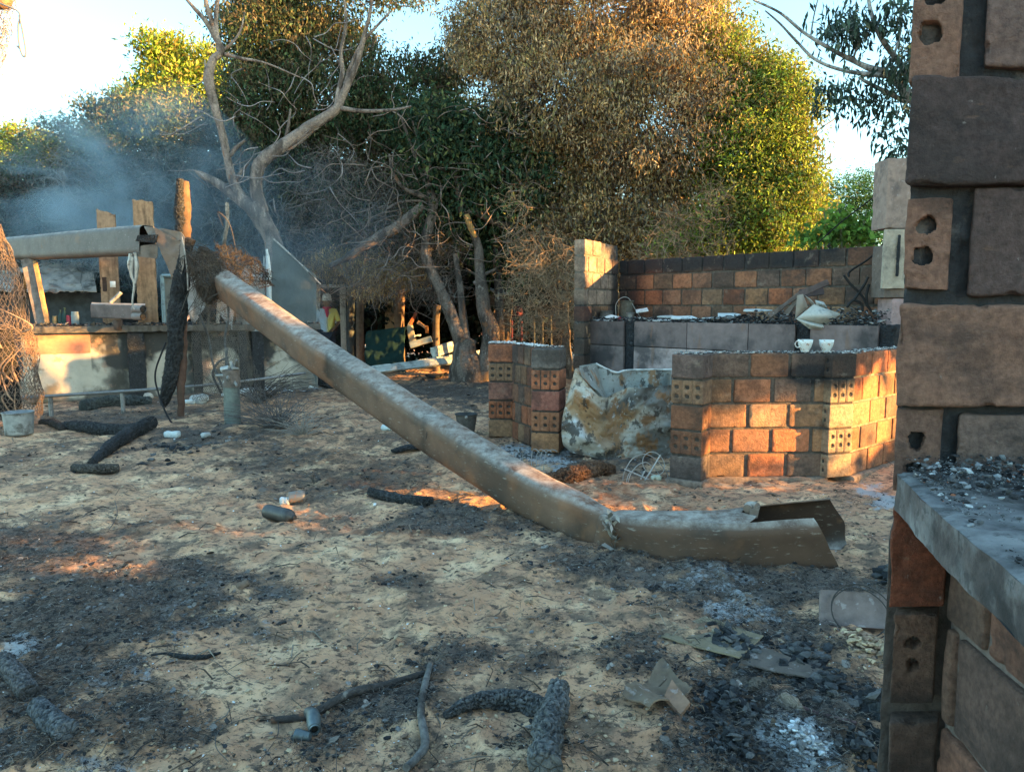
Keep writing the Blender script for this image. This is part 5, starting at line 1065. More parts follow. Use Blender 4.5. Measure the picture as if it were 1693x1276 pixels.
def gwire(label, pxs, r=.0016, c=(.10, .09, .08), lift=.008):
    pts = [G(x, y) for x, y in pxs]; pts = [np.array([p[0], p[1], g1(p[0], p[1]) + lift + RNG.uniform(0, .012)]) for p in pts]; mb = MB(); tube(mb, pts, r, 5, len(pts) * 8, c=c); tag(mb.build("burnt_wire", M['wire'], loc=pts[0]), label, "wire", G5)
gwire("wire loop curling left of the metal valve", [(400, 1190), (430, 1180), (455, 1182), (460, 1205), (445, 1240), (430, 1262)])
gwire("open wire loop at the lower left middle", [(378, 1262), (358, 1240), (360, 1215), (385, 1200), (410, 1192)])
gwire("wire strand hanging down right of the valve", [(535, 1215), (550, 1225), (556, 1250), (556, 1280)])
gwire("thin wire trailing down right over the pale sand", [(345, 1092), (360, 1108), (385, 1125), (418, 1136)])
gwire("thin wire arc on the dark straw at left", [(215, 992), (225, 978), (255, 973), (285, 985)])
gwire("straight wire stub crossing the arc at left", [(263, 965), (270, 985), (276, 998)])
gwire("thin upright burnt twig loop on the sand", [(190, 830), (194, 850), (188, 865), (180, 880)], .003)
# cloth / rope lump
def lump(name, label, cat, c, size, rot, col, m='cloth', amp=.35, fold=9.0, seed=0, res=.05):
    V, F = rbox((2, 2, 2), res, .98, 0, 5, 0); V = V / np.linalg.norm(V, axis=1)[:, None]
    r_ = 1 - np.abs(fbm(V * 1.6 + seed, 3, seed)) * 5; f_ = np.abs(np.sin((V[:, 0] * 1.0 + V[:, 1] * .4 + fbm(V * 1.5 + seed, 3, seed + 3) * 3) * fold))
    V = V * (1 + fbm(V * 1.3 + seed, 3, seed) * amp * 2 + np.clip(r_, -1, 1) * .08 - f_ * .10 + fbm(V * 6, 3, seed + 9) * .12)[:, None]; V = V * np.array(size) @ rotz(rot).T
    cc = np.array(col) * (1 - .45 * f_[:, None]) ; mb = MB(); mb.add(V + c, F, cc); return tag(mb.build(name, M[m], loc=c), label, cat)
c_ = G(1308, 1178); lump("charred_cloth", "folded tan lump of burnt cloth in the lower right char", "cloth", c_ + [0, 0, .022], (.034, .062, .040), .5, (.30, .235, .18), 'cloth', .45, 8, 3)
c_ = G(1338, 1222); lump("ash_lump", "whitish folded lump of ash below the burnt cloth", "ash lump", c_ + [0, 0, .016], (.045, .055, .032), -.4, (.50, .54, .56), 'ash', .45, 7, 5)
c_ = G(1278, 1212); lump("charred_wood_piece", "charred upright flake of wood left of the whitish ash lump", "wood piece", c_ + [0, 0, .02], (.010, .012, .038), .2, (.20, .15, .11), 'wood', .4, 6, 8)
c_ = G(1208, 1222); lump("charcoal_lump", "crinkled black charcoal lump at the bottom right, left of the ash", "charcoal", c_ + [0, 0, .016], (.040, .032, .026), .9, (.06, .062, .064), 'ash', .6, 12, 9)
c_ = G(1455, 1195); lump("charcoal_lump", "big rough charcoal lump tight against the foot of the near brick pillar", "charcoal", c_ + [0, 0, .03], (.035, .05, .05), .2, (.05, .055, .058), 'ash', .6, 8, 12)
c_ = G(1455, 1225); lump("charcoal_lump", "smaller charcoal lump just below the big one by the near pillar", "charcoal", c_ + [0, 0, .02], (.03, .04, .03), 1.2, (.045, .05, .052), 'ash', .6, 8, 14)
c_ = G(1245, 1140); lump("charcoal_lump", "tan and black lump under the thin curled sheet strip", "charcoal", c_ + [0, 0, .01], (.06, .04, .028), .4, (.17, .14, .11), 'ash', .6, 9, 15)

# ------------------------------------------------------------------ wire netting
def hexnet(mb, Sf, nu, nv, r, c=(.3, .22, .16), drop=0.0, dbl=False):
    """honeycomb netting over surface Sf(u, v) with u, v arrays"""
    A, B = [], []
    i, j = np.meshgrid(np.arange(nu), np.arange(nv), indexing='ij'); i, j = i.ravel(), j.ravel(); o = (j % 2) * .5
    def pt(x, y): return Sf(np.clip(x / nu, 0, 1), np.clip(y / nv, 0, 1))
    u0, v0 = i + o, j.astype(float)
    a = pt(u0, v0 + .33); b = pt(u0, v0 + .67); cL = pt(u0 - .5, v0 + 1.0); cR = pt(u0 + .5, v0 + 1.0)
    A = np.concatenate([a, b, b]); B = np.concatenate([b, cL + (a - a), cR])
    # join: tops of this row are bottoms of the next (v0 + 1.33 of the neighbours)
    cL2 = pt(u0 - .5, v0 + 1.33); cR2 = pt(u0 + .5, v0 + 1.33); A = np.concatenate([a, b, b]); B = np.concatenate([b, cL2, cR2])
    k = RNG.uniform(0, 1, len(A)) > drop; L = np.linalg.norm(A - B, axis=1); k &= L > 1e-6
    return prisms(mb, A[k], B[k], r, r, c)
def crumple(Pf, amp, sc, seed):
    def f(u, v):
        W = Pf(u, v); return W + np.stack([fbm(np.stack([u * sc + k * 7, v * sc, u * 0 + seed], 1), 3, seed + k) for k in range(3)], 1) * amp
    return f
def cyl(pxs, Ys, rad, bulge=0, arc=(0, 2 * math.pi)):
    ys = [p[1] for p in pxs]; C = np.array([P(x, y, Yd) for (x, y), Yd in zip(pxs, Ys)])
    def f(u, v):
        t = v * (len(C) - 1); i = np.clip(t.astype(int), 0, len(C) - 2); fr = (t - i)[:, None]; c = C[i] * (1 - fr) + C[i + 1] * fr; r = np.interp(v, np.linspace(0, 1, len(rad)), rad); a = arc[0] + (arc[1] - arc[0]) * u
        return c + np.stack([np.cos(a) * r, np.sin(a) * r, 0 * r], 1)
    return f
WC = (.20, .145, .11)
nt_ = thing("wire_netting_roll", "tall crumpled roll of rusty chicken wire around a charred stump at the far left", "wire netting", tuple(P(15, 690, 9.6) * [1, 1, 0]))
mb = MB(); f = cyl([(14, 692), (14, 640), (10, 560), (-2, 540), (-10, 450), (-16, 375)], [9.4] * 6, [.36, .36, .35, .30, .26, .10])
hexnet(mb, crumple(f, .14, 7, 1), 40, 46, .0036, WC); hexnet(mb, crumple(f, .22, 9, 5), 34, 42, .0032, (.26, .19, .15), .1); mb.build("netting", M['wire'], nt_)
charlog("stump", "", "", [P(10, 690, 9.45), P(5, 620, 9.45), P(2, 545, 9.45)], [.17, .17, .12], (.035, .033, .032), parent=nt_, amp=.2)
mb = MB()
for k in range(16):
    a = f(np.array([.5 + RNG.uniform(0, .5)]), np.array([RNG.uniform(.02, .5)]))[0]; tube(mb, [a, a + [RNG.normal(0, .1), -.06, RNG.uniform(.1, .25)], a + [RNG.normal(0, .15), -.05, RNG.uniform(.3, .5)]], [.012, .011, .004], 5, 14, .3, 9, (.38, .24, .16))
mb.build("vine_stem", M['twig'], nt_)
nb_ = thing("wire_netting_bundle", "bundle of brown chicken wire draped over the top of the sloping beam", "wire netting", tuple(P(345, 450, 10.1)))
mb = MB(); f = cyl([(316, 440), (328, 428), (342, 430), (352, 445), (362, 480)], [10.0] * 5, [.20, .30, .34, .30, .16])
def f2(u, v, f=f):
    a = u * 2 * math.pi; cx = np.interp(v, [0, .3, .6, 1], [318, 336, 352, 358]); cy = np.interp(v, [0, .3, .6, 1], [418, 440, 462, 492]); r = np.interp(v, [0, .2, .7, 1], [.11, .19, .21, .14])
    C = np.stack([P(x, y, 10.0) for x, y in zip(cx, cy)]); return C + np.stack([np.cos(a) * r * .8, np.sin(a) * r * .8, np.cos(a) * r * .6], 1)
for k, (am, c) in enumerate(((.16, (.2, .13, .09)), (.20, (.26, .17, .12)), (.3, (.16, .11, .08)), (.16, (.3, .2, .13)))): hexnet(mb, crumple(f2, am, 8, k * 3 + 1), 24, 20, .0036, np.array(c) * .6 * np.array([.85, 1, 1.15]))
mb.build("roll", M['wire'], nb_)
def f3(u, v):
    x = 355 + 95 * u; y = 402 + 24 * u ** 2 * 2 + v * (40 + 20 * np.sin(u * 4)); return np.stack([P(a, b, 10.6 + .8 * c) for a, b, c in zip(x, y, u)])
mb = MB()
for k in range(2): hexnet(mb, crumple(f3, .24, 7, 20 + k), 26, 15, .0034, (.05, .042, .037))
for k in range(40):
    a = P(335 + RNG.uniform(-25, 70), 440 + RNG.uniform(-35, 45), 10.0 + RNG.uniform(-.2, .4)); d = RNG.normal(0, .12, 3); tube(mb, [a, a + d, a + d * 1.6 + RNG.normal(0, .06, 3) - [0, 0, .1], a + d * 1.8 + RNG.normal(0, .08, 3) - [0, 0, .25]], [.005, .005, .004, .003], 4, 14, c=(.10, .08, .065), cap=False)
mb.build("draped_sheet", M['wire'], nb_)
def f4(u, v):
    x = 318 + 75 * u + 40 * v * u; y = 470 + 195 * v; return np.stack([P(a, b, 10.3 + .5 * c) for a, b, c in zip(x, y, u)])
mb = MB(); hexnet(mb, crumple(f4, .12, 5, 30), 40, 58, .0034, (.16, .14, .12), .12); mb.build("hanging_sheet", M['wire'], nb_)
mb = MB()
for pts in ([(372, 478), (378, 520), (372, 560), (376, 600), (380, 640)], [(330, 520), (345, 560), (352, 600), (368, 640)], [(378, 590), (360, 600), (352, 620), (366, 650)], [(376, 575), (374, 605), (384, 635)]):
    tube(mb, [P(x, y, 10.0) for x, y in pts], [.014] * len(pts), 6, 40, .4, 10, (.12, .12, .12))
mb.build("hanging_strand", M['bark'], nb_)
mb = MB(); tube(mb, [P(375, 335, 12.5), P(376, 370, 12.5), P(371, 400, 12.5), P(362, 500, 12.4), P(360, 535, 12.3)], [.03, .035, .03, .03, .03], 8, 30, .25, 9, (.30, .26, .22)); tag(mb.build("pale_stick", M['bark'], loc=P(360, 535, 12.3)), "pale thin stick standing up behind the wire netting bundle", "stick")
tn_ = thing("hanging_wire_mesh", "pale crumpled wire mesh hanging at the top left corner with a hooked wire", "wire netting", tuple(P(0, 20, 4.5)))
def f5(u, v): x = -60 + (90 - 95 * v) * 1.0 * u + 60 * u * 0 + 0; x = -70 + u * (98 - 28 * v); y = -10 + v * 155; return np.stack([P(a, b, 4.6 + .3 * c) for a, b, c in zip(x, y, u)])
mb = MB()
for k in range(3): hexnet(mb, crumple(f5, .10, 8, 40 + k), 26, 30, .0020, (.34, .33, .38))
mb.build("netting", M['wire'], tn_)
mb = MB(); tube(mb, [P(-70, -20, 4.5), P(5, 8, 4.4), P(32, 22, 4.4), P(30, 45, 4.4), P(32, 75, 4.4), P(38, 93, 4.4), P(43, 88, 4.4), P(38, 55, 4.4), P(32, 26, 4.4)], .005, 6, 80, c=(.2, .22, .24)); tube(mb, [P(28, 76, 4.4), P(34, 82, 4.4)], .005, 5, 5, c=(.2, .22, .24)); mb.build("hooked_wire", M['wire'], tn_)
mb = MB(); tube(mb, [P(-60, -30, 4.5), P(0, 2, 4.5), P(14, -8, 4.5)], [.05, .05, .02], 8, 20, .4, 9, (.3, .18, .11)); mb.build("branch_stub", M['bark'], tn_)
# leggy burnt bush in front of the plastered wall
def bush(name, label, base, n, h, spread, col, r=.006, seed=0):
    rg = np.random.default_rng(seed); mb = MB()
    for k in range(n):
        a = rg.uniform(0, 6.28); t = rg.uniform(.1, 1) * spread; p = np.array(base, float); pts = [p.copy()]; d = np.array([math.cos(a) * t, math.sin(a) * t, 1.0])
        for q in range(5): d = d + rg.normal(0, .45, 3) * [1, 1, .4]; d[2] -= .18; p = p + d / np.linalg.norm(d) * h / 5 * rg.uniform(.6, 1.2); p[2] = max(p[2], .01); pts.append(p.copy())
        tube(mb, pts, [r, r * .9, r * .7, r * .6, r * .5, r * .3], 4, 14, c=col, cap=False)
    return tag(mb.build(name, M['twig'], loc=base), label, "bush")
bush("burnt_bush", "leafless burnt bush of thin grey twigs right of the stand pipe", G(460, 712), 90, .95, 1.2, (.12, .11, .11), .0055, 1)
bush("burnt_bush", "curly patch of pale dead twigs further right of the stand pipe", G(500, 722), 60, .55, 1.8, (.3, .27, .24), .0045, 2)
bush("burnt_bush", "thin dead twigs against the plastered wall", G(425, 668), 60, 1.25, 1.2, (.07, .06, .055), .007, 3)
bush("burnt_bush", "few dry upright twigs under the burnt post", G(225, 716), 14, .5, .8, (.16, .12, .1), .005, 4)
bush("burnt_bush", "low dead twigs just left of the middle of the beam", G(520, 800), 16, .25, 1.6, (.1, .09, .08), .003, 5)
# ------------------------------------------------------------------ things further back: door frame, tarp, boards
df = thing("white_door_frame", "weathered white door frame standing at the edge of the trees, behind the person", "door frame", tuple(P(560, 610, 19.0) * [1, 1, 0]))
for (a, b, t) in (((526, 470), (526, 625), .10), ((566, 470), (570, 625), .14), ((524, 473), (570, 473), .12), ((530, 532), (566, 532), .07)):
    board("frame", "", P(*a, 18.6), P(*b, 18.6), t, .08, (.48, .47, .44), m='paint', parent=df)
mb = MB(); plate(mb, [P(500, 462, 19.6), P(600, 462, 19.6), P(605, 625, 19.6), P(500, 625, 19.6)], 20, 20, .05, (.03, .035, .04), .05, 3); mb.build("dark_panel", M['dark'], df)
G6 = "thick timber posts at the edge of the trees"
for x, w_, c, y0, Yd, lb in ((580, .19, (.06, .075, .085), 462, 18.5, "dark blue grey timber post right beside the white door frame"), (596, .19, (.20, .16, .125), 465, 18.2, "brown round timber post second from the white door frame"), (661, .24, (.17, .11, .075), 470, 17.9, "brown timber post behind the dark tarpaulin"), (722, .16, (.13, .10, .075), 505, 17.5, "slim crooked post between the sun coloured rubble and the far tree")):
    a = P(x, 590, Yd) * [1, 1, 0] - [0, 0, .1]; charlog("timber_post", lb, "post", [a, P(x - 1, 540, Yd), P(x + 1, y0, Yd)], [w_ / 2 * 1.1, w_ / 2, w_ / 2], c, 'wood', 12, 30, .1, 4, G6)
tp_ = MB(); plate(tp_, [P(604, 548, 17.4), P(668, 540, 17.2), P(668, 590, 17.2) * [1, 1, 0], P(604, 590, 17.4) * [1, 1, 0]], 40, 24, .02, (.015, .05, .05), .08, 3, curl=.1); tag(tp_.build("dark_tarpaulin", M['cloth'], loc=P(636, 590, 17.3) * [1, 1, 0]), "dark teal tarpaulin hung low between two posts", "tarpaulin")
ps = MB(); plate(ps, [P(637, 500, 19.5), P(655, 500, 19.5), P(656, 552, 19.5), P(637, 552, 19.5)], 14, 24, .03, (.62, .5, .32), .05, 3); tag(ps.build("plaster_remnant", M['plaster'], loc=P(646, 560, 19.5) * [1, 1, 0]), "bright strip of plaster between the timber posts, sunlight put into its yellow colour", "wall")  # sunlight on the plaster is put into its yellow colour
ps = MB(); plate(ps, [P(672, 540, 17.8), P(680, 527, 17.8), P(690, 572, 17.8), P(678, 572, 17.8)], 10, 14, .03, (.55, .52, .42), .05, 3); tag(ps.build("leaning_board", M['paint'], loc=P(680, 572, 17.8)), "pale leaning board just right of the dark tarpaulin", "board")
G7 = "fallen white boards in front of the far tree"
def wboard(lb, a, b, Ya, Yb, wd, c=(.52, .56, .54), th=.08, face=(0, .25, 1)): return board("white_board", lb, P(*a, Ya), P(*b, Yb), wd, th, c, m='paint', group=G7, face=face)
wboard("long white board on the ground, its left end browned", (596, 614), (745, 596), 14.6, 16.0, .16, face=(0, .8, 1))
wboard("longer white board under the stacked one, running behind the far tree", (690, 603), (806, 584), 15.6, 17.0, .20, (.58, .63, .60))
wboard("short white board stacked on the others left of the far tree", (716, 583), (748, 572), 15.9, 16.4, .22, (.62, .63, .58), .14)
wboard("grey board leaning low behind the stacked boards", (678, 571), (714, 560), 17.2, 17.2, .14, (.30, .36, .38))
ps = MB(); plate(ps, [P(783, 595, 15.6), P(804, 579, 15.6), P(803, 583, 15.6), P(788, 592, 15.6)], 8, 8, .03, (.7, .7, .66), .02, 3); tag(ps.build("white_board", M['paint'], loc=P(790, 600, 15.6)), "small white triangular board right of the far tree foot", "board", G7)
# wreckage between the trunks, orange sunlight put into the scrap colours
G8 = "wreckage between the tree trunks, sunlight put into its colours"
for i, (x, y, Yd, s, c, lb) in enumerate(((686, 528, 17.6, .16, (.45, .12, .05), "orange red scrap of metal highest in the sun coloured wreckage"), (697, 540, 17.5, .14, (.5, .3, .18), "tan scrap in the middle of the sun coloured wreckage"), (708, 545, 17.4, .2, (.6, .28, .1), "bright orange curved strip at the right of the sun coloured wreckage"), (690, 556, 17.4, .16, (.6, .6, .55), "pale twisted strip low in the sun coloured wreckage"),
       (812, 536, 17.6, .22, (.5, .28, .1), "yellow scrap seen through the gap in the brown sheet"), (806, 556, 17.6, .16, (.45, .16, .08), "red scrap low in the gap of the brown sheet"), (866, 550, 18, .2, (.45, .2, .1), "orange scrap above the left brick pillars"))):
    c0 = P(x, y, Yd); mb = MB(); d = RNG.normal(0, 1, 3) * [1, .4, .6]; d /= np.linalg.norm(d); e_ = np.cross(d, [0, 1, .2]); plate(mb, [c0 - d * s, c0 + d * s, c0 + d * s + e_ * s * .5, c0 - d * s + e_ * s * .6], 14, 8, .02, c, .10, i); tag(mb.build("wreckage_scrap", M['plain'], loc=c0), lb, "scrap", G8)
bsn = MB(); plate(bsn, [P(803, 488, 17.0), P(850, 478, 16.8), P(842, 566, 16.8), P(818, 568, 17.0)], 40, 40, .03, (.15, .10, .07), .14, 3, holes=[(.12, .35, .16, .12)]); tag(bsn.build("brown_sheet", M['rust'], loc=P(830, 568, 16.9)), "brown rusty sheet leaning in the trees above the left brick pillars", "metal sheet")
bsn = MB(); plate(bsn, [P(795, 472, 16.8), P(828, 486, 16.6), P(850, 484, 16.6), P(830, 478, 16.8)], 14, 6, .03, (.35, .38, .38), .06, 3); tag(bsn.build("roof_scrap", M['paint'], loc=P(820, 486, 16.7)), "bent grey sheet strip on top of the brown sheet", "metal sheet")
rc = thing("red_chair", "broken red plastic chair back above the left brick pillars", "chair", tuple(P(855, 560, 17.4) * [1, 1, 0]))
for y in (511, 521): mb = MB(); tube(mb, [P(844, y, 17.4), P(853, y - 2, 17.3), P(861, y - 1, 17.35)], [.05, .06, .05], 8, 14, c=(.10, .015, .025)); mb.build("slat", M['plain'], rc)
mb = MB(); tube(mb, [P(862, 504, 17.35), P(862, 560, 17.35), P(862, 590, 17.3)], .035, 6, 8, c=(.10, .015, .025)); mb.build("post", M['plain'], rc)
mb = MB(); tube(mb, [P(846, 512, 17.4), P(846, 560, 17.35), P(846, 590, 17.3)], .035, 6, 8, c=(.10, .015, .025)); mb.build("post", M['plain'], rc)
sc_ = MB()
for x in (882, 896, 910): tube(sc_, [P(x, 520, 15.6), P(x + 1, 575, 15.6)], .03, 5, 6, .1, 4, c=(.09, .09, .08))
tube(sc_, [P(878, 524, 15.6), P(914, 521, 15.6)], .035, 5, 6, c=(.10, .10, .09)); tube(sc_, [P(878, 548, 15.6), P(914, 547, 15.6)], .03, 5, 6, c=(.09, .09, .08)); tag(sc_.build("wooden_rack", M['wood'], loc=P(895, 600, 15.6) * [1, 1, 0]), "small grey wooden rack half hidden in twigs behind the left pillars", "rack")

# ------------------------------------------------------------------ the person
def person():
    base = P(543, 600, 17.5) * [1, 1, 0]; t = thing("person", "person in a pale shirt and white cap standing beyond the sloping beam", "person", tuple(base))
    J = {'pelvis': (0, 0, .95, .135), 'waist': (0, 0, 1.08, .125), 'chest': (0, .0, 1.30, .15), 'neck': (0, 0, 1.47, .06), 'head0': (0, -.01, 1.56, .075), 'head1': (0, -.01, 1.66, .092), 'head2': (0, 0, 1.75, .065),
         'shl': (-.19, 0, 1.42, .06), 'ell': (-.25, .01, 1.15, .042), 'wrl': (-.22, -.10, .93, .03), 'hal': (-.21, -.12, .86, .036), 'shr': (.19, 0, 1.42, .06), 'elr': (.27, -.01, 1.16, .042), 'wrr': (.20, -.18, 1.02, .03), 'har': (.17, -.23, .99, .036),
         'hil': (-.09, 0, .90, .09), 'knl': (-.10, -.01, .50, .06), 'anl': (-.10, .02, .09, .042), 'tol': (-.11, -.16, .04, .035), 'hir': (.09, 0, .90, .09), 'knr': (.11, -.02, .50, .06), 'anr': (.12, .02, .09, .042), 'tor': (.13, -.16, .04, .035)}
    E = [('pelvis', 'waist'), ('waist', 'chest'), ('chest', 'neck'), ('neck', 'head0'), ('head0', 'head1'), ('head1', 'head2'), ('chest', 'shl'), ('shl', 'ell'), ('ell', 'wrl'), ('wrl', 'hal'), ('chest', 'shr'), ('shr', 'elr'), ('elr', 'wrr'), ('wrr', 'har'),
         ('pelvis', 'hil'), ('hil', 'knl'), ('knl', 'anl'), ('anl', 'tol'), ('pelvis', 'hir'), ('hir', 'knr'), ('knr', 'anr'), ('anr', 'tor')]
    for s, w0, h0 in ((-1, 'wrl', 'hal'), (1, 'wrr', 'har')):
        h = np.array(J[h0][:3]); d = h - np.array(J[w0][:3]); d /= np.linalg.norm(d)
        for k in range(5):
            o = (k - 1.6) * .018; ln = (.05, .075, .085, .078, .06)[k]; p = h + np.array([o, 0, 0]) + d * ln; nm = "f%d%d" % (s, k); J[nm] = (*p, .0095); E.append((h0, nm))
    def skin(keys, edges, grow=1.0, sub=2):
        me = bpy.data.meshes.new("body"); me.from_pydata([J[k][:3] for k in keys], [(keys.index(a), keys.index(b)) for a, b in edges], []); o = bpy.data.objects.new("tmp", me); COL.objects.link(o)
        o.modifiers.new("s", 'SKIN'); o.modifiers.new("u", 'SUBSURF').levels = sub
        for v, k in zip(me.skin_vertices[0].data, keys): r = J[k][3] * grow; v.radius = (r, r)
        me.skin_vertices[0].data[0].use_root = True
        dg = bpy.context.evaluated_depsgraph_get(); m2 = bpy.data.meshes.new_from_object(o.evaluated_get(dg)); bpy.data.objects.remove(o); return m2
    def mk(name, me, mt, col):
        ca = me.color_attributes.new("Col", 'FLOAT_COLOR', 'POINT'); n = len(me.vertices); co = np.zeros(n * 3, np.float32); me.vertices.foreach_get("co", co); co = co.reshape(-1, 3)
        c = np.ones((n, 4), np.float32); c[:, :3] = col(co) if callable(col) else col; ca.data.foreach_set("color", c.ravel()); me.materials.clear(); me.materials.append(mt)
        me.polygons.foreach_set("use_smooth", np.ones(len(me.polygons), bool)); o = bpy.data.objects.new(name, me); COL.objects.link(o); o.parent = t; return o
    keys = list(J); mk("body", skin(keys, E), M['skin'], (.16, .085, .05))
    k2 = ['waist', 'chest', 'neck', 'shl', 'ell', 'shr', 'elr', 'pelvis']; mk("shirt", skin(k2, [e for e in E if e[0] in k2 and e[1] in k2], 1.28), M['cloth'], lambda co: np.where((co[:, :1] > .04), np.array([[.75, .62, .18]]), np.array([[.42, .50, .58]])))  # yellow right half is sunlight put into the shirt colour
    k3 = ['pelvis', 'hil', 'knl', 'anl', 'hir', 'knr', 'anr']; mk("trousers", skin(k3, [e for e in E if e[0] in k3 and e[1] in k3], 1.22), M['cloth'], (.03, .035, .05))
    mb = MB(); lathe(mb, base + [0, 0, 1.68], [(.102, -.02), (.108, .0), (.106, .06), (.09, .11), (.055, .145), (0, .16)], 24, (.72, .72, .68)); lathe(mb, base + [0, -.01, 1.68], [(.10, .0), (.125, -.012), (.102, -.02)], 24, (.7, .7, .66)); mb.build("cap", M['cloth'], t)
    mb = MB(); lathe(mb, base + [0, -.01, 1.46], [(.09, .0), (.10, .03), (.085, .06), (.075, .06)], 18, (.5, .03, .07)); tube(mb, [base + [.02, -.14, 1.47], base + [.05, -.19, 1.36], base + [.05, -.20, 1.28]], [.05, .04, .015], 8, 10, c=(.5, .03, .07)); mb.build("red_scarf", M['cloth'], t)
    mb = MB()
    for s in (-1, 1): box(mb, base + [s * .034, -.098, 1.665], (.026, .01, .012), None, (.75, .75, .72)); box(mb, base + [s * .034, -.104, 1.665], (.011, .006, .011), None, (.02, .01, .01))
    mb.build("eye", M['plain'], t)
    mb = MB(); tube(mb, [base + [0, -.095, 1.655], base + [0, -.118, 1.63], base + [0, -.10, 1.618]], [.008, .015, .012], 8, 8, c=(.15, .08, .05)); tube(mb, [base + [-.03, -.088, 1.594], base + [0, -.098, 1.592], base + [.03, -.088, 1.594]], .007, 6, 8, c=(.2, .07, .06)); mb.build("nose_and_mouth", M['skin'], t)
    mb = MB(); [tube(mb, [base + [s * .092, 0, 1.625], base + [s * .105, 0, 1.65], base + [s * .095, 0, 1.675]], [.01, .018, .01], 6, 8, c=(.15, .08, .05)) for s in (-1, 1)]; mb.build("ear", M['skin'], t)
person()

# ------------------------------------------------------------------ trees
PAL = dict(dark=[(.04, .08, .035), (.06, .10, .045), (.13, .13, .06), (.12, .095, .055)], dead=[(.46, .32, .16), (.58, .42, .23), (.30, .22, .13), (.17, .16, .13), (.48, .30, .11), (.26, .22, .09)],
           mixed=[(.15, .24, .045), (.22, .27, .06), (.27, .24, .08), (.09, .14, .045), (.17, .18, .07)], yel=[(.24, .34, .04), (.30, .36, .05), (.16, .27, .03), (.34, .27, .06)], green=[(.05, .14, .03), (.08, .17, .035), (.035, .10, .035)],
           blue=[(.05, .075, .06), (.075, .085, .075), (.11, .10, .085), (.04, .06, .05)], straw=[(.55, .38, .16), (.6, .42, .18), (.3, .2, .1)])  # straw tones brightened to stand for sunlight on the thatch
def leaves(mb, C, n, rad, L, W_, pal, droop=.4, seed=0):
    rg = np.random.default_rng(seed); N = len(C) * n; c = np.repeat(C, n, 0) + rg.normal(0, 1, (N, 3)) * rad * np.array([1, 1, .75])
    pal = np.array(pal); ci = rg.integers(0, len(pal), len(C)); cj = np.repeat(ci, n); sw = rg.uniform(0, 1, N) < .35; cj[sw] = rg.integers(0, len(pal), sw.sum()); col = pal[cj] * np.repeat(rg.uniform(.45, 1.5, len(C)), n)[:, None] * rg.uniform(.7, 1.3, (N, 1))
    a = rg.uniform(0, 2 * math.pi, N); el = rg.normal(-droop, .6, N); d = np.stack([np.cos(a) * np.cos(el), np.sin(a) * np.cos(el), np.sin(el)], 1)
    s = np.cross(d, rg.normal(0, 1, (N, 3))); s /= np.linalg.norm(s, axis=1)[:, None]; l = (L * rg.uniform(.6, 1.4, N))[:, None]; w_ = (W_ * rg.uniform(.6, 1.3, N))[:, None]; nn = np.cross(d, s)
    V = np.stack([c, c + d * l * .45 + s * w_ * .5 + nn * w_ * .15, c + d * l, c + d * l * .45 - s * w_ * .5 + nn * w_ * .15], 1).reshape(-1, 3)
    mb.add(V, np.arange(N * 4).reshape(-1, 4), np.repeat(col, 4, 0))
def blobs(ells, n, seed=0, shell=.55, cutout=None, gap=0.0, gsc=.9):
    """cluster centres in a set of ellipsoids (x, y, Y, rx, ry in photo pixels, ry depth in m)"""
    rg = np.random.default_rng(seed); wts = np.array([e[3] * e[4] for e in ells], float); wts /= wts.sum(); out = []; K = []
    k = rg.choice(len(ells), n, p=wts); d = rg.normal(0, 1, (n, 3)); d /= np.linalg.norm(d, axis=1)[:, None]; r = rg.uniform(shell, 1.0, n) ** .6
    cc = np.array([P(e[0], e[1], e[2]) for e in ells])[k]; R = np.array([(e[3] * pxm(e[2]), e[5], e[4] * pxm(e[2])) for e in ells])[k]
    p = cc + d * r[:, None] * R; 
    if gap: q = fbm(p * gsc, 3, seed + 1); m = q > -.5 + gap + .12 * (rg.uniform(0, 1, len(p)) - .5); p, cc = p[m], cc[m]
    if cutout is not None:
        rel = p - [0, 0, HC]; dep = rel[:, 1] * cp - rel[:, 2] * sp; X = CX + F_PX * rel[:, 0] / dep; Yp = CY - F_PX * (rel[:, 1] * sp + rel[:, 2] * cp) / dep
        m = np.ones(len(p), bool)
        for (cx, cy, rx, ry) in cutout: m &= ((X - cx) / rx) ** 2 + ((Yp - cy) / ry) ** 2 > 1
        p, cc = p[m], cc[m]
    m = p[:, 2] > .05; return p[m], cc[m]
def twigs(mb, p, cc, r0, frac=.5, c=(.15, .115, .09), seed=0, k=3, curl=.25):
    rg = np.random.default_rng(seed + 77); m = rg.uniform(0, 1, len(p)) < frac; p, cc = p[m], cc[m]; n = len(p); a = p.copy(); d = (cc - p) * rg.uniform(.15, .55, (n, 1)); L = np.linalg.norm(d, axis=1)[:, None]; r = r0 * .35
    col = np.array(c) * rg.uniform(.5, 1.6, (n, 1))
    for i in range(k):
        b = a + d / k + rg.normal(0, curl, (n, 3)) * L / k; r2 = r + r0 / k * .65; prisms(mb, a, b, r, r2, col); a = b; r = r2
def limbs(mb, lst, Yb, c=(.26, .23, .2), seed=0, amp=.18, seg=10):
    for i, l in enumerate(lst):
        pts = [P(q[0], q[1], Yb + (q[3] if len(q) > 3 else 0)) for q in l]; rad = [q[2] * pxm(Yb) / 2 for q in l]
        if pts[0][2] < .5: pts[0] = pts[0] * [1, 1, 0] - [0, 0, .15]
        tube(mb, pts, rad, seg, max(10, len(pts) * 9), amp, 5, c, seed + i, True, .5)
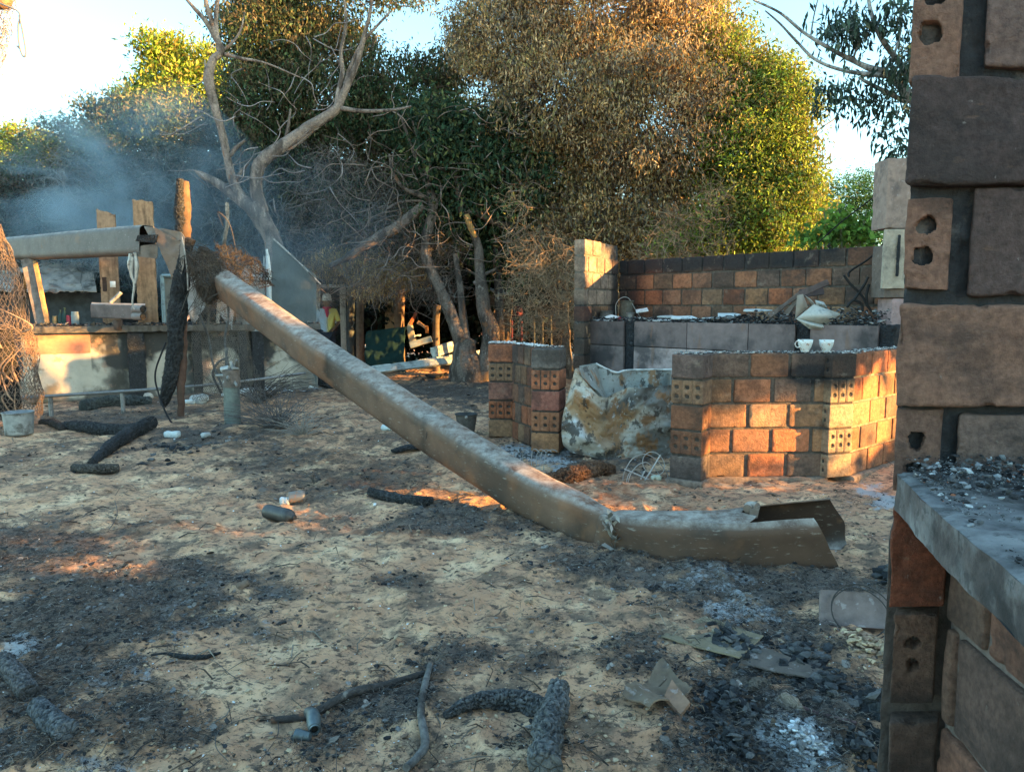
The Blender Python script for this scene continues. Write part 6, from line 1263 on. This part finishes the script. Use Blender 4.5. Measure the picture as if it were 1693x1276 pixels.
def tree(name, label, cat, base, Yb, lim, ells, ncl, per, rad, L, W_, pal, tw=.02, twf=.5, cut=None, gap=0.0, seed=0, lc=(.26, .23, .2), group=None, droop=.4, shell=.4, seg=10, twc=(.15, .115, .09), trunkname="trunk", curl=.25):
    t = thing(name, label, cat, tuple(base), group)
    if lim: mb = MB(); limbs(mb, lim, Yb, lc, seed, seg=seg); mb.build(trunkname, M['bark'], t)
    p, cc = blobs(ells, ncl, seed, shell, cut, gap)
    if tw: mb = MB(); twigs(mb, p, cc, tw, twf, twc, seed, curl=curl); mb.build("twigs", M['twig'], t, smooth=False)
    mb = MB(); leaves(mb, p, per, rad, L, W_, PAL[pal] if isinstance(pal, str) else pal, droop, seed); mb.build("crown", M['leaf'], t, smooth=False); return t
GT = "trees behind the burnt yard"
# grey bare tree at left
bare = thing("bare_grey_tree", "bare grey forked tree rising behind the green panel into dark leaves", "tree", tuple(P(452, 600, 14.4) * [1, 1, 0]), GT)
mb = MB(); limbs(mb, [[(470, 640, 30), (462, 470, 30), (452, 400, 28), (440, 375, 27), (418, 340, 30)], [(420, 345, 24), (385, 322, 17), (360, 303, 14), (335, 290, 11), (322, 282, 3)],
    [(432, 352, 24), (424, 318, 20), (425, 285, 22), (438, 262, 21), (470, 240, 20), (505, 214, 18), (535, 196, 17), (556, 180, 15), (570, 150, 12), (590, 105, 9), (602, 60, 7), (612, 20, 5), (616, -20, 3)],
    [(400, 332, 20), (385, 300, 14), (376, 262, 12), (370, 232, 12), (362, 200, 12), (352, 165, 14), (345, 130, 16), (352, 100, 13), (366, 85, 11), (355, 60, 9), (340, 35, 8), (322, 15, 6), (300, -10, 4)],
    [(366, 84, 9), (355, 50, 8), (342, 10, 7), (336, -20, 5)], [(362, 84, 8), (357, 40, 7), (360, 0, 6), (362, -30, 4)], [(376, 262, 8), (390, 245, 7), (405, 232, 4)], [(556, 182, 10), (560, 150, 8), (566, 120, 7), (564, 85, 6), (572, 40, 5), (568, -10, 3)],
    [(568, 152, 8), (580, 110, 6), (600, 70, 5), (645, 20, 3)], [(556, 178, 8), (600, 184, 6), (650, 182, 5), (680, 176, 3)], [(540, 196, 8), (490, 240, 4), (470, 250, 3)], [(368, 84, 6), (385, 70, 4), (398, 50, 3), (405, 20, 2)], [(372, 90, 6), (400, 97, 5), (440, 105, 3), (500, 130, 2)],
    [(385, 310, 7), (395, 290, 6), (410, 270, 4)], [(470, 243, 7), (478, 200, 4), (480, 180, 3)]], 14.2, (.24, .195, .165), 3, .16, 14); mb.build("trunk", M['bark'], bare)
mb = MB()
rgv = np.random.default_rng(5)
for k in range(45):
    x0, y0 = rgv.uniform(330, 560), rgv.uniform(60, 330); pts = [(x0, y0)]; a = rgv.uniform(0, 6.28)
    for q in range(4): a += rgv.normal(0, .5); pts.append((pts[-1][0] + math.cos(a) * 22, pts[-1][1] + math.sin(a) * 18))
    tube(mb, [P(x, y, 14.3 + rgv.uniform(-.5, .6)) for x, y in pts], [.011, .010, .009, .007, .004], 4, 16, c=np.array((.22, .19, .18)) * rgv.uniform(.7, 1.5), cap=False)
mb.build("twigs", M['twig'], bare)
tree("dark_leafy_tree", "dark blue green leafy tree between the grey forked tree and the brown tree", "tree", P(560, 600, 17) * [1, 1, 0], 17, [[(630, 640, 34, 3), (625, 450, 32, 3), (590, 300, 24, 1), (600, 180, 16), (620, 60, 8)], [(556, 320, 16), (500, 220, 10), (470, 120, 6)], [(565, 290, 18), (660, 220, 12), (740, 150, 8)]],
     [(470, 60, 17, 80, 95, 1.6), (560, 10, 17, 160, 60, 1.6), (420, 60, 16.6, 60, 80, 1.2), (440, 170, 16.6, 70, 90, 1.2), (540, 130, 17, 100, 110, 1.6), (680, 170, 17.3, 110, 95, 1.4), (600, 260, 17.6, 140, 110, 1.5), (480, 300, 17.4, 90, 110, 1.2), (740, 90, 17.3, 60, 60, 1), (640, 350, 17.6, 150, 90, 1.3)], 4800, 28, .165, .10, .038, 'dark',
     .022, .6, [(672, 42, 75, 32), (705, 62, 36, 30)], .26, 11, (.17, .15, .13), GT, .9, .3)
tree("brown_leafed_tree", "huge heat killed tree covered in dull brown drooping leaves, filling the top centre", "tree", P(930, 590, 16) * [1, 1, 0], 16, [[(935, 640, 30), (925, 480, 30), (940, 330, 24), (1000, 200, 16), (1040, 60, 10)], [(935, 350, 20), (860, 230, 12), (820, 110, 8)], [(950, 320, 20), (1080, 260, 14), (1180, 160, 9)], [(940, 420, 18), (1060, 400, 12), (1180, 390, 8), (1260, 400, 4)]],
     [(850, 60, 15.6, 110, 90, 1.5), (980, 20, 15.4, 170, 80, 1.7), (1130, 60, 15.5, 110, 95, 1.5), (940, 150, 15.2, 170, 120, 1.7), (1080, 200, 15, 170, 130, 1.7), (900, 290, 15.8, 110, 110, 1.2), (1040, 330, 15.6, 140, 90, 1.4), (1180, 130, 15.4, 80, 100, 1.3), (960, 400, 15.6, 130, 80, 1.1)], 6200, 28, .145, .092, .028, 'dead',
     .02, .9, [(1232, 30, 30, 60)], .27, 12, (.15, .12, .10), GT, 1.0, .3, twc=(.17, .125, .09))
tree("yellow_green_tree", "sunlit yellow green leafy crown with golden patches at the right of the brown tree", "tree", P(1260, 580, 15) * [1, 1, 0], 15, [[(1220, 620, 20), (1215, 430, 18), (1250, 300, 12), (1290, 180, 8)], [(1216, 400, 12), (1300, 300, 7)], [(1214, 335, 9), (1216, 372, 10)]],
     [(1255, 140, 14.8, 60, 55, .9), (1285, 190, 14.6, 62, 90, 1.1), (1230, 250, 14.6, 90, 100, 1.2), (1300, 290, 14.4, 55, 80, 1.0), (1255, 350, 14.4, 110, 75, 1.1), (1180, 400, 14.6, 110, 50, .8), (1190, 100, 15, 60, 90, .9)], 3600, 28, .13, .088, .034, PAL['mixed'] + PAL['yel'] + [(.26, .36, .05)], .016, .7, None, .28, 13, (.16, .13, .1), GT, .6, .3)
p_ = None
tree("glossy_green_tree", "glossy dark green tree in the centre behind the cut bare stems", "tree", P(820, 600, 15.5) * [1, 1, 0], 15.5, [[(830, 640, 16), (822, 430, 14), (810, 300, 8)]],
     [(800, 230, 15.2, 110, 60, .9), (840, 300, 15.2, 80, 70, .9), (740, 270, 15.4, 80, 60, .8), (790, 350, 15.6, 110, 50, .8), (850, 420, 15.8, 60, 50, .8), (700, 200, 15.6, 60, 50, .8)], 950, 26, .20, .13, .055, [(.025, .06, .03), (.035, .075, .035), (.06, .09, .045), (.12, .14, .05)], .014, .4, None, .1, 14, (.1, .08, .07), GT, .8, .3)
# burnt stems in the middle
st = thing("charred_stem_tree", "scorched multi stemmed tree with cut pale stems, its thick fork standing in the centre", "tree", tuple(P(772, 612, 15.0) * [1, 1, 0]), GT)
mb = MB(); limbs(mb, [[(772, 622, 62), (770, 600, 50), (768, 582, 40), (772, 560, 30)], [(772, 590, 24), (755, 545, 22), (738, 500, 20), (718, 460, 18), (706, 425, 17), (705, 395, 17), (712, 360, 15), (716, 340, 17), (712, 322, 16)], [(790, 606, 26), (812, 560, 30), (800, 510, 24), (793, 440, 17), (790, 405, 14), (782, 385, 12), (770, 355, 12)],
     [(772, 575, 16), (766, 530, 14), (760, 470, 10), (752, 420, 8)], [(765, 352, 14), (760, 320, 15), (757, 292, 15)], [(764, 345, 13), (790, 352, 12), (815, 365, 11), (838, 372, 9), (858, 366, 7), (878, 360, 4)], [(838, 372, 6), (850, 385, 5), (868, 402, 3)],
     [(714, 325, 14), (708, 300, 9), (712, 260, 8), (712, 210, 6), (705, 180, 4)], [(713, 330, 9), (690, 322, 7), (664, 308, 6), (648, 280, 5), (644, 255, 3)], [(711, 320, 6), (690, 270, 5), (665, 200, 4), (650, 180, 3)], [(712, 318, 5), (700, 270, 4), (682, 200, 3)], [(754, 294, 6), (735, 265, 4), (722, 235, 3)], [(640, 345, 4), (660, 335, 4), (685, 332, 4), (706, 335, 5)],
     [(700, 340, 16), (670, 365, 18), (640, 385, 18), (610, 402, 16), (575, 425, 12), (545, 440, 8)], [(785, 470, 10), (800, 455, 7), (820, 445, 4)]], 15.0, (.18, .14, .115), 21, .18, 12); mb.build("trunk", M['bark'], st)
mb = MB()
for k in range(110):
    x0, y0 = rgv.uniform(600, 900), rgv.uniform(180, 470); pts = [(x0, y0)]; a = rgv.uniform(0, 6.28)
    for q in range(5): a += rgv.normal(0, .5); pts.append((pts[-1][0] + math.cos(a) * 20, pts[-1][1] + math.sin(a) * 18))
    tube(mb, [P(x, y, 14.6 + rgv.uniform(-.4, .6)) for x, y in pts], [.012, .011, .009, .008, .006, .003], 4, 16, c=np.array((.20, .15, .12)) * rgv.uniform(.6, 1.6), cap=False)
mb.build("twigs", M['twig'], st)
mb = MB(); tube(mb, [P(771, 355, 14.8), P(778, 376, 14.8), P(786, 392, 14.8)], [.055, .065, .04], 10, 20, .4, 9, (.5, .28, .1)); mb.build("split_bark", M['wood'], st)
# tangled dry vines and thatch
def tangle(name, label, n, box_, Yr, seglen, c, seed, r=.007, group=None):
    rg = np.random.default_rng(seed); x = rg.uniform(box_[0], box_[2], n); y = rg.uniform(box_[1], box_[3], n); Yd = rg.uniform(*Yr, n)
    y = y + (box_[3] - y) * np.clip(fbm(xyz(x * .011, x * 0 + seed), 4, seed) * 1.8 + .25, 0, .8) ; p = np.array([P(a, b, d_) for a, b, d_ in zip(x, y, Yd)]); d = rg.normal(0, 1, (n, 3)) * [1, .4, .8]; mb = MB(); col = np.array(c) * rg.uniform(.4, 1.7, (n, 1)); rr = r * rg.uniform(.5, 1.5, n)
    for k in range(5):
        d = d + rg.normal(0, .6, (n, 3)); d /= np.linalg.norm(d, axis=1)[:, None]; q = p + d * seglen * rg.uniform(.6, 1.3, (n, 1)); m = (q[:, 2] > .02); prisms(mb, p[m], q[m], rr[m], rr[m] * .85, col[m]); p = q; rr = rr * .85
    o = mb.build(name, M['twig'], smooth=False); o["kind"] = "stuff"; o["label"] = label; return o
tangle("vine_tangle", "tangled dry vines and twigs hanging under the dark trees", 2600, (480, 240, 760, 500), (14.8, 17), .13, (.16, .13, .11), 31, .0045)
tangle("vine_tangle", "brown mass of dead twigs behind the brick back wall", 4200, (840, 290, 1210, 560), (12.8, 15), .11, (.24, .165, .10), 32, .0045)
tangle("vine_tangle", "grey twiggy brush behind the smoke at left", 2200, (90, 230, 480, 440), (15.5, 19), .2, (.13, .14, .14), 33, .0055)
# low dry thatch over the door frame; its sunlight is put into the colour
mb = MB(); p, cc = blobs([(600, 440, 16.4, 70, 22, .5), (660, 455, 16.4, 50, 18, .5), (620, 475, 16.4, 30, 18, .4), (550, 435, 16.6, 50, 22, .5)], 420, 51, .1)
leaves(mb, p, 22, .13, .13, .022, PAL['straw'], .9, 51); o = mb.build("hanging_thatch", M['leaf'], smooth=False); o["kind"] = "stuff"; o["label"] = "dry leaves and thatch over the white door frame, orange sun put into their colour"
# background wood and bushes
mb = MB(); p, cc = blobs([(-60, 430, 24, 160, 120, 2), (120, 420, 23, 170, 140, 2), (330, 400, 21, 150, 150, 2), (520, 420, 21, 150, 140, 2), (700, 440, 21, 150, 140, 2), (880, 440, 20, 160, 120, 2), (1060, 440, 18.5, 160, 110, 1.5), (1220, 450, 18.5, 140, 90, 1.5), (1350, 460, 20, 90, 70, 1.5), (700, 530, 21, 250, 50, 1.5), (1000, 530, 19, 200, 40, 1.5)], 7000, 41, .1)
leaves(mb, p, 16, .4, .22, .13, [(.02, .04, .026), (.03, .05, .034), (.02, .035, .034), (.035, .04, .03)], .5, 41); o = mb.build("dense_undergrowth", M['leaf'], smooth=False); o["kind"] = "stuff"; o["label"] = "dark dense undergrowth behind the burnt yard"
tree("candle_leafed_tree", "sunlit golden tree with upright leafy candles against the blue sky at upper left", "tree", P(280, 580, 24) * [1, 1, 0], 24, [[(285, 600, 16), (282, 300, 12), (275, 130, 6)]], [(262, 82, 24, 32, 28, .8), (290, 90, 24, 22, 30, .7), (268, 130, 24, 45, 32, .9), (345, 108, 24, 24, 28, .6), (340, 150, 24, 40, 40, .8), (290, 175, 24, 60, 35, 1), (235, 165, 24, 40, 25, .8)], 750, 22, .19, .16, .06, 'yel', .02, .4, None, .15, 61, group=GT, droop=-.6)
tree("tufted_green_tree", "darker tufted tree with pointed shoots left of the golden candles", "tree", P(190, 580, 22) * [1, 1, 0], 22, [[(200, 600, 14), (195, 350, 10), (190, 230, 5)]], [(160, 185, 22, 22, 32, .6), (195, 200, 22, 40, 36, .8), (225, 190, 22, 40, 34, .8), (200, 245, 22, 75, 40, 1), (290, 220, 21.5, 60, 40, 1)], 620, 22, .19, .15, .055, [(.05, .10, .05), (.08, .12, .05), (.2, .17, .07), (.06, .09, .06)], .02, .4, None, .12, 62, group=GT, droop=-.5)
tree("feathery_acacia", "feathery flat topped acacia above the smoke at left", "tree", P(110, 580, 20) * [1, 1, 0], 20, [[(120, 600, 12), (118, 350, 9), (100, 240, 5)], [(116, 320, 6), (170, 250, 4), (60, 215, 3)]], [(85, 206, 20, 42, 10, .5), (125, 215, 20, 50, 12, .6), (70, 240, 20, 60, 16, .7), (150, 235, 20, 50, 14, .6), (100, 280, 19.6, 110, 45, .9)], 620, 26, .16, .11, .022, [(.05, .09, .045), (.08, .12, .05), (.16, .14, .07)], .02, .5, None, .1, 63, group=GT, droop=.1)
tree("yellow_bush_tree", "low yellow green tree at the far left edge above the smoke", "tree", P(20, 570, 31) * [1, 1, 0], 31, [[(20, 590, 12), (20, 300, 8)]], [(30, 232, 31, 45, 22, .8), (-20, 250, 31, 50, 30, .9), (65, 248, 31, 40, 26, .8), (20, 280, 30.5, 100, 38, 1)], 620, 22, .22, .17, .07, 'yel', .02, .3, None, .1, 64, group=GT, droop=0)
tree("smoky_bush", "grey green bushy tree dimmed by smoke above the metal beam", "tree", P(130, 580, 19) * [1, 1, 0], 19, [[(140, 590, 14), (138, 330, 8)]], [(60, 330, 19, 110, 50, 1), (170, 310, 19, 110, 60, 1), (280, 300, 18.6, 90, 70, 1), (60, 390, 19, 110, 50, 1), (200, 380, 18.6, 120, 50, 1), (-40, 340, 19, 80, 60, 1)], 1500, 22, .24, .12, .035, 'blue', .02, .8, None, .1, 65, group=GT, droop=.4)
tree("shadowed_tree", "shadowed brushy tree right behind the grey forked tree", "tree", P(400, 580, 17) * [1, 1, 0], 17, [[(400, 600, 20), (398, 350, 14), (400, 250, 8)]], [(370, 250, 17.2, 70, 70, 1), (440, 260, 17.2, 80, 80, 1), (380, 340, 17, 90, 60, 1), (460, 370, 17, 80, 60, 1), (300, 350, 17, 60, 50, .8), (405, 180, 17.2, 50, 55, .8)], 1400, 22, .22, .11, .03, [(.05, .06, .05), (.09, .085, .07), (.035, .05, .04)], .02, .9, None, .1, 66, group=GT, droop=.4)
tree("low_green_tree", "soft feathery green tree low in front of the bright sky at right", "tree", P(1410, 540, 24) * [1, 1, 0], 24, [[(1410, 560, 10), (1410, 380, 6)]], [(1400, 325, 24, 55, 40, 1), (1450, 315, 24, 40, 38, 1), (1360, 350, 24, 40, 45, 1), (1440, 370, 24, 80, 50, 1), (1370, 400, 24, 70, 45, 1)], 1000, 26, .22, .10, .03, 'green', .015, .3, None, .08, 67, group=GT, droop=.2)
lf = thing("broad_leafed_shrub", "light green shrub with round leaves just above the brick back wall at right", "shrub", tuple(P(1400, 560, 11.5) * [1, 1, 0]))
mb = MB(); limbs(mb, [[(1395, 600, 6), (1392, 430, 5), (1388, 345, 3)], [(1400, 600, 6), (1415, 440, 5), (1432, 350, 3)], [(1393, 450, 4), (1370, 390, 3), (1362, 350, 2)]], 11.3, (.2, .22, .12), 5); mb.build("stem", M['bark'], lf)
mb = MB(); p, cc = blobs([(1387, 362, 11.3, 14, 26, .25), (1370, 385, 11.3, 24, 18, .25), (1410, 385, 11.3, 22, 14, .25), (1436, 366, 11.3, 13, 18, .2), (1425, 392, 11.3, 30, 10, .25), (1340, 395, 11.3, 30, 12, .3)], 110, 68, .1); leaves(mb, p, 7, .09, .10, .09, [(.13, .25, .04), (.18, .30, .06), (.10, .20, .04)], .3, 68); mb.build("crown", M['leaf'], lf, smooth=False)
tree("overhanging_branch_tree", "dark drooping leaves on pale branches reaching in at the upper right", "tree", P(1640, 600, 10) * [1, 1, 0], 10, [[(1640, 640, 30), (1620, 400, 26), (1580, 240, 20), (1510, 165, 16), (1470, 125, 13), (1430, 110, 9), (1380, 85, 6), (1330, 55, 5), (1290, 22, 4), (1245, 0, 3)], [(1470, 126, 9), (1400, 118, 6), (1350, 100, 5), (1318, 70, 4), (1290, 40, 3), (1265, 18, 2)], [(1520, 150, 12), (1480, 95, 9), (1455, 60, 7), (1440, 20, 6), (1435, -10, 5)], [(1500, 170, 8), (1440, 140, 6), (1420, 128, 4)], [(1462, 120, 5), (1480, 85, 4), (1490, 45, 3), (1490, 0, 3)], [(1340, 62, 3), (1345, 30, 2), (1352, 0, 2)], [(1410, 100, 4), (1420, 60, 3), (1405, 20, 2)]],
     [(1385, 55, 10, 38, 32, .35), (1420, 35, 10, 40, 30, .35), (1380, 25, 10, 26, 20, .3), (1400, 150, 10, 42, 38, .35), (1440, 170, 10, 30, 30, .3), (1370, 155, 10, 18, 22, .2), (1480, 215, 9.8, 26, 40, .3), (1495, 260, 9.8, 24, 26, .3), (1490, 110, 9.8, 26, 40, .3), (1475, 20, 9.8, 26, 30, .3), (1352, 145, 10, 14, 14, .2), (1560, 100, 10, 80, 100, 1)], 330, 11, .10, .12, .036, [(.045, .08, .055), (.06, .10, .07), (.035, .06, .05)], .010, .9, None, .08, 69, (.36, .36, .34), GT, 1.1, .1, 12, (.2, .2, .19))
mb = MB()
for pts in ([(1346, 235), (1354, 215), (1376, 200), (1385, 190)], [(1342, 245), (1352, 230), (1356, 250)], [(1338, 200), (1350, 175), (1358, 160)], [(1330, 350), (1360, 348), (1390, 335)]): tube(mb, [P(x, y, 14) for x, y in pts], [.012] * len(pts), 4, 16, c=(.28, .24, .22))
mb.build("twigs", M['twig'], bpy.data.objects["yellow_green_tree"])

# ------------------------------------------------------------------ unseen trees added at right to shade the yard, gaps cut for sun patches
SL = -S; E1 = np.array([math.sin(SUN_A), math.cos(SUN_A), 0]); E2 = np.cross(S, E1); E2 *= np.sign(E2[2])
def sc2(p): p = np.asarray(p, float); return np.stack([p @ E1, p @ E2], -1)
gaps = []
def gap(p, r1, r2): q = sc2(np.array(p)); gaps.append((q[0], q[1], r1, r2))
mbh = MB(); rg = np.random.default_rng(91); n = 19000
Xh = rg.uniform(12.5, 15.5, n); Yh = rg.uniform(-9, 27, n)
top = np.where(Yh > 10.6, 3.0, np.where(Yh > 7.6, 11.0, 6.0)) + fbm(xyz(Yh * .6, Yh * 0), 3, 5) * 2.0; Zh = rg.uniform(0, 1, n) * top
C_ = np.stack([Xh, Yh, Zh], 1); q = sc2(C_); keep = np.ones(n, bool); nz = fbm(np.stack([q[:, 0] * 2, q[:, 1] * 2, q[:, 0] * 0], 1), 3, 7)
# the wide gap that lights the right half of the bar
keep &= ~((q[:, 0] > 6.2) & (q[:, 0] < 8.3) & (q[:, 1] > -.35) & (q[:, 1] < .92))
for pp_, r1, r2 in ((P(1000, 440, 10.4), .75, .42), (G(705, 838), .30, .16), (G(330, 866), .22, .13), (G(440, 850), .25, .14), (G(580, 812), .22, .13), (P(85, 575, 11.9), .35, .22), (P(650, 520, 18), .5, .3), (P(700, 545, 17.5), .5, .35), (P(812, 545, 17.5), .4, .3), (P(620, 450, 16.4), .8, .35), (P(543, 540, 17.5), .35, .5), (G(990, 835), .30, .14), (P(770, 370, 14.8), .5, .5), (P(20, 600, 9.5), .5, .7), (G(60, 948), .2, .12), (P(960, 395, 13.), .4, .3)): gap(pp_, r1, r2)
for (a, b, r1, r2) in gaps: keep &= ((q[:, 0] - a) / (r1 + .2)) ** 2 + ((q[:, 1] - b) / (r2 + .2)) ** 2 > 1
keep &= nz > -.22 + .0 * q[:, 0]
C_ = C_[keep]; leaves(mbh, C_, 14, .20, .30, .17, PAL['green'], .4, 92)
for y in range(-8, 27, 3): tube(mbh, [np.array([14 + rg.uniform(-.6, .6), y + rg.uniform(-.6, .6), -.2]), np.array([14 + rg.uniform(-.6, .6), y, 4.0])], [.16, .07], 8, 12, .2, 3, (.15, .12, .1)) if not (4.2 < y - 1.2 < 5.5 or 0 < y < 6) else None
o = mbh.build("added_shade_trees", M['leaf'], smooth=False); o["kind"] = "stuff"; o["label"] = "unseen row of leafy trees added at the right, shaped to shade and dapple the yard"

# ------------------------------------------------------------------ smoke
def smoke(name, label, px, Yd, size, dens, col, seed, rot=0.0, scale=.9, lo=.46, hi=.72):
    c = P(*px, Yd); mb = MB(); V, F = rbox([2, 2, 2], .25, .98, .0, 5, 0); r = np.linalg.norm(V, axis=1)[:, None]; V = V / r; V = V * (1 + .35 * fbm(V * 1.5 + seed, 3, seed)[:, None]); V = V * np.array(size); V = V @ roty(rot).T
    mb.add(V + c, F, (1, 1, 1)); m = bpy.data.materials.new(name); m.use_nodes = True; t = m.node_tree; N = t.nodes; L = t.links; N.remove(N["Principled BSDF"])
    pv = N.new("ShaderNodeVolumePrincipled"); pv.inputs["Color"].default_value = (*col, 1); pv.inputs["Anisotropy"].default_value = .2
    tc = N.new("ShaderNodeTexCoord"); mp = N.new("ShaderNodeMapping"); mp.inputs["Scale"].default_value = (.6, .6, .9); mp.inputs["Rotation"].default_value = (0, .6, 0); L.new(tc.outputs["Object"], mp.inputs[0])
    nz = N.new("ShaderNodeTexNoise"); nz.inputs["Scale"].default_value = scale; nz.inputs["Detail"].default_value = 4; nz.inputs["Roughness"].default_value = .5; nz.inputs["Distortion"].default_value = .6; L.new(mp.outputs[0], nz.inputs["Vector"])
    mr = N.new("ShaderNodeMapRange"); mr.inputs[1].default_value = lo; mr.inputs[2].default_value = hi; L.new(nz.outputs[0], mr.inputs[0])
    ln = N.new("ShaderNodeVectorMath"); ln.operation = 'DIVIDE'; L.new(tc.outputs["Object"], ln.inputs[0]); ln.inputs[1].default_value = tuple(size); l2 = N.new("ShaderNodeVectorMath"); l2.operation = 'LENGTH'; L.new(ln.outputs[0], l2.inputs[0])
    fr = N.new("ShaderNodeMapRange"); fr.inputs[1].default_value = .95; fr.inputs[2].default_value = .3; L.new(l2.outputs["Value"], fr.inputs[0])
    mu = N.new("ShaderNodeMath"); mu.operation = 'MULTIPLY'; L.new(mr.outputs[0], mu.inputs[0]); L.new(fr.outputs[0], mu.inputs[1]); m2 = N.new("ShaderNodeMath"); m2.operation = 'MULTIPLY'; L.new(mu.outputs[0], m2.inputs[0]); m2.inputs[1].default_value = dens
    L.new(m2.outputs[0], pv.inputs["Density"]); L.new(pv.outputs[0], N["Material Output"].inputs["Volume"])
    o = mb.build(name, m, loc=c); o["kind"] = "stuff"; o["label"] = label; return o
smoke("smoke", "pale blue smoke drifting over the trees at left", (175, 300), 14.6, (3.8, 1.6, 2.4), 1.1, (.66, .86, 1.0), 3, .5)
smoke("smoke", "thin smoke hanging behind the burnt post and green panel", (430, 400), 13.6, (3.2, 1.0, 2.0), .33, (.62, .82, 1.0), 8, 0, .8, .35, .65)
